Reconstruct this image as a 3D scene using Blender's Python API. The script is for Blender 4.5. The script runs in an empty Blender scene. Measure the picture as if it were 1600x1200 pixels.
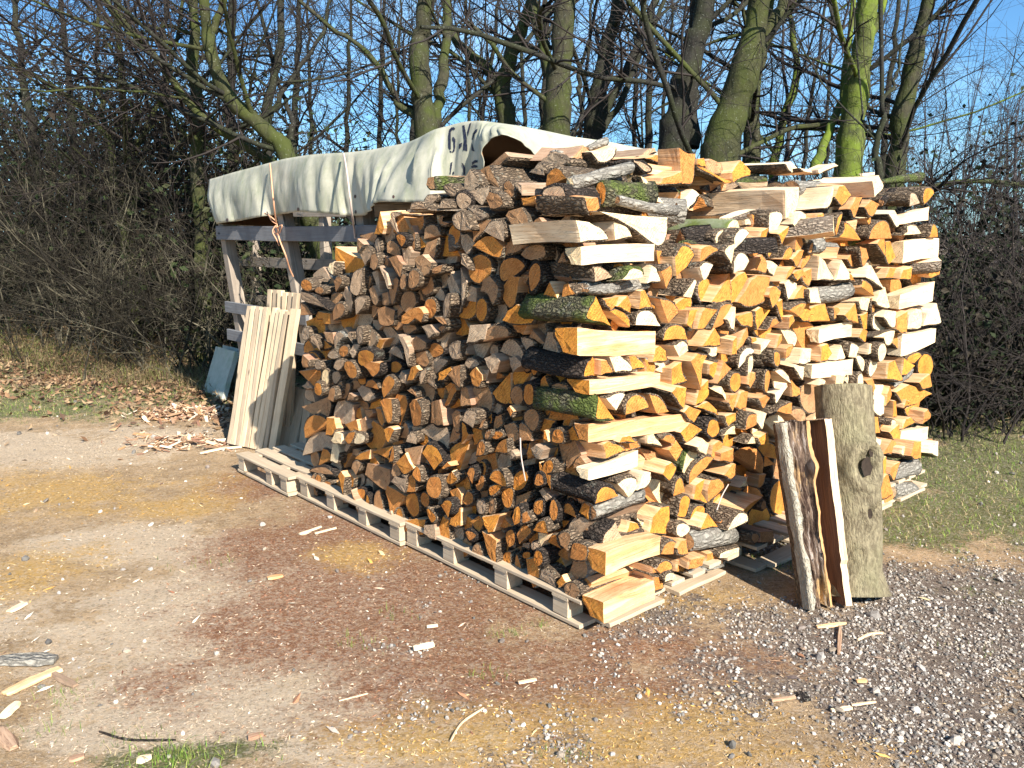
import bpy, math, random
import numpy as np
from mathutils import Vector, Matrix, noise
random.seed(11); np.random.seed(11)
rs = np.random.RandomState(7)
SC = bpy.context.scene
COL = SC.collection
V = Vector

# ---------------------------------------------------------------- camera, world, sun, exposure
F, PITCH, EYE = 1300.0, math.radians(10.25), 1.55
cam_d = bpy.data.cameras.new('camera'); cam = bpy.data.objects.new('camera', cam_d); COL.objects.link(cam)
cam.location = (0, 0, EYE); cam.rotation_euler = (math.radians(90) - PITCH, 0, 0)
cam_d.sensor_width = 36.0; cam_d.lens = 36.0 * F / 1600.0; cam_d.clip_start = 0.05; cam_d.clip_end = 2000
SC.camera = cam
SUN_AZ, SUN_EL = math.atan2(0.51, -0.86), math.radians(34)
W = bpy.data.worlds.new('World'); SC.world = W; W.use_nodes = True
nt = W.node_tree; bg = nt.nodes['Background']
sky = nt.nodes.new('ShaderNodeTexSky'); sky.sky_type = 'NISHITA'; sky.sun_disc = False
sky.sun_elevation = SUN_EL; sky.sun_rotation = SUN_AZ; sky.air_density = 1.0; sky.dust_density = 0.4; sky.ozone_density = 3.0
tc = nt.nodes.new('ShaderNodeTexCoord'); mp = nt.nodes.new('ShaderNodeMapping'); mp.inputs['Scale'].default_value = (1, 1, 3.2)
cn = nt.nodes.new('ShaderNodeTexNoise'); cn.inputs['Scale'].default_value = 2.3; cn.inputs['Detail'].default_value = 7; cn.inputs['Roughness'].default_value = .58
cr = nt.nodes.new('ShaderNodeMapRange'); cr.inputs['From Min'].default_value = .47; cr.inputs['From Max'].default_value = .74; cr.inputs['To Max'].default_value = .75
mx = nt.nodes.new('ShaderNodeMix'); mx.data_type = 'RGBA'; mx.inputs['B'].default_value = (8.5, 9.0, 9.8, 1)
nt.links.new(tc.outputs['Generated'], mp.inputs['Vector']); nt.links.new(mp.outputs[0], cn.inputs['Vector'])
nt.links.new(cn.outputs['Fac'], cr.inputs['Value']); nt.links.new(cr.outputs[0], mx.inputs['Factor'])
nt.links.new(sky.outputs[0], mx.inputs['A']); tn = nt.nodes.new('ShaderNodeMix'); tn.data_type = 'RGBA'; tn.blend_type = 'MULTIPLY'; tn.inputs['Factor'].default_value = 1; tn.inputs['B'].default_value = (.60, .94, 1.18, 1)
nt.links.new(mx.outputs['Result'], tn.inputs['A']); nt.links.new(tn.outputs['Result'], bg.inputs['Color'])
bg.inputs['Strength'].default_value = 0.068
sl = bpy.data.lights.new('sun', 'SUN'); sl.energy = 5.0; sl.angle = math.radians(.5); sl.color = (1, .925, .82)
sun = bpy.data.objects.new('sun', sl); COL.objects.link(sun)
SD = V((math.sin(SUN_AZ) * math.cos(SUN_EL), math.cos(SUN_AZ) * math.cos(SUN_EL), math.sin(SUN_EL)))
sun.rotation_euler = SD.to_track_quat('Z', 'Y').to_euler(); sun.location = (6, -8, 9)
SC.view_settings.view_transform = 'Standard'; SC.view_settings.look = 'None'
SC.view_settings.exposure = 1.2; SC.view_settings.gamma = 1.0

# ---------------------------------------------------------------- measured layout: the pile's near corner and its two faces
C0 = V((0.30, 3.07, 0)); _a = math.radians(41.5)
DL = V((-math.sin(_a), math.cos(_a), 0)); DR = V((math.cos(_a), math.sin(_a), 0)); UP = V((0, 0, 1))
EYEP = V((0, 0, EYE))
def ray(x, y):
    D = y - 600
    return V((x - 800, F * math.cos(PITCH) - D * math.sin(PITCH), -(D * math.cos(PITCH) + F * math.sin(PITCH))))
def on_ground(x, y, z=0.0):
    r = ray(x, y); return EYEP + r * ((z - EYE) / r.z)
def on_face(x, y, d, face='A'):
    n = DR if face == 'A' else DL
    r = ray(x, y); return EYEP + r * ((C0 + n * d - EYEP).dot(n) / r.dot(n))
def at_dist(x, y, Y):
    r = ray(x, y); return EYEP + r * (Y / r.y)

# ---------------------------------------------------------------- helpers
def link(name, me, parent=None, mats=()):
    o = bpy.data.objects.new(name, me); COL.objects.link(o)
    for m in mats: me.materials.append(m)
    if parent is not None: o.parent = parent
    return o
def tag(o, label=None, cat=None, group=None, kind=None):
    if label: o['label'] = label
    if cat: o['category'] = cat
    if group: o['group'] = group
    if kind: o['kind'] = kind
    return o
def empty(name, loc=(0, 0, 0)):
    o = bpy.data.objects.new(name, None); COL.objects.link(o); o.location = loc; o.empty_display_size = .1; return o
class MB:
    def __init__(s): s.v = []; s.f = []; s.m = []; s.lc = []; s.r = []
    def add(s, vs, fs, mi=0, lc=None, rnd=0.5):
        b = len(s.v); s.v += [tuple(p) for p in vs]
        s.lc += [tuple(p) for p in (lc if lc is not None else vs)]; s.r += [rnd] * len(vs)
        for i, f in enumerate(fs):
            s.f.append(tuple(b + j for j in f)); s.m.append(mi[i] if isinstance(mi, (list, tuple)) else mi)
    def mesh(s, name, smooth=None):
        me = bpy.data.meshes.new(name); me.from_pydata(s.v, [], s.f)
        me.polygons.foreach_set('material_index', s.m)
        a = me.attributes.new('lc', 'FLOAT_VECTOR', 'POINT'); a.data.foreach_set('vector', np.array(s.lc, 'f').ravel())
        a = me.attributes.new('rnd', 'FLOAT', 'POINT'); a.data.foreach_set('value', np.array(s.r, 'f'))
        if smooth is not None: me.polygons.foreach_set('use_smooth', [smooth(k) if callable(smooth) else smooth for k in s.m])
        me.update(); return me
def np_mesh(name, v, f, sides, smooth=True, attrs=None):
    """v (n,3), f (m,sides)"""
    me = bpy.data.meshes.new(name); n, m = len(v), len(f)
    me.vertices.add(n); me.vertices.foreach_set('co', np.ascontiguousarray(v, 'f').ravel())
    me.loops.add(m * sides); me.loops.foreach_set('vertex_index', np.ascontiguousarray(f, 'i').ravel())
    me.polygons.add(m); me.polygons.foreach_set('loop_start', np.arange(m, dtype='i') * sides)
    me.polygons.foreach_set('loop_total', np.full(m, sides, 'i'))
    me.polygons.foreach_set('use_smooth', np.full(m, smooth))
    for k, a in (attrs or {}).items():
        at = me.attributes.new(k, 'FLOAT', 'POINT'); at.data.foreach_set('value', np.ascontiguousarray(a, 'f'))
    me.update(calc_edges=True); me.validate(); return me
def box_vf(p0, ax, ay, az, jitter=0):
    """box from a corner point and three edge vectors, chamfered a little by splitting nothing"""
    c = [p0, p0 + ax, p0 + ax + ay, p0 + ay, p0 + az, p0 + ax + az, p0 + ax + ay + az, p0 + ay + az]
    if jitter: c = [q + V((random.uniform(-1, 1), random.uniform(-1, 1), random.uniform(-1, 1))) * jitter for q in c]
    return c, [(0, 3, 2, 1), (4, 5, 6, 7), (0, 1, 5, 4), (1, 2, 6, 5), (2, 3, 7, 6), (3, 0, 4, 7)]
def plank(name, p0, p1, wdir, w, tdir, t, mat, parent, sag=0.0, seg=5, rnd=None, warp=.002):
    """sawn board from p0 to p1, width w along wdir, thickness t along tdir, slightly warped, grain along its length"""
    p0, p1 = V(p0), V(p1); L = (p1 - p0).length; ax = (p1 - p0) / L; wd = V(wdir).normalized(); td = V(tdir).normalized()
    mb = MB(); vs = []; lc = []; ph = random.uniform(0, 50); ch = min(.003, t * .2, w * .2)
    prof = [(-w/2+ch, -t/2), (w/2-ch, -t/2), (w/2, -t/2+ch), (w/2, t/2-ch), (w/2-ch, t/2), (-w/2+ch, t/2), (-w/2, t/2-ch), (-w/2, -t/2+ch)]
    for i in range(seg + 1):
        f = i / seg; c = p0 + ax * L * f + td * (noise.noise(V((ph, f * 2, 0))) * warp * 2 - 4 * sag * f * (1 - f)) + wd * noise.noise(V((ph, 9, f * 2))) * warp * 2
        for a, b in prof:
            vs.append(c + wd * a * (1 + noise.noise(V((ph, a * 30, f * 4))) * .03) + td * b); lc.append((a + ph, b, f * L))
    fs = []
    for i in range(seg):
        for j in range(8): fs.append((i*8+j, i*8+(j+1) % 8, i*8+8+(j+1) % 8, i*8+8+j))
    fs.append(tuple(range(7, -1, -1))); fs.append(tuple(seg*8+j for j in range(8)))
    mb.add(vs, fs, 0, lc, random.random() if rnd is None else rnd)
    return link(name, mb.mesh(name), parent, [mat])

# ---------------------------------------------------------------- node helper
class NT:
    def __init__(s, name):
        s.m = bpy.data.materials.new(name); s.m.use_nodes = True; s.t = s.m.node_tree; s.t.nodes.clear()
        s.out = s.n('ShaderNodeOutputMaterial'); s.b = s.n('ShaderNodeBsdfPrincipled'); s.l(s.b.outputs[0], s.out.inputs['Surface'])
        s.b.inputs['Specular IOR Level'].default_value = .25
    def n(s, t, **kw):
        n = s.t.nodes.new(t)
        for k, v in kw.items():
            if k in n.inputs: n.inputs[k].default_value = v
            else: setattr(n, k, v)
        return n
    def l(s, a, b): s.t.links.new(a, b)
    def attr(s, name, out='Vector'): n = s.n('ShaderNodeAttribute', attribute_name=name); return n.outputs[out]
    def vmul(s, v, c):
        n = s.n('ShaderNodeVectorMath', operation='MULTIPLY'); s.l(v, n.inputs[0]); n.inputs[1].default_value = c; return n.outputs[0]
    def noise(s, v, scale, detail=4, rough=.55, out='Fac', dist=0.):
        n = s.n('ShaderNodeTexNoise'); n.inputs['Scale'].default_value = scale; n.inputs['Detail'].default_value = detail
        n.inputs['Roughness'].default_value = rough; n.inputs['Distortion'].default_value = dist
        if v is not None: s.l(v, n.inputs['Vector'])
        return n.outputs[out]
    def voro(s, v, scale, feature='DISTANCE_TO_EDGE', out='Distance'):
        n = s.n('ShaderNodeTexVoronoi', feature=feature); n.inputs['Scale'].default_value = scale; s.l(v, n.inputs['Vector']); return n.outputs[out]
    def math(s, op, a, b=None, c=None, clamp=False):
        n = s.n('ShaderNodeMath', operation=op); n.use_clamp = clamp
        for i, x in enumerate((a, b, c)):
            if x is None: continue
            if isinstance(x, (int, float)): n.inputs[i].default_value = x
            else: s.l(x, n.inputs[i])
        return n.outputs[0]
    def rng(s, v, a, b, c=0., d=1.):
        n = s.n('ShaderNodeMapRange'); s.l(v, n.inputs['Value'])
        for k, x in zip(('From Min', 'From Max', 'To Min', 'To Max'), (a, b, c, d)): n.inputs[k].default_value = x
        return n.outputs[0]
    def mix(s, f, a, b, blend='MIX'):
        n = s.n('ShaderNodeMix', data_type='RGBA', blend_type=blend)
        for k, x in (('Factor', f), ('A', a), ('B', b)):
            if isinstance(x, (int, float)): n.inputs[k].default_value = x
            elif isinstance(x, tuple): n.inputs[k].default_value = x if len(x) == 4 else x + (1,)
            else: s.l(x, n.inputs[k])
        return n.outputs['Result']
    def bump(s, h, strength=.5, dist=.01):
        n = s.n('ShaderNodeBump'); n.inputs['Strength'].default_value = strength; n.inputs['Distance'].default_value = dist
        s.l(h, n.inputs['Height']); s.l(n.outputs[0], s.b.inputs['Normal'])
    def done(s, col, rough=.8):
        s.l(col, s.b.inputs['Base Color'])
        if isinstance(rough, float): s.b.inputs['Roughness'].default_value = rough
        else: s.l(rough, s.b.inputs['Roughness'])
        return s.m

def m_end(name, c1, c2, c3, var, ring=1.0):
    """sawn end grain: growth rings round the pith, saw marks, rays, stains"""
    t = NT(name); lc = t.attr('lc'); r = t.attr('rnd', 'Fac')
    off = t.n('ShaderNodeCombineXYZ'); t.l(t.math('MULTIPLY', r, 37.0), off.inputs[2])
    lv = t.n('ShaderNodeVectorMath', operation='ADD'); t.l(lc, lv.inputs[0]); t.l(off.outputs[0], lv.inputs[1]); lv = lv.outputs[0]
    ln = t.n('ShaderNodeVectorMath', operation='LENGTH'); t.l(t.vmul(lc, (1, 1, 0)), ln.inputs[0]); rad = ln.outputs['Value']
    wob = t.noise(lv, 14, 2)
    rr = t.math('ADD', t.math('MULTIPLY', rad, 900.0), t.math('MULTIPLY', wob, 12.0))
    rings = t.math('MULTIPLY_ADD', t.math('SINE', rr), .5, .5)
    big = t.noise(lv, 22, 3, .6); fine = t.noise(lv, 260, 3, .7)
    heart = t.rng(t.math('ADD', rad, t.math('MULTIPLY', big, .03)), .015, .075)
    col = t.mix(heart, c2, c1)
    col = t.mix(t.rng(r, 0, 1, 0, 1.0), col, var)
    col = t.mix(t.math('MULTIPLY', rings, .5 * ring), col, c3)
    col = t.mix(t.rng(big, .46, .72, 0, .6), col, c3)
    col = t.mix(t.rng(fine, .4, .75, 0, .3), col, t.mix(.25, c1, (.95, .85, .7)))
    # radial checks
    sep = t.n('ShaderNodeSeparateXYZ'); t.l(lc, sep.inputs[0])
    ang = t.math('ARCTAN2', sep.outputs[0], sep.outputs[1])
    cz = t.n('ShaderNodeCombineXYZ'); t.l(t.math('MULTIPLY', ang, 7.0), cz.inputs[0]); t.l(t.math('MULTIPLY', rad, 14.0), cz.inputs[1]); t.l(t.math('MULTIPLY', r, 50.0), cz.inputs[2])
    crk = t.noise(cz.outputs[0], 1.6, 2, .5)
    crack = t.math('SUBTRACT', 1.0, t.rng(t.math('ABSOLUTE', t.math('SUBTRACT', crk, .5)), 0, .018))
    col = t.mix(t.math('MULTIPLY', crack, .75), col, tuple(x * .3 for x in c3))
    w = t.n('ShaderNodeTexWave', wave_type='BANDS', bands_direction='DIAGONAL'); w.inputs['Scale'].default_value = 34; w.inputs['Distortion'].default_value = 3.5; w.inputs['Detail'].default_value = 2
    t.l(lv, w.inputs['Vector'])
    h = t.math('ADD', t.math('MULTIPLY', w.outputs['Fac'], .5), t.math('ADD', t.math('MULTIPLY', fine, .8), t.math('MULTIPLY', crack, -1.0)))
    col = t.mix(t.math('MULTIPLY', t.rng(w.outputs['Fac'], .55, 1), .22), col, c3)
    t.bump(h, .7, .0035)
    return t.done(col, .85)
def m_split(name, c1, c2, c3):
    """split face: long fibres, torn streaks"""
    t = NT(name); lc = t.attr('lc'); r = t.attr('rnd', 'Fac')
    off = t.n('ShaderNodeCombineXYZ'); t.l(t.math('MULTIPLY', r, 31.0), off.inputs[0])
    lv = t.n('ShaderNodeVectorMath', operation='ADD'); t.l(lc, lv.inputs[0]); t.l(off.outputs[0], lv.inputs[1]); lv = lv.outputs[0]
    s1 = t.noise(t.vmul(lv, (60, 60, 3.0)), 1.0, 5, .62, dist=.6)
    s2 = t.noise(t.vmul(lv, (220, 220, 6)), 1.0, 3, .6)
    big = t.noise(t.vmul(lv, (10, 10, 4)), 1.0, 3, .5)
    col = t.mix(t.rng(s1, .35, .68), c2, c1)
    col = t.mix(t.rng(big, .52, .72, 0, .7), col, c3)
    col = t.mix(t.rng(r, 0, 1, 0, .45), col, c3)
    crk = t.math('SUBTRACT', 1.0, t.rng(t.math('ABSOLUTE', t.math('SUBTRACT', s1, .5)), 0, .012))
    col = t.mix(t.math('MULTIPLY', crk, .6), col, tuple(x * .25 for x in c3))
    t.bump(t.math('ADD', s1, t.math('MULTIPLY', s2, .4)), .8, .006)
    return t.done(col, .85)
def m_bark(name, c1, c2, c3, ridge=1.0, moss=0.0, scale=1.0, bdist=.012):
    t = NT(name); lc = t.attr('lc'); r = t.attr('rnd', 'Fac')
    off = t.n('ShaderNodeCombineXYZ'); t.l(t.math('MULTIPLY', r, 41.0), off.inputs[1])
    lv = t.n('ShaderNodeVectorMath', operation='ADD'); t.l(lc, lv.inputs[0]); t.l(off.outputs[0], lv.inputs[1]); lv = lv.outputs[0]
    dn = t.noise(lv, 30, 3, .6, out='Color')
    mv = t.n('ShaderNodeVectorMath', operation='MULTIPLY_ADD'); t.l(dn, mv.inputs[0]); mv.inputs[1].default_value = (.03, .03, .03); t.l(lv, mv.inputs[2])
    vo = t.voro(t.vmul(mv.outputs[0], (75 * scale, 75 * scale, 26 * scale)), 1.0)
    fur = t.rng(vo, 0, .3)
    n1 = t.noise(lv, 90, 5, .7); n2 = t.noise(lv, 9, 3, .6)
    col = t.mix(t.rng(n1, .35, .7), c2, c1)
    col = t.mix(t.math('MULTIPLY', t.math('SUBTRACT', 1.0, fur), .85 * ridge), col, c3)
    lich = t.rng(t.noise(lv, 26, 4, .6), .60, .70, 0, .5)
    col = t.mix(lich, col, (.30, .31, .25))
    if moss:
        col = t.mix(t.rng(t.math('ADD', n2, t.math('MULTIPLY', n1, .3)), .72 - moss * .3, .86 - moss * .3, 0, .9), col, t.mix(n1, (.05, .075, .012), (.15, .19, .045)))
    t.bump(t.math('ADD', t.math('MULTIPLY', fur, ridge), t.math('MULTIPLY', n1, .6)), 1.0, bdist)
    return t.done(col, .95)
M_END = {
 'o': m_end('end_grain_orange', (.80, .34, .035), (.62, .19, .015), (.36, .10, .01), (.56, .24, .07)),
 'p': m_end('end_grain_pale', (.88, .76, .54), (.80, .62, .38), (.60, .42, .22), (.90, .66, .34)),
 'b': m_end('end_grain_brown', (.54, .32, .16), (.44, .22, .09), (.20, .10, .045), (.50, .22, .07)),
 'g': m_end('end_grain_weathered', (.60, .46, .31), (.46, .31, .19), (.18, .11, .065), (.58, .38, .22)),
}
M_SPL = {
 'o': m_split('split_face_orange', (.88, .63, .38), (.66, .38, .17), (.48, .19, .065)),
 'p': m_split('split_face_pale', (.90, .76, .54), (.78, .58, .36), (.62, .38, .20)),
 'b': m_split('split_face_brown', (.55, .39, .26), (.34, .20, .12), (.26, .12, .07)),
 'g': m_split('split_face_weathered', (.50, .38, .27), (.28, .19, .12), (.22, .13, .08)),
}
M_BRK = {
 'n': m_bark('bark_brown', (.34, .26, .175), (.21, .15, .10), (.05, .034, .023)),
 'd': m_bark('bark_dark', (.13, .10, .08), (.07, .052, .04), (.012, .01, .009), bdist=.018),
 'm': m_bark('bark_mossy', (.22, .20, .13), (.12, .11, .06), (.02, .018, .012), moss=.5),
 's': m_bark('bark_silver', (.40, .375, .32), (.27, .25, .21), (.06, .05, .042), ridge=.7, scale=.6),
 'c': m_bark('bark_smooth_green', (.25, .28, .17), (.17, .20, .11), (.08, .085, .05), ridge=.25, moss=.2, scale=.4, bdist=.004),
 'b': m_bark('bark_tan', (.40, .33, .25), (.27, .21, .16), (.08, .055, .04), ridge=.8),
}
END_I, SPL_I = 0, 1
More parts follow.
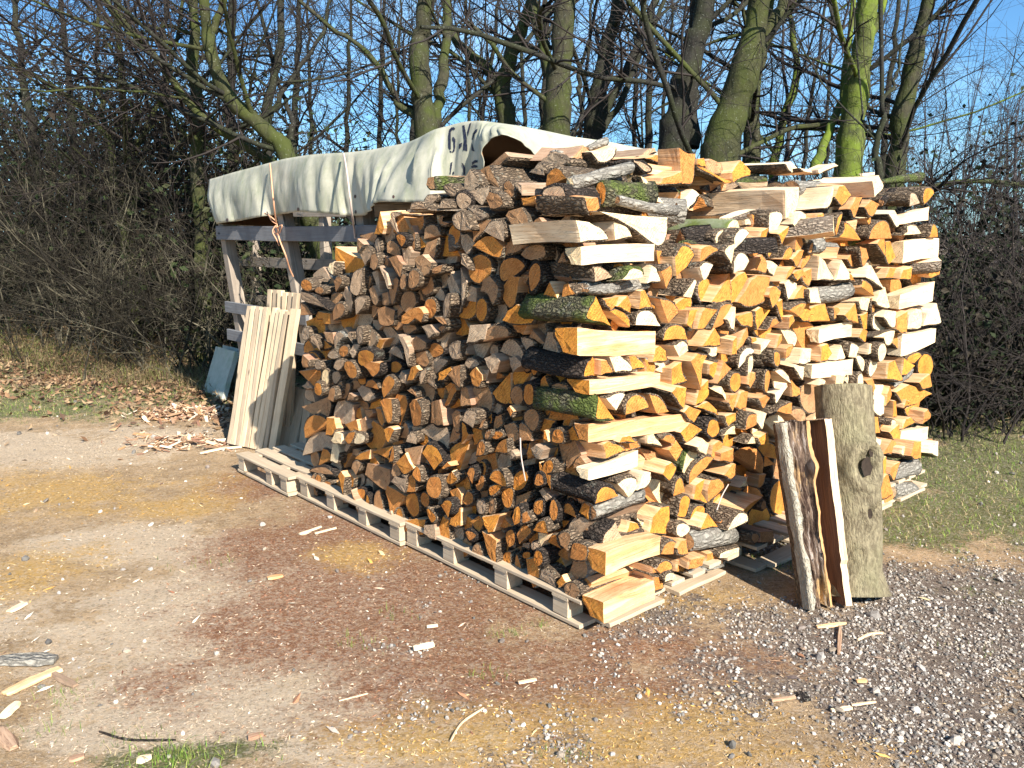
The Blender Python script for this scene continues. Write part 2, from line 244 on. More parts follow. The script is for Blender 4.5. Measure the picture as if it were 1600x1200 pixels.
LOGS = """
1 1 0 6 1 -5 0 120 -90,1215 363,1165 354,1077 -88,1114
1 1 0 6 1 -5 0 80 -24,844 581,799 592,727 -16,773
1 1 1 6 1 -5 0 80 -70,1505 340,1509 337,1444 -84,1437
1 0 1 0 1 20 300 0 24,1631 450,1615 458,1572 436,1517 380,1498 233,1560
1 1 0 6 1 -95 0 120 -8,360 323,341 320,261 -6,267
1 1 0 6 1 -95 0 120 -21,160 266,162 322,76 -7,73
1 1 0 6 1 -5 0 120 -38,1013 390,992 406,941 -4,956
1 1 3 0 1 -5 0 100 23,517 348,539 295,448 48,438
1 1 3 0 1 -95 0 0 545,293 915,249 844,153 558,205
1 1 1 0 1 180 0 0 65,1765 416,1839 430,1789 88,1710
1 1 1 6 1 -5 0 0 2489,1509 2997,1524 3036,1411 2602,1385
1 1 1 6 1 -5 0 0 -19,669 259,694 287,623 -18,625
1 1 3 3 1 100 0 0 285,1698 623,1668 632,1623 222,1659
1 1 1 6 1 -5 0 0 2588,978 3029,974 3151,889 2652,843
1 0 0 0 3 10 0 0 957,1249 1047,1343 1086,1364 1182,1352 1188,1251 1051,1217
1 1 1 6 1 -5 0 0 2520,1206 2995,1267 3021,1145 2574,1123
1 1 1 6 1 -5 0 0 1610,902 2040,888 2042,803 1619,830
1 1 4 3 1 -5 0 0 1619,1289 1967,1300 2024,1209 1649,1208
1 0 1 0 2 -16 0 0 -92,1520 -114,1596 -42,1590 16,1576 49,1555 61,1526 -14,1519
1 0 0 0 2 -11 0 0 350,324 366,390 424,420 485,416 495,347 519,287 451,288
1 0 0 0 3 300 120 0 894,1772 870,1929 945,1911 1005,1911 1002,1780
1 1 3 0 1 120 0 0 1605,1813 1849,1820 1853,1710 1615,1724
0 0 0 0 0 14 0 0 763,1399 733,1450 668,1470 597,1440 597,1377 676,1333 742,1354
1 1 1 6 1 -5 0 0 1657,1077 1998,1094 2010,1013 1666,1005
0 0 3 1 0 20 350 0 301,1706 271,1733 201,1736 169,1705 166,1650 229,1627 282,1649
1 1 4 3 1 -95 0 0 2479,122 3004,53 2639,-28 2540,0
0 0 0 0 3 -34 0 0 471,1201 438,1243 386,1272 335,1271 272,1246 297,1197 424,1185
0 0 0 1 0 20 0 0 560,1378 550,1432 503,1459 443,1460 391,1427 417,1392 523,1344
0 0 0 0 3 16 0 0 556,1315 479,1380 420,1378 432,1317 439,1268 485,1241 533,1276
0 0 2 0 3 10 0 0 1668,269 1643,340 1415,354 1408,287 1451,230 1605,253
1 0 0 0 3 -16 0 0 2559,642 2741,667 3135,556 2923,521
0 0 2 5 0 38 0 0 617,833 649,761 721,732 780,770 779,847 719,902 648,895
1 0 0 3 0 57 0 0 2258,64 2215,-17 2094,-11 1989,73 1975,172 2062,214 2187,168
1 0 0 0 0 69 0 0 2329,369 2286,287 2164,287 2058,366 2045,464 2132,509 2258,469
1 0 2 5 0 96 0 0 1705,328 1668,253 1566,254 1478,327 1469,417 1543,459 1648,421
1 0 1 1 0 78 0 0 1776,-85 1737,-161 1631,-154 1540,-72 1530,23 1607,61 1716,15
1 0 0 0 0 107 0 0 2215,-118 2173,-199 2053,-191 1949,-103 1937,-2 2022,39 2146,-11
1 0 2 0 0 67 0 0 1886,697 1848,620 1741,616 1650,684 1639,773 1716,818 1826,786
1 0 0 0 0 69 0 0 1625,182 1588,108 1487,111 1401,186 1392,276 1465,316 1569,275
1 0 0 1 0 68 0 0 1433,101 1397,29 1302,33 1221,107 1213,196 1283,234 1381,193
1 0 1 0 0 60 0 0 1473,-80 1437,-151 1342,-144 1261,-68 1253,21 1322,57 1420,13
1 1 4 3 1 -95 0 0 2481,181 2727,220 2925,82 2477,134
1 1 1 6 1 -5 0 0 2414,1645 2818,1702 2847,1628 2448,1597
1 1 3 2 1 250 0 0 2798,1865 3270,1939 3435,1872 2815,1839
1 0 0 0 2 26 0 0 515,1455 526,1378 591,1413 643,1461 606,1498 559,1505 533,1483
1 0 0 2 1 -16 0 0 76,1210 -4,1324 -43,1286 -52,1239
1 0 1 0 2 40 520 0 1354,1618 1344,1751 1462,1769 1468,1718 1448,1662 1389,1621
0 0 3 0 1 16 0 0 561,1056 380,1033 393,1078 439,1118 492,1122 540,1095
1 1 1 6 1 -5 0 0 2712,384 3087,350 3150,269 2728,301
0 0 0 0 3 -4 0 0 694,1499 615,1539 567,1539 506,1496 533,1446 651,1477
0 0 2 0 2 -13 0 0 480,1621 461,1642 384,1653 347,1623 340,1574 390,1564 448,1583
0 0 3 0 3 29 0 0 927,1344 894,1378 848,1328 826,1282 827,1201 898,1205
1 0 1 0 1 13 0 0 261,1196 410,1181 382,1232 338,1254 289,1253 259,1228
1 0 0 0 1 -28 0 0 2075,1522 2336,1523 2287,1601 2212,1624 2135,1605 2084,1568
0 0 0 1 0 67 0 0 200,1395 222,1341 275,1325 318,1361 319,1421 277,1459 224,1448
1 0 0 0 1 -11 0 0 186,849 276,860 320,858 312,892 267,926 219,924 184,893
0 0 3 1 0 58 0 0 530,1234 557,1175 617,1156 667,1192 666,1257 617,1300 557,1289
1 0 0 1 1 -33 0 0 130,537 -5,534 -8,570 19,600 64,599 111,573
0 0 0 3 1 64 0 0 1961,1480 1659,1407 1729,1358 1836,1332 1929,1353 1974,1415
1 0 0 1 1 54 0 0 1285,377 1036,526 1100,552 1192,547 1268,503 1301,434
1 0 0 0 1 0 0 0 741,1145 880,1179 914,1226 881,1252 800,1241
1 1 3 0 1 -95 0 0 513,136 912,96 653,78 544,100
1 0 1 0 1 400 200 0 395,1889 559,1928 560,1891 522,1855 446,1847
0 0 0 1 1 36 0 0 782,624 869,435 930,458 961,510 933,568 858,612
1 0 1 0 1 84 0 0 1858,174 1854,-43 1748,10 1672,86 1674,149 1752,181
1 0 0 5 1 84 0 0 2333,498 2024,687 2121,709 2250,694 2346,637 2373,558
1 0 0 0 1 78 0 0 1680,936 1526,1127 1624,1127 1728,1093 1776,1035 1751,973
1 0 0 0 1 8 0 0 640,472 761,521 819,557 757,582 670,557 630,519
0 0 2 0 1 33 0 0 308,1535 174,1631 152,1589 158,1541 197,1512 257,1512
0 0 3 0 1 52 0 0 2021,340 2416,222 2389,302 2297,382 2178,415 2072,393
0 0 2 3 1 44 0 0 184,121 106,295 64,272 46,225 69,174 125,134
1 0 0 0 1 72 0 0 2090,254 1733,306 1751,367 1825,406 1930,392 2034,329
1 0 0 5 1 108 0 0 2224,274 2638,145 2577,92 2458,76 2335,117 2247,198
1 0 1 1 1 87 0 0 573,341 441,514 508,515 583,486 624,433 616,376
0 0 0 5 1 41 0 0 100,838 283,799 267,851 223,895 168,905 121,880
0 0 3 0 1 38 0 0 955,533 1171,599 1101,648 1013,672 950,651 932,594
0 0 2 0 2 -11 0 0 654,1306 632,1356 587,1376 525,1339 532,1285 567,1252 601,1295
1 0 0 0 3 350 250 0 1367,1798 1355,1845 1453,1913 1556,1865 1549,1839 1479,1827
0 0 0 1 1 -10 0 0 1094,510 1001,445 923,503 972,566 1057,570
0 0 0 1 0 -34 0 0 324,1408 281,1446 245,1427 244,1369 292,1318 317,1337
1 1 3 3 1 -5 0 0 -25,1357 256,1369 24,1322 -24,1332
1 0 1 0 2 13 0 0 1373,1593 1385,1644 1456,1655 1532,1642 1519,1594 1486,1561 1471,1533
0 0 2 0 1 -17 0 0 621,1096 455,1132 448,1155 481,1179 543,1178 599,1155
1 0 0 0 1 4 0 0 427,1123 573,1115 564,1161 515,1186 463,1181 432,1155
1 0 0 2 1 -26 0 0 110,845 6,954 -10,910 -6,860
1 0 1 2 1 26 0 0 614,527 647,507 710,550 730,583 691,622 640,626 614,590
0 0 0 0 3 44 0 0 227,524 114,532 83,622 170,647
0 0 3 0 3 43 0 0 362,1280 333,1189 230,1205 222,1288
0 0 0 0 3 48 0 0 1571,399 1472,531 1608,576 1747,473
1 0 0 3 0 110 0 0 2175,1471 2142,1403 2046,1388 1964,1436 1953,1510 2022,1556 2121,1539
0 0 0 0 1 58 0 0 906,1241 789,1105 860,1087 936,1097 972,1138 956,1196
0 0 0 1 0 5 0 0 459,516 442,557 388,587 348,555 375,493 428,466 456,478
1 0 0 0 2 -27 0 0 354,1296 375,1247 409,1197 478,1233 450,1275 404,1297
0 0 0 0 2 20 0 0 1379,713 1339,763 1263,763 1242,723 1297,627 1331,594 1362,660
1 0 1 0 2 6 0 0 138,1023 104,1088 162,1092 216,1058 241,1015
1 0 0 0 2 29 0 0 790,1257 900,1378 925,1259 842,1245
1 0 0 0 3 19 0 0 909,1343 1002,1382 1029,1352 951,1249 925,1241
0 0 2 0 1 -31 0 0 364,1467 308,1447 229,1457 230,1505 284,1515 345,1496
0 0 0 0 2 -16 0 0 1189,737 1156,766 1111,770 1073,734 1098,647 1170,626 1186,674
0 0 0 0 3 6 0 0 1449,229 1432,268 1277,248 1348,168 1401,85 1418,150
1 0 3 1 1 -19 0 0 177,340 126,429 68,400 61,344
1 0 0 0 2 1 0 0 682,889 610,1018 657,1048 722,1037 696,997
0 0 3 0 1 -15 0 0 612,1560 483,1517 476,1586 522,1607 577,1599
0 0 0 1 0 -25 0 0 1649,915 1626,957 1541,976 1461,963 1475,907 1568,868 1641,876
0 0 2 0 0 41 0 0 1051,804 1083,740 1154,714 1210,748 1207,816 1149,865 1080,860
0 0 0 0 0 -7 0 0 98,311 89,344 60,359 2,356 7,294 94,271
1 0 0 0 2 -5 0 0 776,363 765,422 784,464 837,468 886,434 889,396 829,375
1 0 1 0 1 85 0 0 1557,489 1315,640 1385,662 1480,653 1555,609 1581,542
0 0 2 0 2 150 450 0 852,1766 829,1829 770,1844 705,1760 713,1735 778,1763
1 0 0 0 3 16 0 0 1595,1180 1730,1202 1794,1106 1613,1114
0 0 3 0 3 35 0 0 2037,485 1825,517 1784,635 1954,650
0 0 3 3 2 15 0 0 294,1075 258,1168 222,1171 197,1123 197,1085
1 1 3 1 1 80 0 0 2353,1743 2379,1802 2576,1798 2557,1693
1 0 0 0 3 500 300 0 877,1898 957,1919 1133,1918 1136,1871 989,1877
1 1 0 6 1 350 0 0 703,1857 896,1850 876,1809 705,1814
0 0 0 0 0 6 0 0 1277,221 1252,266 1176,290 1146,242 1153,185 1209,148 1265,179
0 0 0 1 2 36 0 0 495,835 510,973 633,862 603,831 544,819
0 0 0 3 2 66 0 0 235,956 125,1060 270,1058 284,1019 269,975
1 0 2 3 2 80 0 0 565,608 380,667 471,532 523,535 564,568
0 0 2 1 3 20 0 0 1065,658 1049,765 976,786 946,668
0 0 2 0 0 9 0 0 395,804 372,840 327,849 292,821 301,775 333,745 379,771
1 0 0 0 2 -15 0 0 627,1155 650,1229 670,1243 764,1235 724,1191 677,1147
0 0 2 1 2 67 0 0 2109,630 2437,519 2171,463 2102,516 2075,587
0 0 0 0 2 49 0 0 127,1323 256,1249 119,1220 98,1254 101,1298
1 0 1 1 2 76 0 0 1946,664 1785,544 2072,508 2078,561 2024,628
1 0 1 3 2 90 0 0 1683,570 1471,504 1729,417 1760,459 1741,525
0 0 2 0 3 39 0 0 162,624 81,696 126,758 215,716
1 0 1 0 2 -20 0 0 138,581 200,514 254,545 252,583 203,601 155,594
0 0 0 0 3 -6 0 0 1266,65 1259,124 1173,158 1091,174 1112,85 1186,70
1 0 0 1 0 8 0 0 747,696 759,740 803,749 859,715 855,661 803,646 757,672
0 0 0 0 2 59 0 0 1063,1448 855,1453 978,1556 1033,1535 1071,1489
1 0 1 0 2 -11 0 0 2649,1003 2672,1089 2760,1118 2845,1107 2840,994
0 0 0 0 0 -33 0 0 1032,380 1005,418 936,433 908,387 931,325 990,315 1029,338
1 0 0 5 1 57 0 0 1666,569 1976,472 1926,429 1834,415 1742,446 1679,509
0 0 2 0 2 18 0 0 522,1459 495,1526 424,1561 411,1493 443,1471
1 0 1 0 3 14 0 0 2343,698 2480,693 2506,619 2419,536 2366,562
1 0 1 0 2 -10 0 0 2896,1002 2936,1084 3056,1131 3117,1054 3130,998
0 0 0 5 3 66 0 0 126,1134 216,1166 271,1099 206,1048
1 0 1 0 1 110 0 0 1755,193 1932,311 1996,247 2012,176 1957,140 1851,151
1 0 1 0 2 16 0 0 129,1525 124,1599 155,1599 196,1577 220,1548 218,1533
1 0 0 0 3 -4 0 0 2247,530 2407,518 2436,419 2325,419 2248,449
0 0 2 0 0 27 0 0 1301,1238 1268,1276 1195,1280 1170,1236 1190,1199 1254,1168 1299,1191
0 0 3 0 3 -29 0 0 716,1082 697,1163 595,1171 603,1107 668,1085
0 0 2 0 2 -21 0 0 1110,1437 1042,1458 977,1421 995,1373 1062,1351 1095,1389
0 0 3 1 0 -31 0 0 2218,1236 2076,1226 1984,1190 1882,1144 1987,1149 2156,1162 2223,1182
0 0 0 5 0 57 0 0 87,976 106,927 149,909 186,937 187,989 152,1026 108,1020
0 0 2 0 2 10 0 0 1488,1174 1419,1195 1334,1179 1356,1104 1473,1094
0 0 0 1 0 -16 0 0 374,903 358,949 319,963 294,940 300,874 338,855 370,872
0 0 3 0 2 300 300 0 610,1833 590,1868 530,1890 446,1854 484,1826
1 0 0 0 2 24 0 0 516,923 512,996 572,1020 589,962 612,929
0 0 3 1 2 54 0 0 740,969 630,1092 804,1068 813,1026 786,983
0 0 0 0 3 -16 0 0 1228,1163 1173,1197 1094,1213 1056,1185 1080,1134 1113,1161 1176,1121 1239,1121
0 0 0 0 2 -16 0 0 635,243 575,240 539,226 547,109 606,146
1 0 0 0 2 -11 0 0 74,694 59,751 95,760 154,738 185,705
1 0 2 3 2 101 0 0 236,93 407,10 326,155 277,157 238,131
1 0 1 0 3 -9 0 0 2315,633 2385,652 2465,625 2470,524 2409,515 2301,571
1 0 2 0 3 400 200 0 1219,1832 1214,1898 1254,1910 1348,1891 1360,1843
0 0 2 3 1 -4 0 0 392,1491 281,1537 312,1562 367,1572 402,1558
0 0 3 0 1 21 0 0 399,1051 347,1034 338,1110 367,1133 432,1132
1 0 0 0 3 -101 0 0 2219,112 2302,200 2350,208 2464,66
1 0 1 4 0 50 500 0 921,1519 895,1562 929,1605 982,1610 1010,1562 974,1523
0 0 0 0 2 7 0 0 288,871 288,972 264,993 226,946 223,894
1 0 0 0 0 -17 0 0 622,332 648,372 692,376 730,353 726,303 683,281 638,300
1 0 0 1 1 10 0 0 44,1017 11,1097 -26,1082 -43,1019
0 0 0 0 0 22 0 0 1110,1201 1096,1242 1045,1260 1003,1248 992,1199 1039,1156 1099,1167
1 0 0 0 0 70 0 0 2531,264 2498,201 2401,202 2315,265 2303,341 2373,376 2474,343
1 0 1 0 1 -34 0 0 841,1382 912,1393 955,1431 920,1470 875,1471 840,1433
1 0 0 0 1 13 0 0 2826,1344 2993,1286 3107,1300 3094,1355 3000,1387 2915,1383
0 0 3 0 0 63 0 0 514,561 537,506 589,481 631,508 631,565 589,609 537,607
0 0 0 0 0 3 0 0 698,1226 686,1268 646,1284 614,1263 608,1214 644,1174 687,1189
1 0 3 0 1 19 0 0 27,1374 126,1388 103,1411 52,1433 9,1428
0 0 3 0 0 -17 0 0 1696,1288 1670,1355 1606,1376 1577,1358 1592,1271 1626,1231 1688,1250
0 0 2 0 2 3 0 0 215,905 216,961 180,974 133,976 112,925 167,921
0 0 2 0 1 17 0 0 529,742 480,671 419,697 426,742 453,769 494,762
1 0 0 0 1 -5 0 0 1795,1532 2031,1516 1956,1577 1835,1614 1840,1577
1 0 0 0 2 -29 0 0 518,730 578,764 658,721 563,675
1 0 0 0 0 -9 0 0 545,375 556,426 597,440 635,409 616,359 589,333 532,351
0 0 3 1 1 34 0 0 24,447 133,325 154,359 149,406 116,443 65,457
1 0 2 3 0 70 0 0 784,1098 762,1050 707,1043 661,1081 657,1135 699,1165 756,1149
0 0 0 0 1 100 400 0 367,1738 247,1761 271,1795 313,1810 361,1783
1 0 1 0 1 -12 0 0 1142,1560 1204,1565 1242,1615 1221,1650 1146,1649 1133,1613
0 0 0 2 0 200 330 0 191,1719 177,1751 144,1753 123,1716 130,1668 158,1652 181,1686
1 0 0 1 0 52 0 0 3262,714 3225,646 3112,642 3011,702 2995,780 3075,820 3194,792
0 0 0 5 2 61 0 0 766,531 610,498 642,618 694,608 748,571
0 0 0 1 0 25 0 0 1094,1000 1067,1043 1007,1059 950,1035 959,994 1052,966
0 0 2 0 1 5 0 0 625,1696 601,1721 546,1715 506,1675 533,1651 601,1648
1 0 0 0 2 5 0 0 1754,1729 1787,1783 1837,1790 1916,1748 1889,1723 1822,1682
0 0 0 1 2 70 0 0 196,188 274,277 320,144 281,136 228,155
0 0 2 0 0 -14 0 0 130,141 113,170 65,190 23,159 75,100 105,108
1 0 0 0 2 14 0 0 675,818 692,890 755,923 775,853 726,820
1 0 1 0 2 -10 0 0 1602,1324 1601,1441 1653,1415 1755,1323
1 0 0 0 2 13 0 0 359,907 402,822 481,819 458,860 411,900
0 0 3 0 2 26 0 0 824,1547 778,1551 720,1515 765,1451 824,1501
0 0 2 0 3 -14 0 0 1227,506 1086,550 1096,511 1134,444 1198,425
0 0 3 0 1 50 0 0 805,1728 761,1700 704,1662 653,1740 717,1747
1 0 0 0 2 -16 0 0 417,566 435,602 482,606 524,581 519,551 473,520
1 0 0 0 3 -15 0 0 2446,291 2562,361 2619,340 2736,214 2709,213 2539,274
1 1 3 3 1 -5 0 0 1544,1509 1587,1537 1746,1451 1550,1456
1 0 0 0 2 -16 0 0 1151,1272 1164,1308 1223,1310 1268,1290 1263,1258 1191,1206
1 0 1 0 1 -93 0 0 733,139 915,95 928,135 863,154 738,166
1 0 0 5 1 97 0 0 929,1335 800,1241 769,1280 767,1326 805,1354 870,1355
1 0 0 0 2 -18 0 0 465,906 494,928 562,915 565,876 541,824
1 0 1 0 2 -20 0 0 52,936 116,880 167,936 154,950 102,952
1 0 0 0 2 26 0 0 229,688 193,741 245,749 288,733 321,690
0 0 0 0 1 37 0 0 2075,482 2367,341 2380,399 2336,467 2246,508 2143,510
0 0 3 1 0 30 0 0 856,1704 833,1731 788,1729 751,1701 759,1665 811,1643 849,1667
0 0 0 0 3 7 0 0 980,93 987,166 951,230 910,219 904,115
1 0 1 2 1 -34 0 0 117,1379 244,1386 243,1412 195,1429 155,1422
1 0 0 0 2 9 0 0 228,336 257,389 301,374 356,308 317,309
1 0 0 0 3 50 250 0 -4,1678 71,1683 83,1644 29,1614
1 0 0 0 2 250 250 0 674,1757 700,1788 825,1823 828,1767
0 0 2 0 0 22 0 0 1122,1313 1100,1354 1048,1366 1024,1347 1017,1294 1086,1260 1119,1278
0 0 3 0 0 19 0 0 1055,943 1028,977 969,988 904,981 938,947 1014,897 1047,903
0 0 3 0 2 100 300 0 887,1748 879,1794 841,1829 782,1780 782,1753 850,1728
1 0 0 0 0 1 0 0 896,903 917,933 956,938 989,920 994,864 948,838 907,861
1 0 1 0 1 -16 0 0 864,1484 922,1513 981,1547 955,1573 901,1573 856,1535
1 0 1 0 2 -7 0 0 2249,1186 2287,1244 2357,1258 2427,1138 2278,1157
1 0 0 1 1 87 0 0 464,153 465,10 411,42 371,90 371,132 411,155
0 0 0 0 0 -28 0 0 1415,783 1398,829 1339,866 1283,844 1304,799 1384,736 1407,751
0 0 3 0 1 -3 0 0 281,130 176,123 183,167 214,194 272,178
1 0 0 0 2 -11 0 0 667,1078 755,1151 795,1111 798,1067
1 0 1 0 1 -121 0 0 758,266 858,270 921,269 901,316 837,331 785,306
1 0 0 0 2 -7 0 0 1032,1389 1059,1441 1106,1458 1145,1435 1139,1370
0 0 2 0 2 5 0 0 1192,938 1154,988 1075,1007 1034,961 1069,926 1121,930
0 0 0 0 2 -25 0 0 1429,717 1398,736 1330,743 1313,702 1316,631 1360,613 1402,666
0 0 0 0 3 4 0 0 371,188 325,207 291,175 291,127 364,113
1 0 1 0 2 -22 0 0 1752,1319 1799,1423 1893,1350 1898,1314 1815,1312
0 0 2 0 2 13 0 0 1090,1452 1059,1511 976,1531 1003,1430 1061,1433
0 0 3 0 0 9 0 0 748,1669 617,1631 638,1605 724,1597 749,1638
0 0 2 0 3 17 0 0 1228,1475 1215,1565 1180,1585 1142,1550 1144,1474
0 0 2 0 1 7 0 0 414,695 341,709 335,746 381,779 420,768
0 0 0 1 0 2 0 0 233,445 218,494 188,502 169,457 180,409 205,393 227,410
0 0 0 0 2 -33 0 0 1287,424 1200,491 1138,423 1232,370
0 0 0 0 0 -33 0 0 565,513 543,546 500,563 466,544 448,501 473,486 550,497
0 0 3 0 0 36 0 0 823,166 848,108 903,79 948,102 947,160 901,209 846,211
0 0 3 0 0 14 0 0 1644,1039 1611,1070 1540,1065 1492,1020 1555,970 1616,986
1 0 0 0 2 16 0 0 666,1428 676,1485 738,1501 775,1497 798,1476 756,1464 701,1435
0 0 2 0 2 5 0 0 1374,1273 1353,1326 1296,1344 1269,1330 1300,1256 1340,1202 1367,1231
0 0 2 0 1 11 0 0 717,1557 714,1516 664,1543 593,1600 635,1614 706,1583
0 0 0 0 0 0 0 0 523,425 508,467 466,487 439,469 459,393 501,382
0 0 2 0 3 220 500 0 836,1815 873,1845 741,1901 705,1880 784,1835
1 0 1 0 2 0 0 0 301,1359 325,1428 356,1416 389,1383 390,1358
1 0 0 0 1 -17 0 0 367,1404 408,1332 444,1378 436,1418 416,1430
1 0 0 5 1 103 0 0 2728,1145 2578,1314 2681,1313 2788,1283 2835,1232 2804,1177
0 0 3 0 0 -13 0 0 878,1040 854,1067 807,1081 776,1075 777,1003 848,995
1 0 0 0 3 4 0 0 274,1259 274,1329 299,1332 344,1274 370,1257
1 0 0 0 3 26 0 0 388,1034 399,1090 430,1100 470,1075 480,1029
0 0 3 0 3 73 0 0 1769,1175 1815,1074 1684,1049 1603,1130
1 0 0 1 1 64 0 0 2494,-78 2262,-140 2219,-77 2226,-19 2293,0 2401,-26
0 0 2 0 0 60 350 0 585,1737 578,1762 541,1771 498,1737 502,1695 541,1696 575,1710
1 0 1 0 3 3 0 0 1422,1566 1521,1585 1572,1552 1505,1490 1464,1519
0 0 3 1 2 66 0 0 942,1349 882,1465 1037,1422 1030,1386 990,1354
0 0 3 3 2 65 0 0 1367,1034 1505,1124 1539,989 1479,982 1405,1001
0 0 0 0 1 40 0 0 882,1188 744,1283 723,1246 731,1202 771,1174 832,1170
1 0 1 0 2 -18 0 0 614,1413 645,1359 679,1374 726,1419 682,1436 640,1433
1 0 0 1 2 -8 0 0 1871,1672 1935,1733 2010,1736 1987,1680 1937,1618 1895,1648
1 1 3 3 1 -5 0 0 2564,687 2890,814 2711,676 2610,646
1 0 2 0 0 81 0 0 693,1347 674,1305 627,1297 587,1328 584,1374 620,1402 669,1391
0 0 2 0 0 -35 0 0 1150,1323 1140,1368 1096,1394 1046,1371 1056,1322 1108,1295 1143,1298
0 0 3 0 1 14 0 0 809,1404 765,1341 766,1303 789,1241 812,1240
1 0 0 0 3 29 0 0 1122,1198 1162,1214 1249,1195 1156,1107
1 0 1 0 3 -27 0 0 616,654 671,683 732,643 713,597 654,617
1 0 0 0 1 -83 0 0 336,257 443,229 447,281 399,302 353,292
0 0 2 3 0 73 0 0 1991,1254 2029,1198 2107,1179 2167,1215 2162,1277 2096,1318 2021,1308
0 0 2 0 0 59 0 0 75,902 90,860 127,844 158,867 159,911 129,943 92,939
1 0 1 1 2 61 0 0 2539,28 2252,127 2391,-40 2472,-46 2538,-18
1 0 2 3 0 78 0 0 2674,703 2645,647 2558,643 2481,693 2469,758 2532,792 2623,768
0 0 0 0 2 18 0 0 152,743 150,783 115,810 75,818 79,753
0 0 2 0 0 8 0 0 1576,157 1563,202 1521,224 1502,187 1475,118 1528,74 1570,82
0 0 0 0 1 2 0 0 427,283 406,243 326,316 353,346 400,333
1 0 0 0 3 -25 0 0 2485,1016 2486,1079 2622,1110 2619,989
1 0 0 0 1 9 0 0 533,440 621,440 603,497 574,521 540,501
1 0 1 0 2 -30 0 0 242,537 271,602 327,595 335,564 299,534
1 1 3 0 1 450 0 0 429,1923 535,1969 559,1928 461,1899
0 0 3 0 2 7 0 0 1590,1390 1652,1459 1603,1502 1524,1476 1517,1434
0 0 2 0 0 25 0 0 1667,1256 1643,1323 1579,1347 1545,1327 1573,1277 1628,1220 1670,1223
0 0 0 0 0 -30 0 0 1775,854 1751,886 1685,896 1633,859 1647,807 1713,793 1765,832
0 0 0 0 0 -5 0 0 216,749 199,787 157,799 133,773 144,736 204,725
1 0 0 0 3 25 0 0 2193,1525 2194,1589 2317,1616 2344,1530
1 0 1 0 2 24 0 0 1351,1317 1394,1335 1460,1313 1464,1279 1397,1229
1 0 0 0 2 -77 0 0 613,305 667,356 755,271 613,291
0 0 3 0 0 48 0 0 1351,1553 1379,1506 1440,1493 1487,1526 1485,1579 1434,1612 1375,1600
0 0 2 0 2 -8 0 0 885,920 840,960 785,976 787,875 826,874
0 0 3 0 2 16 0 0 1724,731 1674,761 1589,755 1530,707 1647,675
1 0 0 0 3 -33 0 0 1839,1138 1959,1193 2019,1084 1951,1099
1 0 1 0 2 -16 0 0 2115,1738 2080,1818 2153,1852 2217,1808 2201,1772
0 0 0 3 3 33 0 0 2114,1106 2282,1053 2250,966 2090,987
0 0 2 0 1 26 0 0 1094,1523 970,1543 993,1586 1050,1596 1093,1572
0 0 0 1 2 -32 0 0 1561,880 1498,915 1409,914 1411,870 1473,827 1512,841
0 0 0 0 3 -11 0 0 723,942 678,981 634,953 634,925 657,889 708,896
0 0 2 0 1 -11 0 0 147,317 110,305 87,347 88,383 124,386 166,357
1 0 1 0 2 -14 0 0 2089,1322 2159,1383 2296,1266 2298,1250
1 0 0 0 2 -25 0 0 2422,736 2443,826 2504,837 2592,710
1 0 0 0 2 -15 0 0 641,409 652,470 716,485 690,435 755,361
0 0 3 0 3 -5 0 0 1242,1487 1192,1502 1150,1463 1187,1403 1216,1357 1231,1427
0 0 2 0 2 -26 0 0 1321,1433 1247,1449 1195,1406 1224,1340 1277,1378
0 0 2 0 2 10 0 0 814,885 767,872 738,798 816,781
0 0 0 1 1 27 0 0 195,439 92,439 93,466 129,497 171,486
1 0 0 0 2 -4 0 0 121,1280 188,1318 213,1278 214,1244 191,1249
1 0 0 0 1 7 0 0 103,1261 215,1192 216,1223 180,1257 128,1275
1 0 1 0 1 -4 0 0 957,952 1080,1018 1078,1032 1020,1046 960,1011
1 0 0 0 1 5 0 0 1288,685 1463,670 1466,730 1401,729 1338,718
0 0 2 0 0 64 0 0 48,365 63,320 99,300 129,319 130,365 101,401 65,401
1 0 0 0 0 90 0 0 1963,-143 1937,-194 1864,-189 1800,-133 1792,-69 1845,-43 1922,-75
0 0 2 0 1 24 0 0 1402,1460 1292,1426 1294,1482 1343,1520 1390,1517 1406,1491
1 0 0 0 3 14 0 0 598,1168 584,1177 601,1235 691,1233 638,1186 620,1149
1 0 0 0 2 2 0 0 2322,1505 2382,1510 2472,1421 2405,1378 2347,1429
1 0 1 0 2 -3 0 0 481,1098 521,1045 580,1068 578,1098 537,1118
1 0 0 0 3 -13 0 0 934,777 976,841 1040,837 1031,759
0 0 3 0 1 -34 0 0 747,732 672,711 641,778 685,795 731,778
0 0 0 1 0 5 0 0 508,236 501,278 459,304 431,278 438,227 480,200
1 0 1 0 0 -62 0 0 466,318 478,346 519,346 558,323 557,292 509,277 474,294
1 0 1 0 0 27 0 0 2315,1025 2314,1103 2371,1122 2423,1107 2441,1004
0 0 0 0 2 53 0 0 468,899 380,996 511,980 519,946 501,911
1 0 0 0 1 57 0 0 958,419 1154,351 1125,319 1069,308 1010,329 969,374
0 0 3 0 2 -12 0 0 1789,1234 1754,1275 1691,1250 1684,1195 1720,1137 1771,1178
0 0 2 0 1 18 0 0 465,437 357,491 357,463 390,417 424,397 455,410
0 0 0 1 0 4 0 0 332,428 322,463 264,482 257,428 289,395 322,403
1 0 1 0 2 73 0 0 1792,1622 1739,1500 1930,1545 1912,1583 1853,1616
0 0 0 0 3 -12 0 0 632,311 522,350 559,261 588,248
0 0 0 5 1 72 0 0 19,87 150,34 139,74 108,114 69,129 35,116
0 0 2 0 1 -16 0 0 1895,1141 1887,1089 1807,1107 1748,1156 1779,1194 1857,1183
0 0 3 0 2 -26 0 0 1361,307 1325,343 1201,360 1223,278
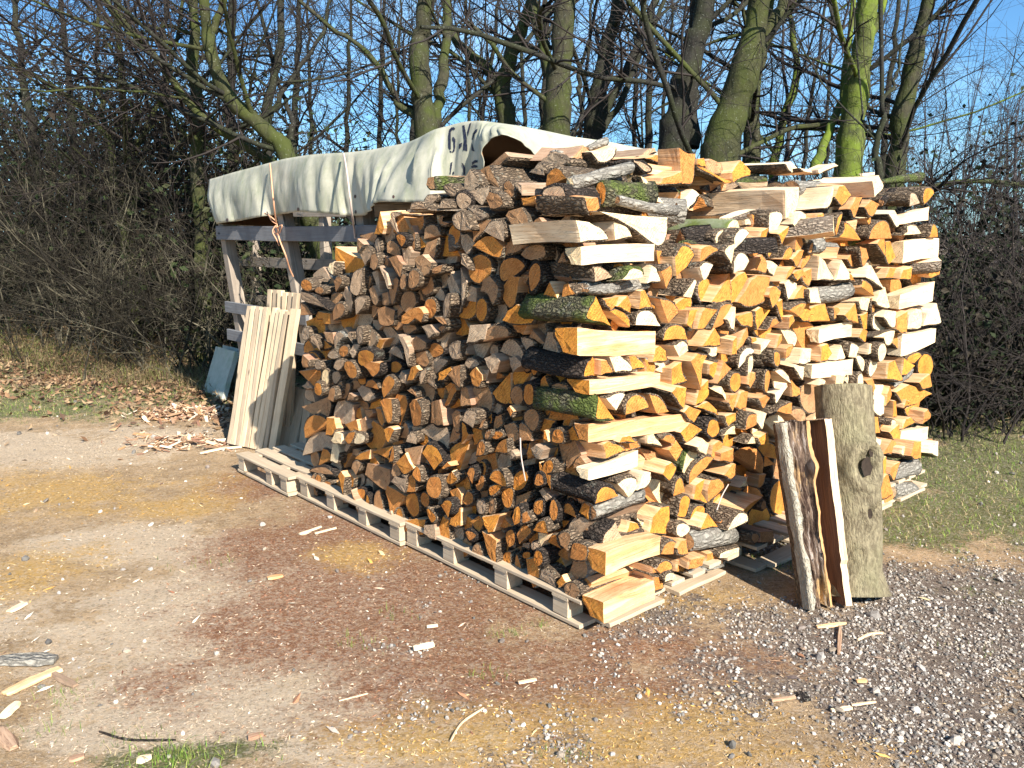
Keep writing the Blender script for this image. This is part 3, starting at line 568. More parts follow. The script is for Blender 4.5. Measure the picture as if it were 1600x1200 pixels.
1 0 0 0 3 20 0 0 941,1187 1084,1196 1098,1131 1082,1127
0 0 3 0 2 73 0 0 414,520 368,634 488,574 483,543 451,519
0 0 2 0 2 -3 0 0 1185,1027 1130,1073 1053,1050 1063,1014 1177,994
1 0 0 0 2 5 0 0 749,947 746,991 782,1000 827,996 803,914
1 0 0 0 2 65 0 0 389,379 529,372 416,462 386,446 374,411
1 0 0 0 2 -25 0 0 24,1028 22,1085 53,1082 82,1056 88,1028
1 0 0 0 2 -64 0 0 478,136 489,182 566,175 557,105
0 0 3 3 0 58 0 0 1026,255 1050,201 1104,175 1146,198 1145,251 1101,295 1048,296
0 0 3 0 1 28 0 0 288,1495 221,1435 207,1468 228,1504 264,1520 288,1512
0 0 3 3 0 27 0 0 117,1339 104,1368 65,1370 37,1351 42,1327 103,1318
0 0 3 3 3 25 0 0 790,1326 716,1320 717,1256 792,1260
0 0 2 0 2 29 0 0 917,725 876,752 837,748 838,658 887,649
1 0 0 0 2 -3 0 0 1395,1241 1479,1304 1570,1256 1554,1233
1 0 1 0 2 -25 0 0 2322,1095 2364,1131 2466,1120 2469,1035 2407,1031
1 0 0 0 1 54 0 0 986,360 1000,222 941,248 896,292 892,332 931,357
1 0 0 0 2 -2 0 0 231,1025 211,1079 247,1079 291,1051 304,1021
1 0 0 0 3 -7 0 0 1695,909 1695,986 1754,996 1803,940 1757,903
1 0 1 0 1 -33 0 0 2203,994 2324,985 2344,938 2407,933 2455,1014 2330,1017
1 0 0 0 2 12 0 0 797,565 812,617 865,629 905,611 862,567 825,546
1 0 3 1 0 300 200 0 557,1855 602,1866 671,1840 672,1810 625,1808
0 0 0 0 1 51 0 0 324,628 253,737 227,715 219,680 240,647 283,628
0 0 0 5 0 41 0 0 832,1547 853,1508 898,1497 935,1525 934,1569 896,1596 851,1586
0 0 0 1 1 31 0 0 355,800 223,810 239,775 275,747 315,744 345,766
1 0 0 0 2 -18 0 0 778,906 815,1004 887,961 829,923
1 0 0 0 2 -97 0 0 429,263 462,290 496,285 514,214 438,230
0 0 3 0 0 -24 0 0 903,1189 893,1256 853,1287 830,1265 847,1202 880,1171
0 0 0 0 3 -6 0 0 2045,424 2025,533 1940,541 1921,484 1972,431
0 0 2 1 0 12 0 0 2284,149 2254,188 2098,228 1990,195 2128,164
0 0 0 0 0 15 0 0 1398,113 1376,153 1327,172 1299,133 1331,73 1371,44 1400,72
0 0 3 0 1 0 200 0 1184,1644 780,1645 795,1652 1183,1661
0 0 3 3 1 71 0 0 1130,1303 985,1382 970,1346 982,1305 1025,1281 1084,1282
0 0 2 0 0 31 0 0 410,887 427,846 466,831 497,853 497,895 466,926 428,922
0 0 3 0 1 -35 0 0 745,1563 672,1565 679,1590 714,1639 743,1639
0 0 0 1 1 22 0 0 1620,405 1401,482 1434,407 1395,393 1557,400
0 0 0 0 3 6 0 0 898,198 863,296 815,298 816,215 857,193
1 0 0 0 2 -1 0 0 1063,1508 1091,1560 1146,1578 1131,1480 1106,1485
0 0 0 0 2 34 0 0 1211,1560 1295,1659 1355,1556 1311,1539 1249,1540
0 0 2 0 2 -14 0 0 323,1592 280,1612 256,1592 238,1531 280,1551 310,1572
1 0 0 0 3 -4 0 0 524,600 474,657 519,692 563,646
1 0 0 0 1 -109 0 0 285,213 318,182 383,185 382,216 348,239 303,234
0 0 0 5 1 70 0 0 513,1260 438,1354 411,1329 404,1294 426,1266 470,1254
0 0 3 1 2 49 0 0 355,990 253,1056 363,1073 381,1045 378,1009
0 0 0 1 0 -18 0 0 304,231 284,265 246,262 233,220 264,187 297,195
1 0 1 0 3 3 0 0 2065,1195 2095,1220 2199,1210 2177,1135 2095,1146
1 0 1 0 3 -31 0 0 1488,1286 1562,1292 1602,1212 1505,1217
1 0 1 0 0 -29 0 0 2265,904 2282,947 2341,953 2387,904 2359,850 2299,845
1 0 0 0 3 350 60 0 1075,1869 1123,1862 1358,1802 1299,1795 1100,1847
1 0 0 0 1 87 0 0 3020,1363 3070,1204 2971,1221 2889,1262 2875,1309 2932,1348
1 0 0 5 1 62 0 0 1446,427 1248,500 1281,528 1340,537 1399,516 1440,470
1 0 0 0 1 -12 0 0 1026,656 1115,670 1119,722 1060,731 1030,702
1 0 0 0 2 -24 0 0 818,550 823,586 915,593 920,526
0 0 2 3 2 39 0 0 1317,627 1445,511 1270,540 1257,577 1276,615
0 0 0 0 3 45 0 0 827,465 916,401 877,345 787,385
0 0 0 0 3 4 0 0 2118,1097 2085,1123 1943,1122 1935,1064 2019,1051 2040,1085 2101,1074
0 0 0 0 1 -26 0 0 294,343 202,355 209,399 234,410 278,380
1 0 0 0 2 16 0 0 1258,1237 1327,1243 1341,1195 1388,1095 1329,1148
1 0 0 0 2 -25 0 0 2006,1685 2067,1721 2148,1703 2113,1641 2058,1640
1 0 0 0 0 9 0 0 1196,848 1203,905 1236,920 1264,908 1245,832 1222,801 1199,819
1 0 0 0 3 -25 0 0 2810,672 3011,699 3088,614 3000,612
1 0 1 5 1 101 0 0 2337,1379 2472,1492 2528,1455 2547,1406 2505,1371 2419,1363
1 0 0 3 1 60 0 0 904,968 905,1084 956,1066 995,1032 995,996 956,972
0 0 0 0 0 -11 0 0 261,618 243,649 206,665 184,643 199,605 242,591
1 0 0 0 2 -31 0 0 1962,1486 2041,1475 2088,1422 2044,1382 2010,1388
1 0 1 0 2 4 0 0 338,707 336,741 375,743 429,700 437,673
1 0 1 0 3 18 0 0 1506,915 1555,981 1633,979 1621,914
1 0 1 0 3 150 50 0 429,1779 464,1769 586,1676 533,1681
0 0 3 0 3 -17 0 0 613,1026 549,1051 514,1023 563,967
0 0 0 1 1 13 0 0 822,602 759,658 774,705 820,712
0 0 0 1 1 -32 0 0 923,296 867,248 824,321 848,346 898,333
1 0 1 0 1 -19 0 0 840,1420 863,1509 818,1505 784,1480 801,1451
1 0 1 0 1 -25 0 0 500,1300 558,1291 595,1349 580,1370 547,1351
1 0 0 0 1 -20 0 0 1343,1192 1439,1153 1487,1213 1439,1227 1368,1210
1 0 0 0 3 -23 0 0 542,812 575,833 654,804 614,758
1 0 0 0 2 0 0 0 2588,391 2701,428 2743,272 2653,325
1 0 2 0 3 450 250 0 333,1864 404,1922 448,1896 399,1864
0 0 2 0 2 39 0 0 210,1507 115,1465 135,1547 167,1547 199,1531
0 0 0 3 2 43 0 0 2162,787 2405,744 2248,671 2188,702 2151,752
0 0 2 5 1 74 0 0 1693,609 1915,590 1881,636 1817,673 1751,678 1704,650
0 0 0 0 2 -23 0 0 139,1309 134,1361 111,1370 77,1344 66,1323
0 0 3 0 2 -33 0 0 1249,1072 1204,1066 1152,1009 1155,927 1182,939 1206,1014
0 0 0 1 1 -35 0 0 413,371 396,342 356,358 356,423 383,435 410,409
1 0 0 0 0 25 0 0 2806,1776 2826,1811 2907,1819 2971,1787 2909,1744 2846,1714 2813,1742
1 0 0 0 3 22 0 0 943,1019 1031,1102 1060,1132 1073,1085 1013,1035
1 0 2 0 2 -120 0 0 1033,140 1027,195 1131,175 1138,114
0 0 3 0 0 -33 0 0 809,1617 771,1642 741,1639 739,1563 787,1572
0 0 2 0 1 23 0 0 1981,1187 1950,1130 1877,1193 1841,1223 1896,1243 1966,1228
0 0 0 3 2 53 0 0 1809,1026 1749,1150 1928,1088 1916,1053 1866,1026
0 0 0 1 2 72 0 0 802,317 939,233 809,222 784,256 780,297
1 0 2 0 1 81 0 0 627,862 483,863 489,896 518,921 560,921 603,896
1 0 0 5 1 97 0 0 261,13 138,95 165,113 207,113 244,89 264,48
0 0 3 0 1 -22 0 0 1653,1210 1636,1139 1572,1171 1538,1227 1599,1238 1641,1227
0 0 1 0 3 27 0 0 2047,267 2027,372 1978,388 1946,338 1963,266
1 0 0 0 2 11 0 0 687,808 766,823 821,780 831,751 770,773
1 0 1 0 0 13 0 0 2261,816 2289,864 2349,863 2371,804 2319,753 2280,768
1 0 0 0 1 84 0 0 578,1244 698,1295 712,1261 700,1227 664,1212 615,1221
0 0 3 0 3 -3 0 0 478,1044 431,1054 379,1024 445,983
0 0 0 0 3 10 0 0 908,361 850,390 818,362 819,315 884,299
0 0 0 0 2 -17 0 0 556,621 520,671 464,700 458,636
0 0 0 0 2 5 0 0 742,258 683,299 638,281 677,217 707,221
1 0 0 0 3 18 0 0 1497,1146 1555,1216 1594,1214 1605,1119
1 0 3 0 1 -25 0 0 2514,1698 2671,1720 2609,1768 2555,1777 2507,1765
1 0 0 0 3 -17 0 0 2619,736 2640,834 2800,776 2737,746
1 0 0 0 3 -122 0 0 483,161 494,203 586,196 575,154
0 0 3 5 3 74 0 0 2051,1303 2145,1365 2265,1318 2218,1247
1 0 0 5 1 98 0 0 1363,-108 1193,-116 1183,-72 1204,-38 1254,-35 1317,-65
1 0 0 3 0 88 0 0 1884,896 1863,852 1802,847 1750,884 1744,934 1788,961 1850,945
0 0 0 1 0 29 0 0 1416,890 1400,924 1342,931 1296,904 1345,857 1403,858
0 0 3 0 0 14 0 0 790,984 759,1016 699,1009 684,982 744,956 782,966
1 0 0 0 2 19 0 0 1943,1419 1991,1454 2064,1411 2102,1379 2004,1371
1 0 1 0 0 -14 0 0 1008,966 1017,1002 1056,1007 1071,978 1063,937 1017,905
1 0 1 0 1 -122 0 0 317,156 410,134 401,167 360,191 315,187
0 0 3 0 0 64 0 0 266,1597 280,1564 312,1556 339,1579 340,1615 313,1638 281,1629
0 0 2 1 1 55 0 0 1717,1539 1519,1564 1528,1526 1569,1492 1628,1484 1686,1504
0 0 3 0 2 32 0 0 951,1027 889,1127 1023,1089 1020,1059 990,1032
1 0 2 1 1 109 0 0 1884,168 2108,67 2063,43 1990,43 1923,73 1885,124
0 0 3 0 2 4 0 0 1096,863 1082,906 1030,912 994,861 999,835
0 0 0 0 1 -20 0 0 1216,289 1146,306 1136,341 1152,391 1198,381 1219,338
1 0 0 0 3 -111 0 0 2626,266 2649,353 2734,339 2756,230
0 0 3 1 2 41 0 0 208,1440 107,1423 151,1495 180,1488 205,1465
1 0 0 0 1 57 0 0 265,1403 148,1382 149,1412 170,1437 205,1444 242,1429
1 0 2 0 1 70 0 0 1709,550 1538,654 1588,669 1657,663 1709,632 1727,586
1 0 0 0 1 79 0 0 1353,248 1169,272 1176,309 1214,333 1268,326 1323,291
0 0 3 0 3 -21 0 0 1073,112 1072,156 992,183 977,107
1 0 0 0 2 -4 0 0 1358,1431 1421,1467 1466,1471 1461,1438 1412,1387
1 0 0 0 2 22 0 0 2400,1306 2452,1360 2553,1357 2577,1294
1 0 1 0 2 -10 0 0 1113,689 1147,732 1200,710 1182,630
1 0 0 0 3 -88 0 0 2171,275 2330,192 2230,136
0 0 2 0 2 0 0 0 1550,1272 1509,1295 1462,1250 1443,1224 1484,1189 1533,1219
0 0 0 0 0 -9 0 0 691,584 672,641 638,662 613,638 628,592 680,576
1 0 1 0 2 -13 0 0 830,1183 894,1232 895,1131 864,1137
1 0 0 0 3 -33 0 0 1503,1585 1514,1641 1579,1647 1620,1595
1 0 0 0 2 -31 0 0 2146,1496 2188,1521 2258,1521 2275,1425
1 0 1 0 2 4 0 0 2396,266 2344,394 2406,396 2473,366
1 0 0 0 3 -90 0 0 2228,264 2342,313 2361,204 2311,208
0 0 0 5 2 52 0 0 1127,1631 1281,1616 1170,1551 1134,1570 1115,1604
1 0 2 0 1 59 0 0 464,1362 432,1269 397,1289 377,1319 386,1346 423,1362
1 0 1 0 0 61 0 0 933,1525 916,1489 874,1480 837,1505 835,1545 867,1570 910,1561
0 0 2 0 0 10 0 0 222,1169 202,1198 160,1199 160,1170 195,1136 219,1148
0 0 3 3 3 -28 0 0 309,692 277,712 221,701 252,655 277,652
0 0 3 0 0 -13 0 0 682,352 670,380 632,397 610,380 618,329 663,312
0 0 0 1 2 28 0 0 87,463 59,510 25,501 29,439
1 0 0 0 2 23 0 0 1018,1486 1052,1501 1110,1489 1113,1458 1066,1438 1033,1455
1 0 0 0 3 -22 0 0 858,477 917,517 949,511 954,458 907,443
1 0 0 0 1 -99 0 0 279,181 295,116 348,105 346,140 312,176
0 0 0 1 3 33 0 0 762,604 678,646 695,702 776,685
0 0 0 0 2 64 0 0 2259,894 2174,785 2077,906 2126,923 2204,919
0 0 3 1 1 73 0 0 903,507 765,579 762,544 783,506 824,484 872,487
0 0 2 0 0 58 0 0 1148,316 1171,268 1221,246 1260,266 1258,315 1217,354 1169,354
1 0 1 0 1 85 0 0 1561,968 1451,1080 1509,1084 1572,1067 1606,1033 1598,994
0 0 3 0 2 -29 0 0 1062,1127 986,1143 937,1108 996,1073 1037,1104
0 0 0 1 2 30 0 0 1761,806 1699,843 1647,820 1650,763 1715,748
0 0 0 0 3 -9 0 0 1212,847 1178,919 1133,932 1098,913 1153,854
0 0 2 0 0 -10 0 0 721,122 705,162 666,174 637,132 637,101 683,102
1 0 1 2 2 -124 0 0 2841,249 2894,302 2990,298 3004,201 2944,205
1 0 0 1 0 68 0 0 986,1116 969,1080 925,1074 888,1103 885,1145 918,1168 963,1156
0 0 0 0 0 12 0 0 1156,270 1127,307 1074,301 1067,254 1103,225 1148,239
1 0 0 0 3 5 0 0 65,1309 146,1316 130,1279 103,1265
1 0 0 0 2 0 0 0 1137,1516 1186,1525 1215,1493 1185,1457 1153,1439
1 0 1 0 2 -32 0 0 2262,1653 2336,1675 2391,1639 2410,1602 2365,1580
1 0 1 0 1 16 0 0 974,279 999,278 1095,316 1085,338 1034,344 979,321
1 0 3 1 3 600 200 0 945,1913 1018,1960 1071,1968 1087,1946 1005,1912
0 0 3 3 1 61 0 0 2109,1040 1897,1093 1902,1052 1942,1012 2005,996 2071,1009
0 0 0 0 1 48 0 0 349,880 256,834 287,812 326,804 355,817 362,849
1 0 0 5 1 71 0 0 868,533 1013,451 977,433 925,435 882,459 862,499
1 0 0 1 1 107 0 0 1260,335 1115,435 1158,448 1216,441 1260,411 1275,368
1 0 2 0 0 66 0 0 351,1330 337,1299 304,1293 276,1316 275,1351 300,1371 334,1363
1 0 0 3 0 96 0 0 625,1300 610,1266 572,1260 540,1285 538,1323 567,1346 606,1336
1 0 0 3 0 100 0 0 2539,608 2515,562 2445,559 2383,601 2374,656 2425,683 2498,662
1 0 0 0 0 97 0 0 2261,548 2238,503 2172,501 2115,542 2107,595 2155,621 2223,600
1 0 0 0 0 56 0 0 1147,708 1129,671 1083,668 1043,701 1039,744 1074,766 1122,750
1 0 0 1 0 84 0 0 268,549 253,516 219,515 190,545 189,584 216,602 251,587
1 0 2 0 0 109 0 0 378,344 363,311 327,311 297,343 295,384 323,402 360,385
1 0 1 0 2 28 0 0 1330,785 1430,827 1441,806 1358,731 1338,749
0 0 2 0 0 30 0 0 35,550 47,515 76,500 101,516 101,552 78,580 49,579
0 0 0 5 1 45 0 0 926,28 817,139 798,112 802,73 834,40 884,24
1 0 0 0 2 84 0 0 1001,1412 869,1453 912,1365 953,1367 992,1386
1 0 1 0 0 64 0 0 1464,830 1446,792 1396,789 1353,821 1348,865 1385,889 1437,873
0 0 2 0 2 -19 0 0 1503,1385 1490,1444 1450,1457 1413,1430 1424,1388 1465,1365
0 0 0 0 2 -32 0 0 234,1317 199,1368 152,1309 192,1305
0 0 3 0 1 200 300 0 570,1806 478,1788 472,1822 511,1846 543,1822
1 0 0 0 2 6 0 0 1401,1477 1398,1542 1439,1542 1471,1500 1430,1458 1413,1451
1 0 0 0 2 1 0 0 1469,1362 1551,1384 1557,1330 1533,1292 1483,1323
1 0 1 0 1 -26 0 0 1577,1671 1669,1778 1686,1759 1669,1702 1616,1667
1 0 1 0 1 -1 0 0 1996,900 2080,891 2105,949 2011,979
0 0 0 0 3 5 0 0 1488,1547 1424,1657 1395,1575 1415,1547
0 0 2 0 0 3 0 0 630,372 611,406 575,410 564,373 590,327 623,334
0 0 0 0 0 27 0 0 734,439 710,480 672,483 669,439 703,401 730,410
1 0 0 0 2 27 0 0 1213,964 1214,1002 1265,1007 1293,990 1247,927 1220,934
0 0 3 3 0 54 0 0 557,236 573,195 610,175 640,192 640,233 610,267 573,268
0 0 0 1 0 -28 0 0 1256,1541 1215,1556 1163,1541 1160,1512 1201,1482 1236,1501
0 0 0 0 3 17 0 0 1536,981 1494,1024 1424,1030 1476,976 1464,920 1504,924
0 0 0 0 2 -4 0 0 931,399 893,454 868,470 820,440 877,396
0 0 0 0 0 -29 0 0 575,441 568,472 510,499 482,487 532,437 561,425
0 0 0 0 1 27 0 0 474,105 411,102 425,159 446,187 467,161
1 0 0 0 3 -20 0 0 867,810 872,846 942,841 909,763
1 0 0 0 1 -78 0 0 759,293 785,259 859,288 865,315 818,321
0 0 3 0 0 56 0 0 1985,229 2015,176 2078,151 2125,173 2121,225 2069,268 2009,269
0 0 0 0 0 36 0 0 659,512 676,473 713,455 744,474 743,514 712,545 675,544
0 0 0 0 3 -5 0 0 964,879 959,920 868,961 861,942 919,885
1 0 1 0 2 -32 0 0 1803,775 1801,828 1919,820 1895,764
1 0 1 0 3 -84 0 0 2256,94 2385,67 2393,17 2269,21
0 0 3 0 2 59 0 0 231,444 169,529 266,504 271,477 256,451
1 0 1 0 2 76 0 0 559,1027 462,986 574,950 589,972 583,1005
0 0 0 0 1 3 0 0 1585,427 1599,372 1687,342 1753,346 1684,396
0 0 0 0 2 24 0 0 554,129 529,167 486,179 486,125 536,104
1 0 0 0 2 12 0 0 2106,1117 2196,1128 2211,1034 2165,1032
1 0 0 0 3 -78 0 0 2408,12 2399,68 2531,46 2569,-17
0 0 3 3 2 68 0 0 1805,165 1657,132 1666,242 1719,233 1780,201
0 0 0 0 0 -34 0 0 2201,1291 2143,1305 2078,1284 2075,1243 2138,1231 2205,1249
0 0 2 0 1 26 0 0 1292,1095 1257,1059 1174,1093 1191,1122 1291,1114
0 0 0 0 2 19 0 0 1906,185 1833,245 1789,218 1804,165 1886,140
0 0 2 0 2 -23 0 0 1351,354 1323,433 1294,444 1269,361 1337,335
0 0 3 0 1 -27 0 0 1127,1660 1002,1657 1017,1685 1058,1696 1118,1688
1 0 1 0 0 7 0 0 2278,1206 2307,1248 2355,1246 2383,1156 2321,1165
1 0 1 0 1 -10 0 0 2527,1542 2728,1550 2665,1598 2561,1597 2569,1559
0 0 0 0 2 57 0 0 1098,832 1013,766 985,862 1022,868 1070,856
1 0 0 0 2 89 0 0 3143,368 3178,493 2969,467 2996,426 3070,383
1 0 0 0 2 87 0 0 1020,542 1147,567 1015,625 993,604 995,569
0 0 3 0 1 21 0 0 1410,962 1283,938 1291,975 1336,1007 1384,994
0 0 0 0 3 -12 0 0 451,1184 347,1193 372,1147 411,1153
0 0 0 1 0 -26 0 0 291,546 273,595 235,595 228,556 266,534
0 0 3 0 0 50 0 0 976,1752 959,1768 913,1759 878,1730 898,1707 945,1714
1 0 0 0 1 -25 0 0 2040,1272 2185,1218 2166,1261 2127,1290 2045,1314
0 0 0 5 2 68 0 0 425,673 538,652 469,598 440,617 421,649
1 0 0 0 0 106 0 0 2844,1380 2821,1336 2753,1327 2692,1359 2683,1408 2732,1437 2804,1425
1 0 2 0 0 85 0 0 1323,806 1306,770 1261,767 1222,798 1218,839 1252,861 1299,846
0 0 0 0 0 -14 0 0 1858,935 1811,963 1745,964 1737,925 1794,895 1849,907
0 0 0 0 2 -3 0 0 1823,524 1698,575 1680,514 1769,492
0 0 0 1 1 16 0 0 1765,107 1722,81 1675,129 1671,191 1749,178
0 0 0 0 1 23 0 0 258,290 170,288 195,317 202,343 239,328
0 0 3 0 0 40 0 0 1110,1693 1083,1726 1034,1726 1006,1709 1043,1681 1077,1663
1 0 0 0 3 7 0 0 1162,592 1246,612 1270,549 1191,557
1 0 0 0 2 -2 0 0 3015,380 3029,455 3085,466 3162,423 3147,386
0 0 0 0 3 30 0 0 963,766 921,828 880,864 864,846 922,767 964,751
0 0 0 0 0 18 0 0 816,341 787,389 748,383 741,344 772,318 804,318
0 0 0 0 3 -6 0 0 398,1689 299,1698 317,1670 385,1659
1 0 0 0 2 -26 0 0 2492,1299 2521,1348 2622,1362 2610,1289
1 0 0 0 2 -27 0 0 130,752 147,774 194,770 244,729
1 0 0 0 1 -18 0 0 2695,805 2780,790 2870,823 2836,854 2754,853 2690,835
0 0 0 0 3 64 0 0 208,1422 193,1372 138,1377 132,1423
1 0 0 1 1 61 0 0 238,1229 191,1157 167,1178 157,1206 171,1228 204,1236
1 0 1 3 1 66 0 0 986,1149 1134,1137 1121,1108 1085,1088 1040,1092 1002,1118
1 0 0 0 1 79 0 0 737,958 763,859 721,870 685,895 678,924 700,948
1 0 0 0 1 78 0 0 1986,654 1876,772 1937,772 2004,750 2038,714 2027,676
1 0 1 0 1 78 0 0 1188,799 1316,711 1273,700 1218,708 1180,734 1171,771
1 0 2 5 1 79 0 0 857,673 749,755 785,766 831,760 865,735 873,700
0 0 1 0 0 -3 0 0 2067,759 2039,805 1991,805 1984,746 2036,690 2065,710
0 0 2 0 0 -1 0 0 2283,85 2238,148 2199,156 2217,100 2171,32 2263,23
1 0 0 0 1 11 0 0 1303,1432 1370,1426 1392,1472 1363,1494 1321,1473
1 0 0 0 0 -25 0 0 1210,970 1215,1003 1240,1010 1272,992 1273,944 1249,928 1221,940
1 0 0 0 2 -9 0 0 2701,399 2759,451 2841,452 2922,402
1 0 0 1 1 80 0 0 1292,1467 1446,1484 1443,1453 1413,1426 1366,1421 1319,1440
1 0 0 0 1 66 0 0 743,1438 687,1359 658,1381 646,1411 663,1434 702,1444
1 0 0 3 1 56 0 0 1269,1350 1428,1350 1417,1319 1381,1296 1333,1297 1289,1320
1 0 0 5 1 106 0 0 1371,670 1450,754 1488,723 1503,683 1479,658 1424,655
0 0 2 0 2 28 0 0 1377,1195 1320,1209 1274,1181 1342,1134 1369,1153
0 0 3 0 0 -28 0 0 1641,1059 1608,1083 1563,1065 1582,997 1635,987
0 0 1 0 0 -9 0 0 1732,481 1676,509 1612,497 1636,452 1724,432
1 0 1 0 1 8 0 0 865,654 984,640 980,687 917,683
1 0 0 0 3 -67 0 0 689,124 687,162 763,151 774,106
0 0 0 0 2 45 0 0 2166,317 2231,189 2055,272 2065,303 2112,323
0 0 2 1 1 33 0 0 259,624 165,681 161,654 174,624 202,606 236,608
0 0 3 0 1 63 0 0 1866,130 1818,262 1767,253 1737,225 1751,186 1805,149
0 0 0 3 2 62 0 0 235,325 161,402 253,391 263,364 256,336
0 0 2 0 0 65 0 0 2243,234 2274,184 2338,159 2385,180 2381,231 2328,273 2267,274
1 0 1 5 1 90 0 0 2441,1455 2228,1480 2256,1511 2313,1531 2377,1524 2426,1492
1 0 0 1 1 54 0 0 1487,1398 1335,1366 1330,1398 1352,1428 1397,1438 1451,1424
1 0 1 0 1 64 0 0 1307,631 1240,546 1203,577 1187,614 1206,639 1256,644
0 0 2 0 2 9 0 0 1444,1257 1385,1270 1369,1214 1379,1197 1447,1198
0 0 2 0 2 16 0 0 365,1136 346,1172 277,1122 289,1108
0 0 0 1 0 26 0 0 343,902 331,948 305,934 308,880 330,846
0 0 2 0 2 19 0 0 596,709 581,773 545,788 531,748 567,714
1 0 0 0 1 -19 0 0 412,716 493,681 498,710 464,733 424,735
1 0 1 0 2 8 0 0 1466,901 1498,910 1557,896 1561,860 1546,821
1 0 1 0 1 -26 0 0 1241,910 1364,837 1350,878 1301,918 1257,922
0 0 0 3 1 39 0 0 816,161 861,248 817,260 777,254 764,228 782,191
1 0 0 0 1 80 0 0 1084,664 1220,588 1184,573 1133,574 1093,597 1076,633
1 0 2 3 1 67 0 0 1133,63 1202,141 1238,106 1254,66 1232,43 1182,44
0 0 2 0 1 2 0 0 1908,1300 1884,1241 1802,1293 1821,1332 1878,1324
0 0 3 3 1 -1 0 0 1915,987 1907,935 1841,983 1794,1016 1849,1034 1895,1018
0 0 3 0 0 -23 0 0 1891,849 1854,883 1775,895 1777,863 1836,818 1893,826
0 0 3 0 0 30 0 0 357,1681 336,1697 305,1692 305,1647 341,1635
1 0 0 0 2 20 0 0 1786,1367 1810,1416 1861,1420 1852,1334 1820,1340
1 0 0 0 3 -29 0 0 833,753 917,759 920,722 860,703
1 0 0 0 2 -27 0 0 1003,876 1026,929 1068,924 1071,891 1017,851
1 0 0 0 3 6 0 0 1445,758 1435,845 1517,790 1525,758
1 0 1 0 0 2 0 0 2089,885 2120,904 2182,875 2189,830 2159,803
1 0 1 0 0 -9 0 0 2084,766 2102,797 2158,802 2181,766 2171,722 2100,731
0 0 3 0 2 26 0 0 1522,1490 1496,1427 1466,1443 1462,1522 1490,1532 1516,1516
0 0 0 0 2 -25 0 0 1397,577 1337,598 1309,587 1361,511 1394,527
0 0 0 0 0 -25 0 0 1051,244 1020,257 969,233 970,206 1005,181 1039,209
0 0 0 1 1 -8 0 0 751,484 717,442 685,499 700,530 739,517
0 0 0 1 0 -20 0 0 758,201 742,226 696,229 665,212 720,166
0 0 0 1 2 67 0 0 2425,848 2225,873 2343,940 2395,918 2432,878
1 0 0 1 1 62 0 0 1481,23 1415,146 1469,133 1522,102 1543,65 1523,34
0 0 2 0 0 -27 0 0 1232,1330 1208,1366 1172,1362 1166,1312 1202,1285 1229,1299
0 0 2 0 2 12 0 0 1705,566 1644,593 1615,534 1672,486
0 0 0 0 2 -28 0 0 367,355 367,392 328,416 301,386 341,357
1 0 1 0 3 2 0 0 1161,1394 1200,1425 1249,1405 1224,1356
1 0 1 0 1 26 0 0 377,298 390,308 381,350 335,379 309,389 336,352
1 0 1 0 3 450 100 0 2399,1893 2385,1915 2554,1964 2604,1949 2570,1936
1 0 0 3 1 51 0 0 397,964 366,1050 401,1044 434,1025 443,999 427,975
0 0 3 0 2 15 0 0 1535,1358 1479,1371 1471,1254 1505,1263 1512,1316
0 0 3 0 0 -13 0 0 2270,991 2234,1025 2171,1024 2163,976 2203,947 2267,954
0 0 3 0 0 10 0 0 1977,775 1951,802 1893,809 1873,770 1934,726 1968,740
0 0 1 0 3 -4 0 0 1988,402 1942,460 1872,461 1876,402 1959,386
0 0 3 0 1 -10 0 0 1225,541 1143,544 1133,580 1168,603 1214,581
0 0 0 0 0 7 0 0 599,690 574,713 531,721 510,701 553,672 596,671
0 0 0 0 2 -24 0 0 1893,222 1855,254 1811,234 1830,131 1852,138
0 0 2 0 1 5 0 0 1788,282 1745,249 1685,322 1717,345 1774,321
1 0 1 0 2 -1 0 0 758,884 841,883 891,822 885,800 843,851
1 0 0 0 2 -93 0 0 2405,196 2424,234 2525,245 2466,142
0 0 0 0 2 73 0 0 475,741 467,824 546,766 534,746 504,735
1 0 0 0 1 64 0 0 2119,1295 2152,1400 2207,1380 2244,1346 2233,1314 2180,1295
0 0 0 0 2 25 0 0 2129,919 2101,965 2053,957 1971,935 2045,910 2119,896
0 0 0 0 0 -33 0 0 2104,688 2082,728 2021,730 2014,677 2053,647 2101,658
1 0 0 0 2 -5 0 0 1234,1547 1308,1584 1303,1552 1274,1497 1260,1506
1 0 0 0 2 -4 0 0 2201,751 2296,752 2330,691 2298,666
0 0 2 0 3 35 0 0 386,1405 450,1405 460,1360 406,1346
0 0 2 1 0 50 0 0 379,1018 392,987 421,977 445,994 445,1026 421,1049 392,1045
0 0 0 1 0 30 0 0 313,293 326,259 355,243 379,257 380,291 356,319 327,320
1 0 0 0 1 97 0 0 2831,881 2769,773 2708,803 2673,844 2691,877 2757,889
1 0 0 0 1 75 0 0 285,790 200,853 227,864 262,861 287,842 295,813
1 0 0 0 1 75 0 0 2785,409 2667,325 2618,365 2602,409 2636,434 2711,432
1 0 0 0 1 69 0 0 1528,-185 1482,-64 1536,-82 1585,-117 1600,-154 1574,-180
0 0 2 0 0 27 0 0 1888,676 1878,731 1842,754 1809,741 1824,691 1861,650 1889,652
0 0 0 0 0 -16 0 0 1817,442 1779,491 1701,508 1715,461 1762,422
0 0 2 2 2 120 450 0 1201,1776 1187,1810 1140,1813 1134,1754 1176,1750
1 0 0 0 1 -30 0 0 2820,1530 2932,1530 2907,1582 2844,1610 2825,1570
0 0 0 1 1 50 0 0 234,1213 143,1233 147,1208 166,1186 193,1180 220,1192
0 0 0 0 3 74 0 0 533,994 580,1030 633,997 608,954
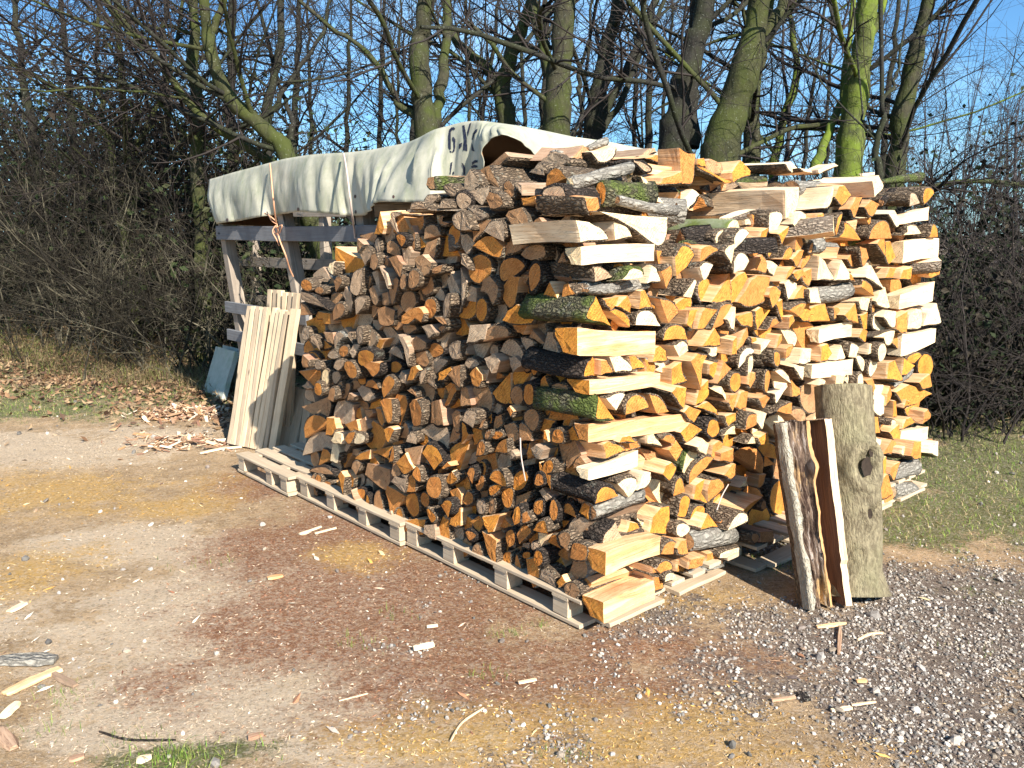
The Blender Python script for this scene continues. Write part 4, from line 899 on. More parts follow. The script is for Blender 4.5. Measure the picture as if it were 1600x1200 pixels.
0 0 2 0 2 36 0 0 127,634 43,647 90,693 113,680 129,654
0 0 0 3 0 55 0 0 1380,1354 1400,1319 1443,1309 1476,1331 1474,1369 1439,1394 1397,1387
0 0 2 0 1 62 0 0 571,39 674,54 646,83 607,102 577,97 564,71
1 0 0 0 1 63 0 0 1155,1551 1113,1637 1156,1636 1197,1619 1210,1593 1191,1567
1 0 1 1 1 50 0 0 768,1046 891,1055 889,1027 866,1004 829,1002 791,1020
1 0 0 1 1 97 0 0 943,753 886,845 927,842 968,824 985,796 973,768
0 0 2 0 1 -27 0 0 1967,648 1897,641 1871,686 1879,727 1938,713
0 0 0 0 2 6 0 0 1526,662 1475,664 1448,596 1470,570 1509,597
0 0 0 0 0 -31 0 0 1153,396 1120,446 1085,432 1078,375 1114,367
1 0 0 0 1 -19 0 0 1725,1566 1748,1542 1787,1626 1783,1655 1736,1630
0 0 2 3 1 34 0 0 1116,391 1218,437 1177,461 1130,470 1100,456 1097,424
0 0 0 5 1 60 0 0 850,775 975,734 970,765 945,795 907,807 870,797
1 0 1 5 1 97 0 0 2358,1520 2168,1546 2195,1573 2249,1590 2306,1583 2347,1553
1 0 2 0 1 58 0 0 2641,1494 2531,1593 2596,1598 2665,1584 2699,1554 2685,1518
1 0 0 0 2 108 0 0 488,1483 503,1408 567,1459 548,1477 515,1487
1 0 1 1 1 102 0 0 667,780 559,834 584,850 621,853 654,837 670,807
0 0 0 1 1 -11 0 0 279,634 203,535 192,600 216,603 248,596
0 0 3 0 1 -4 0 0 935,1660 849,1658 856,1686 902,1701 926,1692
1 0 0 0 2 -12 0 0 1129,792 1188,804 1220,785 1169,734
1 0 0 0 2 29 0 0 1227,330 1229,395 1292,388 1279,340 1245,321
0 0 0 0 2 72 0 0 1979,229 1883,341 2047,292 2051,259 2023,232
0 0 2 1 3 69 0 0 537,125 469,155 470,205 530,196
1 0 1 3 1 77 0 0 2071,1613 2239,1654 2248,1621 2225,1589 2174,1577 2113,1589
1 0 1 5 1 98 0 0 1828,369 1671,357 1664,392 1685,421 1731,425 1788,403
1 0 2 0 1 91 0 0 1937,271 2126,220 2104,191 2054,180 1997,196 1952,233
0 0 0 0 1 6 0 0 1619,761 1495,761 1504,793 1543,813 1596,798
1 0 0 0 2 24 0 0 1489,1389 1519,1446 1576,1445 1578,1426 1509,1374
1 0 0 0 3 -4 0 0 1378,1365 1458,1381 1489,1361 1419,1326
1 0 1 0 2 20 0 0 1904,890 1946,972 2001,897 1981,883
0 0 3 3 1 53 0 0 357,1125 346,1205 318,1196 300,1176 303,1152 327,1133
0 0 0 3 2 44 0 0 1125,598 1239,532 1126,524 1105,550 1105,582
0 0 0 3 2 65 0 0 1479,466 1352,453 1385,532 1426,522 1467,494
0 0 3 0 2 40 0 0 508,1601 558,1540 469,1550 468,1571 484,1593
0 0 0 1 1 57 0 0 345,516 414,440 429,460 428,489 407,512 373,521
0 0 0 1 2 48 0 0 541,222 625,148 530,157 517,183 521,211
1 0 0 0 1 83 0 0 1210,1101 1354,1098 1346,1069 1314,1048 1270,1049 1230,1072
1 0 0 3 2 90 0 0 1572,865 1654,929 1516,939 1513,914 1536,882
1 0 0 0 1 57 0 0 2320,531 2378,409 2313,425 2254,457 2238,493 2267,521
1 0 2 5 1 92 0 0 3438,198 3336,98 3272,140 3242,188 3271,218 3352,219
1 0 0 0 2 93 0 0 1353,394 1491,384 1382,460 1352,449 1339,420
0 0 2 0 1 -15 0 0 2255,1091 2133,1106 2179,1151 2248,1165
0 0 2 0 2 1 0 0 720,700 689,739 630,754 652,704
1 0 0 0 2 17 0 0 1081,1080 1123,1077 1144,1033 1121,1012 1084,1048
1 0 1 0 3 500 450 0 2102,1937 2159,1954 2251,1911 2177,1891
0 0 0 0 2 51 0 0 1436,900 1573,857 1462,823 1433,846 1421,879
0 0 3 5 0 59 0 0 1442,938 1462,902 1504,889 1537,909 1535,947 1500,974 1459,970
0 0 3 5 1 61 0 0 2324,673 2275,570 2339,561 2396,573 2411,604 2378,644
1 0 1 5 1 81 0 0 1973,1648 1803,1640 1813,1670 1850,1694 1901,1696 1949,1676
0 0 2 0 2 26 0 0 1570,1127 1557,1188 1496,1206 1487,1182 1540,1124
0 0 0 1 0 15 0 0 356,1010 337,1036 311,1024 311,997 336,977 355,992
0 0 0 1 1 3 0 0 1673,74 1595,106 1603,164 1645,172
0 0 1 0 2 6 0 0 299,324 235,333 286,262
1 0 1 2 2 4 0 0 2228,893 2242,953 2316,941 2324,889
1 0 2 0 0 -119 0 0 949,176 963,206 1014,188 1025,161 985,142
1 0 0 0 2 -15 0 0 2459,574 2460,644 2490,687 2538,634 2507,591
0 0 3 0 2 45 0 0 999,1304 1070,1237 963,1247 957,1270 972,1294
0 0 3 1 3 59 0 0 549,378 608,336 585,296 526,321
0 0 3 0 0 -15 0 0 1976,888 1932,923 1874,929 1837,892 1924,870
0 0 2 0 2 -31 0 0 2249,820 2226,866 2152,843 2162,799 2233,791
0 0 0 0 2 23 0 0 566,270 541,331 477,300
0 0 0 1 2 65 0 0 400,725 366,662 327,731 347,741 378,739
0 0 3 3 1 38 0 0 584,1417 578,1340 609,1344 634,1362 636,1385 614,1407
0 0 0 0 1 35 0 0 2139,847 2325,803 2316,839 2275,873 2219,886 2166,873
0 0 0 0 2 38 0 0 1579,724 1641,630 1511,675 1513,701 1542,722
0 0 2 3 1 31 0 0 930,583 899,675 867,665 849,643 858,615 891,592
0 0 0 0 2 54 0 0 1062,326 957,312 981,385 1015,376 1050,351
0 0 2 0 0 64 0 0 683,387 697,354 728,339 754,353 753,387 728,414 697,414
0 0 3 3 2 68 0 0 611,313 577,396 666,349 662,326 638,311
0 0 2 5 0 65 0 0 281,248 293,217 319,201 341,215 342,246 320,272 294,273
0 0 2 0 3 0 0 0 2020,1013 1925,1021 1930,950 2000,961
0 0 3 0 2 -13 0 0 1735,936 1689,980 1625,986 1694,900
0 0 3 0 3 8 0 0 808,1065 777,1073 755,1027 809,1012
0 0 3 0 3 7 0 0 296,506 271,526 220,497 251,473
1 0 0 0 3 -26 0 0 1265,1332 1295,1377 1337,1402 1373,1394 1324,1353
1 0 0 0 3 -31 0 0 862,1023 864,1089 893,1104 900,1024
1 0 0 0 2 -4 0 0 2090,1001 2129,1047 2178,1027 2165,962
1 0 3 3 0 -66 0 0 2190,5 2170,56 2294,34 2278,-15
0 0 0 1 2 62 0 0 242,231 163,225 187,286 212,276 236,253
0 0 2 0 1 -21 0 0 977,1394 896,1415 905,1377 954,1366 978,1375
0 0 3 0 3 0 0 0 1296,857 1267,888 1231,876 1232,829 1270,824
0 0 3 0 0 -20 0 0 1094,880 1071,919 1028,929 1046,881 1082,843
1 0 0 0 3 -98 0 0 904,319 990,347 1056,352 930,299
1 0 0 0 2 -32 0 0 2525,502 2507,599 2547,594 2592,492
0 0 0 0 2 70 0 0 1468,764 1355,738 1376,816 1414,810 1454,789
0 0 3 0 2 44 0 0 1587,1113 1587,1026 1489,1089 1508,1109 1549,1120
0 0 0 3 3 38 0 0 39,135 13,184 48,199 84,161
0 0 3 0 1 -22 0 0 763,1421 707,1399 718,1435 747,1462 762,1462
0 0 3 0 2 15 0 0 1844,1038 1815,1058 1761,1033 1744,966 1797,996
0 0 3 0 3 11 0 0 665,945 658,970 607,976 629,912
0 0 0 1 0 29 0 0 423,177 416,203 369,217 362,185 403,168
1 0 0 0 2 8 0 0 1820,1177 1872,1174 1898,1141 1818,1110
1 0 0 0 2 22 0 0 2568,924 2596,986 2650,976 2627,884
0 0 3 0 2 48 0 0 580,1403 607,1468 654,1412 634,1398 602,1394
0 0 3 5 1 58 0 0 674,772 595,839 582,817 586,789 610,769 645,763
1 0 0 0 2 72 0 0 962,707 1020,766 913,771 912,748 933,720
0 0 2 3 1 -5 0 0 1640,1526 1560,1495 1602,1468 1644,1451 1652,1494
0 0 2 0 3 10 0 0 1966,48 1891,110 1850,108 1859,62 1931,37
0 0 0 0 2 64 0 0 664,910 575,944 649,971 668,954 675,927
0 0 0 1 2 53 0 0 2118,57 1969,136 2108,142 2137,111 2143,74
0 0 2 0 0 13 0 0 1938,694 1917,739 1869,760 1861,716 1887,680 1933,676
0 0 3 0 3 20 0 0 1894,359 1841,448 1796,444 1822,397 1859,353
1 0 0 0 3 400 200 0 1143,1876 1141,1903 1197,1911 1216,1870
0 0 3 0 0 51 0 0 594,1054 607,1026 635,1016 658,1032 657,1062 635,1083 607,1079
0 0 2 0 3 17 0 0 1452,1418 1407,1440 1384,1420 1411,1359 1434,1387
0 0 3 0 1 -12 0 0 2155,949 2072,908 2074,962 2114,995 2159,979
0 0 2 0 1 28 0 0 836,117 771,115 763,149 811,156 835,139
1 0 1 0 1 17 0 0 1086,578 1189,560 1160,595 1125,610
1 0 2 0 0 -89 0 0 1058,301 1081,330 1116,313 1120,277 1077,277
0 0 3 5 3 58 0 0 1810,1347 1908,1335 1912,1281 1826,1275
0 0 0 5 1 39 0 0 142,842 161,771 182,779 196,798 190,819 167,836
1 0 0 0 2 18 0 0 2243,1201 2290,1205 2292,1122 2257,1118
1 0 1 0 2 -33 0 0 1084,1006 1088,1052 1161,1069 1139,1034
0 0 2 5 1 48 0 0 1719,744 1866,698 1862,729 1832,759 1788,773 1744,765
0 0 0 3 2 53 0 0 1856,560 1724,551 1763,624 1805,614 1846,587
0 0 3 0 2 -25 0 0 1412,1394 1347,1360 1322,1304 1332,1283 1368,1333
0 0 0 0 3 -8 0 0 170,151 140,193 115,169 157,132
1 0 0 0 1 30 0 0 1243,1100 1336,1132 1307,1158 1273,1150
1 0 1 0 2 -69 0 0 2586,277 2593,312 2686,314 2660,239
0 0 3 5 3 44 0 0 853,965 867,915 811,907 780,948
0 0 3 3 2 56 0 0 407,950 342,921 348,981 371,981 397,968
0 0 0 1 1 36 0 0 697,712 625,778 611,759 613,733 635,713 668,706
0 0 2 0 1 25 0 0 988,1612 901,1597 925,1578 965,1583 989,1597 972,1630 932,1625
0 0 3 0 0 -25 0 0 2107,825 2073,853 2025,846 2016,811 2066,793 2102,801
1 0 0 0 2 -32 0 0 1309,966 1312,1013 1360,1028 1371,1013 1339,972
0 0 3 5 3 45 0 0 1217,552 1158,598 1193,632 1258,603
0 0 2 5 1 67 0 0 1545,396 1539,307 1580,305 1613,319 1615,346 1585,376
0 0 3 0 2 13 0 0 1300,1551 1361,1615 1260,1641 1309,1654 1356,1643
0 0 1 0 2 0 0 0 1957,1362 1932,1397 1886,1404 1891,1330 1947,1345
0 0 2 0 2 -34 0 0 154,1442 134,1476 123,1485 105,1442
0 0 0 1 1 26 0 0 2143,37 2045,22 2066,69 2113,96 2141,64
0 0 2 0 0 -21 0 0 2067,1251 2023,1271 1977,1261 1973,1232 2016,1219 2063,1228
0 0 2 0 1 -26 0 0 956,1179 892,1146 860,1148 875,1180 923,1187
0 0 3 0 2 29 0 0 424,217 417,243 363,259 369,223
0 0 3 0 0 -3 0 0 332,262 325,283 286,289 279,263 318,242
1 0 0 0 2 -16 0 0 1847,1391 1940,1338 1977,1305 1911,1313
0 0 3 0 1 65 0 0 942,80 1027,4 1039,25 1033,54 1007,77 971,86
0 0 2 0 0 -12 0 0 626,683 611,710 568,720 583,682 612,662
0 0 0 0 0 -1 0 0 2200,135 2164,172 2115,154 2159,85 2196,103
0 0 0 0 1 -35 0 0 1353,412 1310,510 1292,486 1304,428
0 0 0 0 3 19 0 0 382,647 363,697 343,646 375,623
1 0 0 0 2 -21 0 0 1343,1102 1337,1160 1372,1167 1394,1137
0 0 0 0 2 37 0 0 1087,1496 1149,1548 1168,1484 1141,1477 1106,1482
0 0 0 0 3 35 0 0 329,1296 290,1321 310,1351 351,1339
0 0 2 0 3 44 0 0 1424,1097 1362,1075 1316,1111 1354,1143
0 0 2 0 3 28 0 0 1672,623 1597,640 1588,619 1653,573
0 0 0 1 3 27 0 0 958,850 908,877 876,871 934,823
1 1 1 6 1 500 0 0 3010,1928 3172,1942 3191,1912 3027,1911
0 0 2 0 0 -13 0 0 950,1134 901,1148 873,1136 918,1108 950,1115
0 0 3 0 2 -8 0 0 472,639 445,654 411,633 451,606
0 0 2 0 2 53 0 0 124,496 161,537 179,479 161,475 138,483
0 0 0 0 2 -19 0 0 466,826 446,845 419,825 439,794
0 0 2 0 2 -24 0 0 1752,176 1737,149 1653,85 1698,55
1 0 0 0 2 -35 0 0 2143,640 2209,592 2227,555 2154,566
0 0 0 3 2 50 0 0 336,1409 290,1449 354,1451 359,1435 351,1417
0 0 2 0 2 56 0 0 1233,1239 1139,1234 1182,1284 1209,1276 1231,1257
0 0 0 3 2 34 0 0 311,103 383,99 355,52 333,63 314,85
0 0 0 1 2 62 0 0 253,37 192,86 253,89 264,70 265,47
1 0 0 0 3 12 0 0 1293,1010 1313,1071 1339,1076 1343,1045
1 0 1 0 2 23 0 0 2002,771 2040,811 2068,775 2074,735
0 0 0 3 2 74 0 0 2139,849 2159,767 2051,822 2064,842 2102,854
0 0 2 0 2 -7 0 0 1795,661 1770,706 1694,699 1728,668
0 0 2 0 2 28 0 0 1818,345 1810,383 1720,395 1756,351
0 0 0 0 0 12 0 0 2137,103 2096,145 2034,146 2049,110 2113,89
0 0 3 3 0 350 150 0 609,1887 603,1905 556,1906 543,1892 576,1881
1 0 1 0 1 20 350 0 993,1588 983,1610 1014,1621 1038,1610 1041,1584
0 0 0 0 2 59 0 0 264,1011 325,1025 306,977 287,982 269,996
0 0 3 0 2 64 0 0 1162,726 1197,657 1112,693 1115,711 1137,726
0 0 0 5 2 68 0 0 1942,486 2069,461 1992,420 1959,438 1937,466
0 0 0 0 2 71 0 0 1085,363 1039,433 1128,401 1128,380 1110,364
0 0 3 0 3 25 0 0 2360,660 2298,698 2236,662 2302,646
0 0 2 0 2 19 0 0 2055,710 2027,763 1969,746 1983,714
0 0 2 0 1 -6 0 0 1214,799 1133,779 1141,810 1186,819
0 0 0 0 2 35 0 0 1556,353 1612,403 1649,329 1620,325 1580,335
0 0 3 0 3 -8 0 0 1437,119 1385,149 1368,96 1438,101
0 0 3 0 3 50 400 0 485,1732 476,1753 450,1743 450,1701
1 0 0 0 0 -10 0 0 1492,1471 1516,1509 1545,1504 1531,1461 1508,1454
1 0 1 0 2 -32 0 0 1116,293 1157,309 1169,277 1137,249
1 0 1 0 1 -114 0 0 770,263 829,286 826,324 804,315
0 0 0 0 2 -20 0 0 927,472 885,512 853,498 903,467
1 0 1 0 3 450 300 0 2174,1916 2306,1917 2314,1895 2219,1896
0 0 0 0 3 -12 0 0 253,734 247,775 235,777 222,731
0 0 2 0 0 -4 0 0 1982,84 1955,116 1921,92 1948,51 1978,53
1 0 1 0 2 -1 0 0 1022,380 1069,409 1085,421 1081,372
1 0 1 0 1 -30 0 0 2507,451 2578,452 2588,468 2532,492 2501,481
1 0 0 0 3 5 0 0 2077,1630 2143,1636 2141,1584
1 0 1 0 2 -22 0 0 1663,791 1688,824 1721,810 1724,784
0 0 3 0 3 -22 0 0 1267,363 1228,388 1191,391 1220,352
1 0 0 0 2 -33 0 0 2661,536 2679,582 2750,567 2687,539
1 0 0 0 2 -121 0 0 245,211 243,241 270,208
0 0 0 0 0 24 0 0 1290,122 1261,141 1233,132 1272,110
"""
# ---------------------------------------------------------------- the logs
def catmull(P, closed, sub):
    n = len(P); out = []
    rngi = range(n) if closed else range(n - 1)
    for i in rngi:
        p1, p2 = P[i], P[(i + 1) % n]
        p0 = P[(i - 1) % n] if (closed or i > 0) else p1 * 2 - p2
        p3 = P[(i + 2) % n] if (closed or i < n - 2) else p2 * 2 - p1
        for j in range(sub):
            t = j / sub
            out.append(((p1 * 2) + (p2 - p0) * t + (p0 * 2 - p1 * 5 + p2 * 4 - p3) * t * t + (p1 * 3 - p0 - p2 * 3 + p3) * t ** 3) * .5)
    if not closed: out.append(P[-1].copy())
    return out
def section(pts, k):
    """outline (list of 2D vectors, ccw), flags: edge i->i+1 is bark, and the pith"""
    P = [V((a, b)) for a, b in pts]; n = len(P)
    area = sum(P[i].x * P[(i + 1) % n].y - P[(i + 1) % n].x * P[i].y for i in range(n))
    if area < 0:
        P = P[::-1] if k == 0 else P[k::-1] + P[:k:-1]
    cen = sum(P, V((0, 0))) / n
    size = max((p - cen).length for p in P)
    if k == 0:
        ring = catmull(P, True, 3 if n < 7 else 2); return ring, [True] * len(ring), cen + V((random.uniform(-.1, .1), random.uniform(-.1, .1))) * size, size
    k = min(k, n if n == k else n - 1) if n > k else n
    ring, flags = [], []
    nsplit = min(k, n)
    for i in range(nsplit):
        a, b = P[i], P[(i + 1) % n]
        for j in range(2):
            ring.append(a.lerp(b, j / 2) + (V((random.uniform(-1, 1), random.uniform(-1, 1))) * size * .045 if j else V((0, 0)))); flags.append(False)
    if nsplit < n:
        A = P[k:] + [P[0]]
        if len(A) == 2:
            m = (A[0] + A[1]) / 2; d = A[1] - A[0]; A = [A[0], m + V((d.y, -d.x)) * .13, A[1]]
        arc = catmull(A, False, 3 if len(A) < 5 else 2)
        for q in arc[:-1]: ring.append(q); flags.append(True)
    pith = (P[0] + P[1]) / 2 if k == 1 else P[1]
    if k >= 3: pith = P[1] + (P[1] - cen) * .6
    return ring, flags, pith, size
def nz(p, f, s): return noise.noise(V((p[0] * f + s, p[1] * f - s, p[2] * f + s * 2)))
def make_log(ringA, flags, pith, size, L, code, seed, ringB=None, nr=6):
    """local frame: x,y cross-section round the pith, z from the visible end into the pile; returns body MB data and bark MB data"""
    colr, brk = code[0], code[1]
    n = len(ringA); hasb = any(flags)
    th = {'d': .010, 'n': .006, 'm': .008, 's': .005, 'c': .003, 'b': .005}[brk]; th = min(th, size * .16)
    zs = [0, .012] + [L * (i + 1) / (nr - 2) for i in range(nr - 2)]
    r = (seed * .6180339) % 1.0
    bend = V((random.uniform(-1, 1), random.uniform(-1, 1))) * L * .025; tap = random.uniform(-.06, .10)
    tilt = V((random.uniform(-1, 1), random.uniform(-1, 1))) * .07
    cen = sum(ringA, V((0, 0))) / n
    inb = [flags[i] or flags[i - 1] for i in range(n)]
    def outw(i):
        a, b = ringA[i - 1], ringA[(i + 1) % n]; d = b - a
        return V((d.y, -d.x)).normalized() if d.length > 1e-6 else V((0, 0))
    ow = [outw(i) for i in range(n)]
    B, O = [], []
    for zi, z in enumerate(zs):
        f = z / L; rb, ro = [], []
        for i in range(n):
            q = ringA[i].lerp(ringB[i], f) if ringB else cen + (ringA[i] - cen) * (1 + tap * f)
            q = q + bend * 4 * f * (1 - f)
            zz = z + (tilt.dot(ringA[i] - cen) if zi < 2 else 0)
            w = (.0035 if not inb[i] else .002) * min(1, size / .05)
            q2 = q + ow[i] * nz((q.x, q.y, zz * .35), 22, seed) * w * 2 * (1 if zi else .6)
            inset = (th * (1 if (flags[i] and flags[i - 1]) else .0)) if inb[i] else 0
            if zi == 0: q2 = q2 - ow[i] * .0015
            pb = q2 - ow[i] * inset; rb.append(V((pb.x - pith.x, pb.y - pith.y, zz)))
            bump = nz((q.x, q.y, zz * .5), 38, seed + 5) * th * .9 + nz((q.x, q.y, zz), 11, seed + 9) * th * .8
            po = q2 + ow[i] * (bump + th * .15); ro.append(V((po.x - pith.x, po.y - pith.y, zz + (.0015 + .004 * abs(nz((q.x, q.y, 0), 60, seed)) if zi == 0 else 0))))
        B.append(rb); O.append(ro)
    vs, fs, ms = [], [], []
    for rb in B: vs += rb
    for a in range(nr - 1):
        for i in range(n):
            j = (i + 1) % n; fs.append((a * n + i, a * n + j, (a + 1) * n + j, (a + 1) * n + i)); ms.append(SPL_I)
    # sawn end with a second ring so that it is not dead flat
    c2 = V((cen.x - pith.x, cen.y - pith.y))
    base = len(vs)
    for i in range(n):
        q = B[0][i]; vs.append(V((c2.x + (q.x - c2.x) * .55, c2.y + (q.y - c2.y) * .55, q.z * .55 + random.uniform(-.002, .0015))))
    vs.append(V((c2.x, c2.y, random.uniform(-.003, .001))))
    for i in range(n):
        j = (i + 1) % n; fs.append((j, i, base + i, base + j)); ms.append(END_I); fs.append((base + j, base + i, base + n)); ms.append(END_I)
    b2 = (nr - 1) * n; vs.append(V((c2.x, c2.y, L)))
    for i in range(n): fs.append((b2 + i, b2 + (i + 1) % n, len(vs) - 1)); ms.append(END_I)
    body = (vs, fs, ms, r); bark = None
    if hasb:
        bv, bf = [], []; idx = {}
        def g(kind, a, i):
            key = (kind, a, i)
            if key not in idx: idx[key] = len(bv); bv.append((O if kind else B)[a][i])
            return idx[key]
        for i in range(n):
            if not flags[i]: continue
            j = (i + 1) % n
            for a in range(nr - 1): bf.append((g(1, a, i), g(1, a, j), g(1, a + 1, j), g(1, a + 1, i)))
            bf.append((g(1, 0, j), g(1, 0, i), g(0, 0, i), g(0, 0, j)))
            bf.append((g(1, nr - 1, i), g(1, nr - 1, j), g(0, nr - 1, j), g(0, nr - 1, i)))
        for i in range(n):
            if flags[i] and not flags[i - 1]:
                for a in range(nr - 1): bf.append((g(0, a, i), g(1, a, i), g(1, a + 1, i), g(0, a + 1, i)))
            if not flags[i] and flags[i - 1]:
                for a in range(nr - 1): bf.append((g(1, a, i), g(0, a, i), g(0, a + 1, i), g(1, a + 1, i)))
        bark = (bv, bf, r)
    return body, bark
MATKEY = [M_END[c] for c in 'opbg'] + [M_SPL[c] for c in 'opbg'] + [M_BRK[c] for c in 'ndmscb']
MI = {('e', c): i for i, c in enumerate('opbg')}; MI.update({('s', c): 4 + i for i, c in enumerate('opbg')}); MI.update({('b', c): 8 + i for i, c in enumerate('ndmscb')})
rest = MB()
def put_log(mat4, body, bark, code, label, individual, name='split_log'):
    vs, fs, ms, r = body
    if individual:
        mb = MB(); mb.add(vs, fs, ms, None, r)
        o = link(name, mb.mesh(name, smooth=False), None, [M_END[code[0]], M_SPL[code[0]]]); o.matrix_world = mat4
        tag(o, label, 'log', 'split logs stacked on the pallets')
        if bark:
            m2 = MB(); m2.add(bark[0], bark[1], 0, None, bark[2]); link('bark', m2.mesh('bark', smooth=True), o, [M_BRK[code[1]]])
        return o
    rest.add([mat4 @ p for p in vs], fs, [MI[('e' if m == END_I else 's', code[0])] for m in ms], vs, r)
    if bark: rest.add([mat4 @ p for p in bark[0]], bark[1], MI[('b', code[1])], bark[0], bark[2])
COLN = {'o': 'orange', 'p': 'cream', 'b': 'brown', 'g': 'grey'}
BRKN = {'n': 'brown bark', 'd': 'dark bark', 'm': 'mossy bark', 's': 'silvery bark', 'c': 'green bark', 'b': 'tan bark'}
def ordn(k): return '%d%s' % (k, 'th' if 10 <= k % 100 <= 20 else {1: 'st', 2: 'nd', 3: 'rd'}.get(k % 10, 'th'))
recs = []
for ln in LOGS.strip().split('\n'):
    # face, lying flag, wood, bark, number of split sides, depth, length, thickness, then the outline in millimetres on the face
    t = ln.split(); fi, li, ci, bi, ki, dd, ll_, hh_ = (int(q) for q in t[:8])
    face = 'AB'[fi]; code = ('L' if li else '') + 'opbgs'[ci] + 'ndmscbw'[bi] + ('' if li else str(ki))
    pts = [tuple(int(q) / 1000 for q in p.split(',')) for p in t[8:]]
    recs.append(dict(face=face, code=code, d=dd / 1000, l=ll_ / 1000, h=hh_ / 1000, p=pts,
                     u=sum(p[0] for p in pts) / len(pts), z=sum(p[1] for p in pts) / len(pts)))
# courses, counted upwards from the pallet; along a course the logs are counted from the near corner
for face in 'AB':
    R = [r for r in recs if r['face'] == face]
    for r in R: r['course'] = max(0, int((r['z'] - .12) / .075)) + 1
    for c in set(r['course'] for r in R):
        for i, r in enumerate(sorted((r for r in R if r['course'] == c), key=lambda r: r['u'])): r['ord'] = i + 1
N_IND = 300
for i, r in enumerate(recs):
    random.seed(1000 + i); seed = i * 1.37
    face, code = r['face'], r['code']; n_ax, al = (DR, DL) if face == 'A' else (DL, DR)
    sg = 1 if face == 'A' else -1
    ind = i < N_IND
    lie = code[0] == 'L'
    if lie: code = code[1:]
    k = int(code[2]) if len(code) > 2 and code[2].isdigit() else 1
    side = 'shaded face' if face == 'A' else 'sunlit face'
    if not lie:
        ring, flags, pith, size = section([(p[0] * sg, p[1]) for p in r['p']], k)
        L = r['l'] or random.uniform(.30, .36)
        body, bark = make_log(ring, flags, pith, size, L, code, seed, nr=6 if i < N_IND else 5)
        yaw = random.uniform(-.05, .05); pit = random.uniform(-.04, .04)
        Z = (n_ax + al * yaw + UP * pit).normalized(); X = UP.cross(Z).normalized(); Y = Z.cross(X)
        org = C0 + n_ax * r['d'] + al * (pith.x * sg) + UP * pith.y
        shape = ['round', 'halved', 'quartered', 'squared'][k]
        lab = '%s %s log%s, %s course up %s, %s from near corner' % (COLN[code[0]], shape, ' with ' + BRKN[code[1]] if bark and code[1] != 'n' else '', ordn(r['course']), side, ordn(r['ord']))
        nm = 'round_log' if k == 0 else 'split_log'
    else:
        # a log lying along the right face: its long side shows; quad = top left, top right, bottom right, bottom left
        tl, tr, br, bl = r['p']; wood = code[1] == 'w'
        L = max(.12, ((tr[0] + br[0]) - (tl[0] + bl[0])) / 2); hl, hr = tl[1] - bl[1], tr[1] - br[1]; hh = max(hl, hr)
        D = r['h'] or min(.13, hh * .95)
        def sec(top, bot):
            h = top - bot
            if wood: return [(D * .6, bot + h * .02), (0, bot), (0, top), (D * .95, top - h * .12), (D, bot + h * .6)]
            return [(D, bot + h * .2), (D * .8, top - h * .1), (D * .35, top), (0, top - h * .32), (0, bot + h * .3), (D * .4, bot)]
        kk = 3 if wood else 1
        cd = {'s': 'p', 'g': 'b'}.get(code[0], code[0]) + ('n' if wood else 's' if code[1] == 'n' else code[1])
        random.seed(1000 + i); rA, flags, pith, size = section(sec(tl[1], bl[1]), kk)
        random.seed(1000 + i); rB, _, _, _ = section(sec(tr[1], br[1]), kk)
        body, bark = make_log(rA, flags, pith, size, L, cd, seed, ringB=rB)
        Z = DR; Y = UP; X = Y.cross(Z)           # X points into the pile
        org = C0 + DL * r['d'] + X * pith.x + UP * pith.y + DR * ((tl[0] + bl[0]) / 2)
        code = cd
        lab = '%s log laid lengthwise, %s out, %s course up %s, %s from near corner' % (COLN[cd[0]], 'split side' if wood else 'bark', ordn(r['course']), side, ordn(r['ord']))
        nm = 'split_log'
    M = Matrix(((X.x, Y.x, Z.x, org.x), (X.y, Y.y, Z.y, org.y), (X.z, Y.z, Z.z, org.z), (0, 0, 0, 1)))
    put_log(M, body, bark, code, lab, ind, nm)
# logs inside the pile, seen only through the gaps and over the top: they join the remainder
random.seed(77)
def inner(face, u0, u1, z0, z1, depth, step=.10, zf=None):
    n_ax, al = (DR, DL) if face == 'A' else (DL, DR); sg = 1 if face == 'A' else -1
    u = u0
    while u < u1:
        z = z0 + random.uniform(0, .04); top = zf(u) if zf else z1
        while z < top:
            k = random.choice((1, 1, 2, 2, 0)); s = random.uniform(.055, .085); rot = random.uniform(0, 6.28)
            P = {0: [(math.cos(t * .9) * s * .8, math.sin(t * .9) * s * .8) for t in range(7)], 1: [(-s, -.4*s), (s, -.4*s), (.8*s, .3*s), (0, .7*s), (-.8*s, .3*s)],
                 2: [(-.8*s, -.6*s), (0, .9*s), (.8*s, -.6*s), (0, -.9*s)]}[k]
            P = [(x * math.cos(rot) - y * math.sin(rot), x * math.sin(rot) + y * math.cos(rot)) for x, y in P]
            code = random.choice('oobgpb') + random.choice('nndms')
            ring, flags, pith, size = section(P, k); body, bark = make_log(ring, flags, pith, size, .33, code, random.random() * 99, nr=3)
            Z = (n_ax + al * random.uniform(-.1, .1) + UP * random.uniform(-.05, .05)).normalized(); X = UP.cross(Z).normalized(); Y = Z.cross(X)
            org = C0 + n_ax * (depth + random.uniform(-.04, .04)) + al * (u + pith.x * sg) + UP * (z + pith.y)
            M = Matrix(((X.x, Y.x, Z.x, org.x), (X.y, Y.y, Z.y, org.y), (X.z, Y.z, Z.z, org.z), (0, 0, 0, 1)))
            put_log(M, body, bark, code, None, False); z += step * random.uniform(.85, 1.1)
        u += step
inner('A', .5, 2.3, .2, 1.45, .40, .12, zf=lambda u: 1.50 if u < 1.35 else 1.50 - (u - 1.35) * .42)
inner('B', .45, 2.85, .2, 1.45, .40, .13)
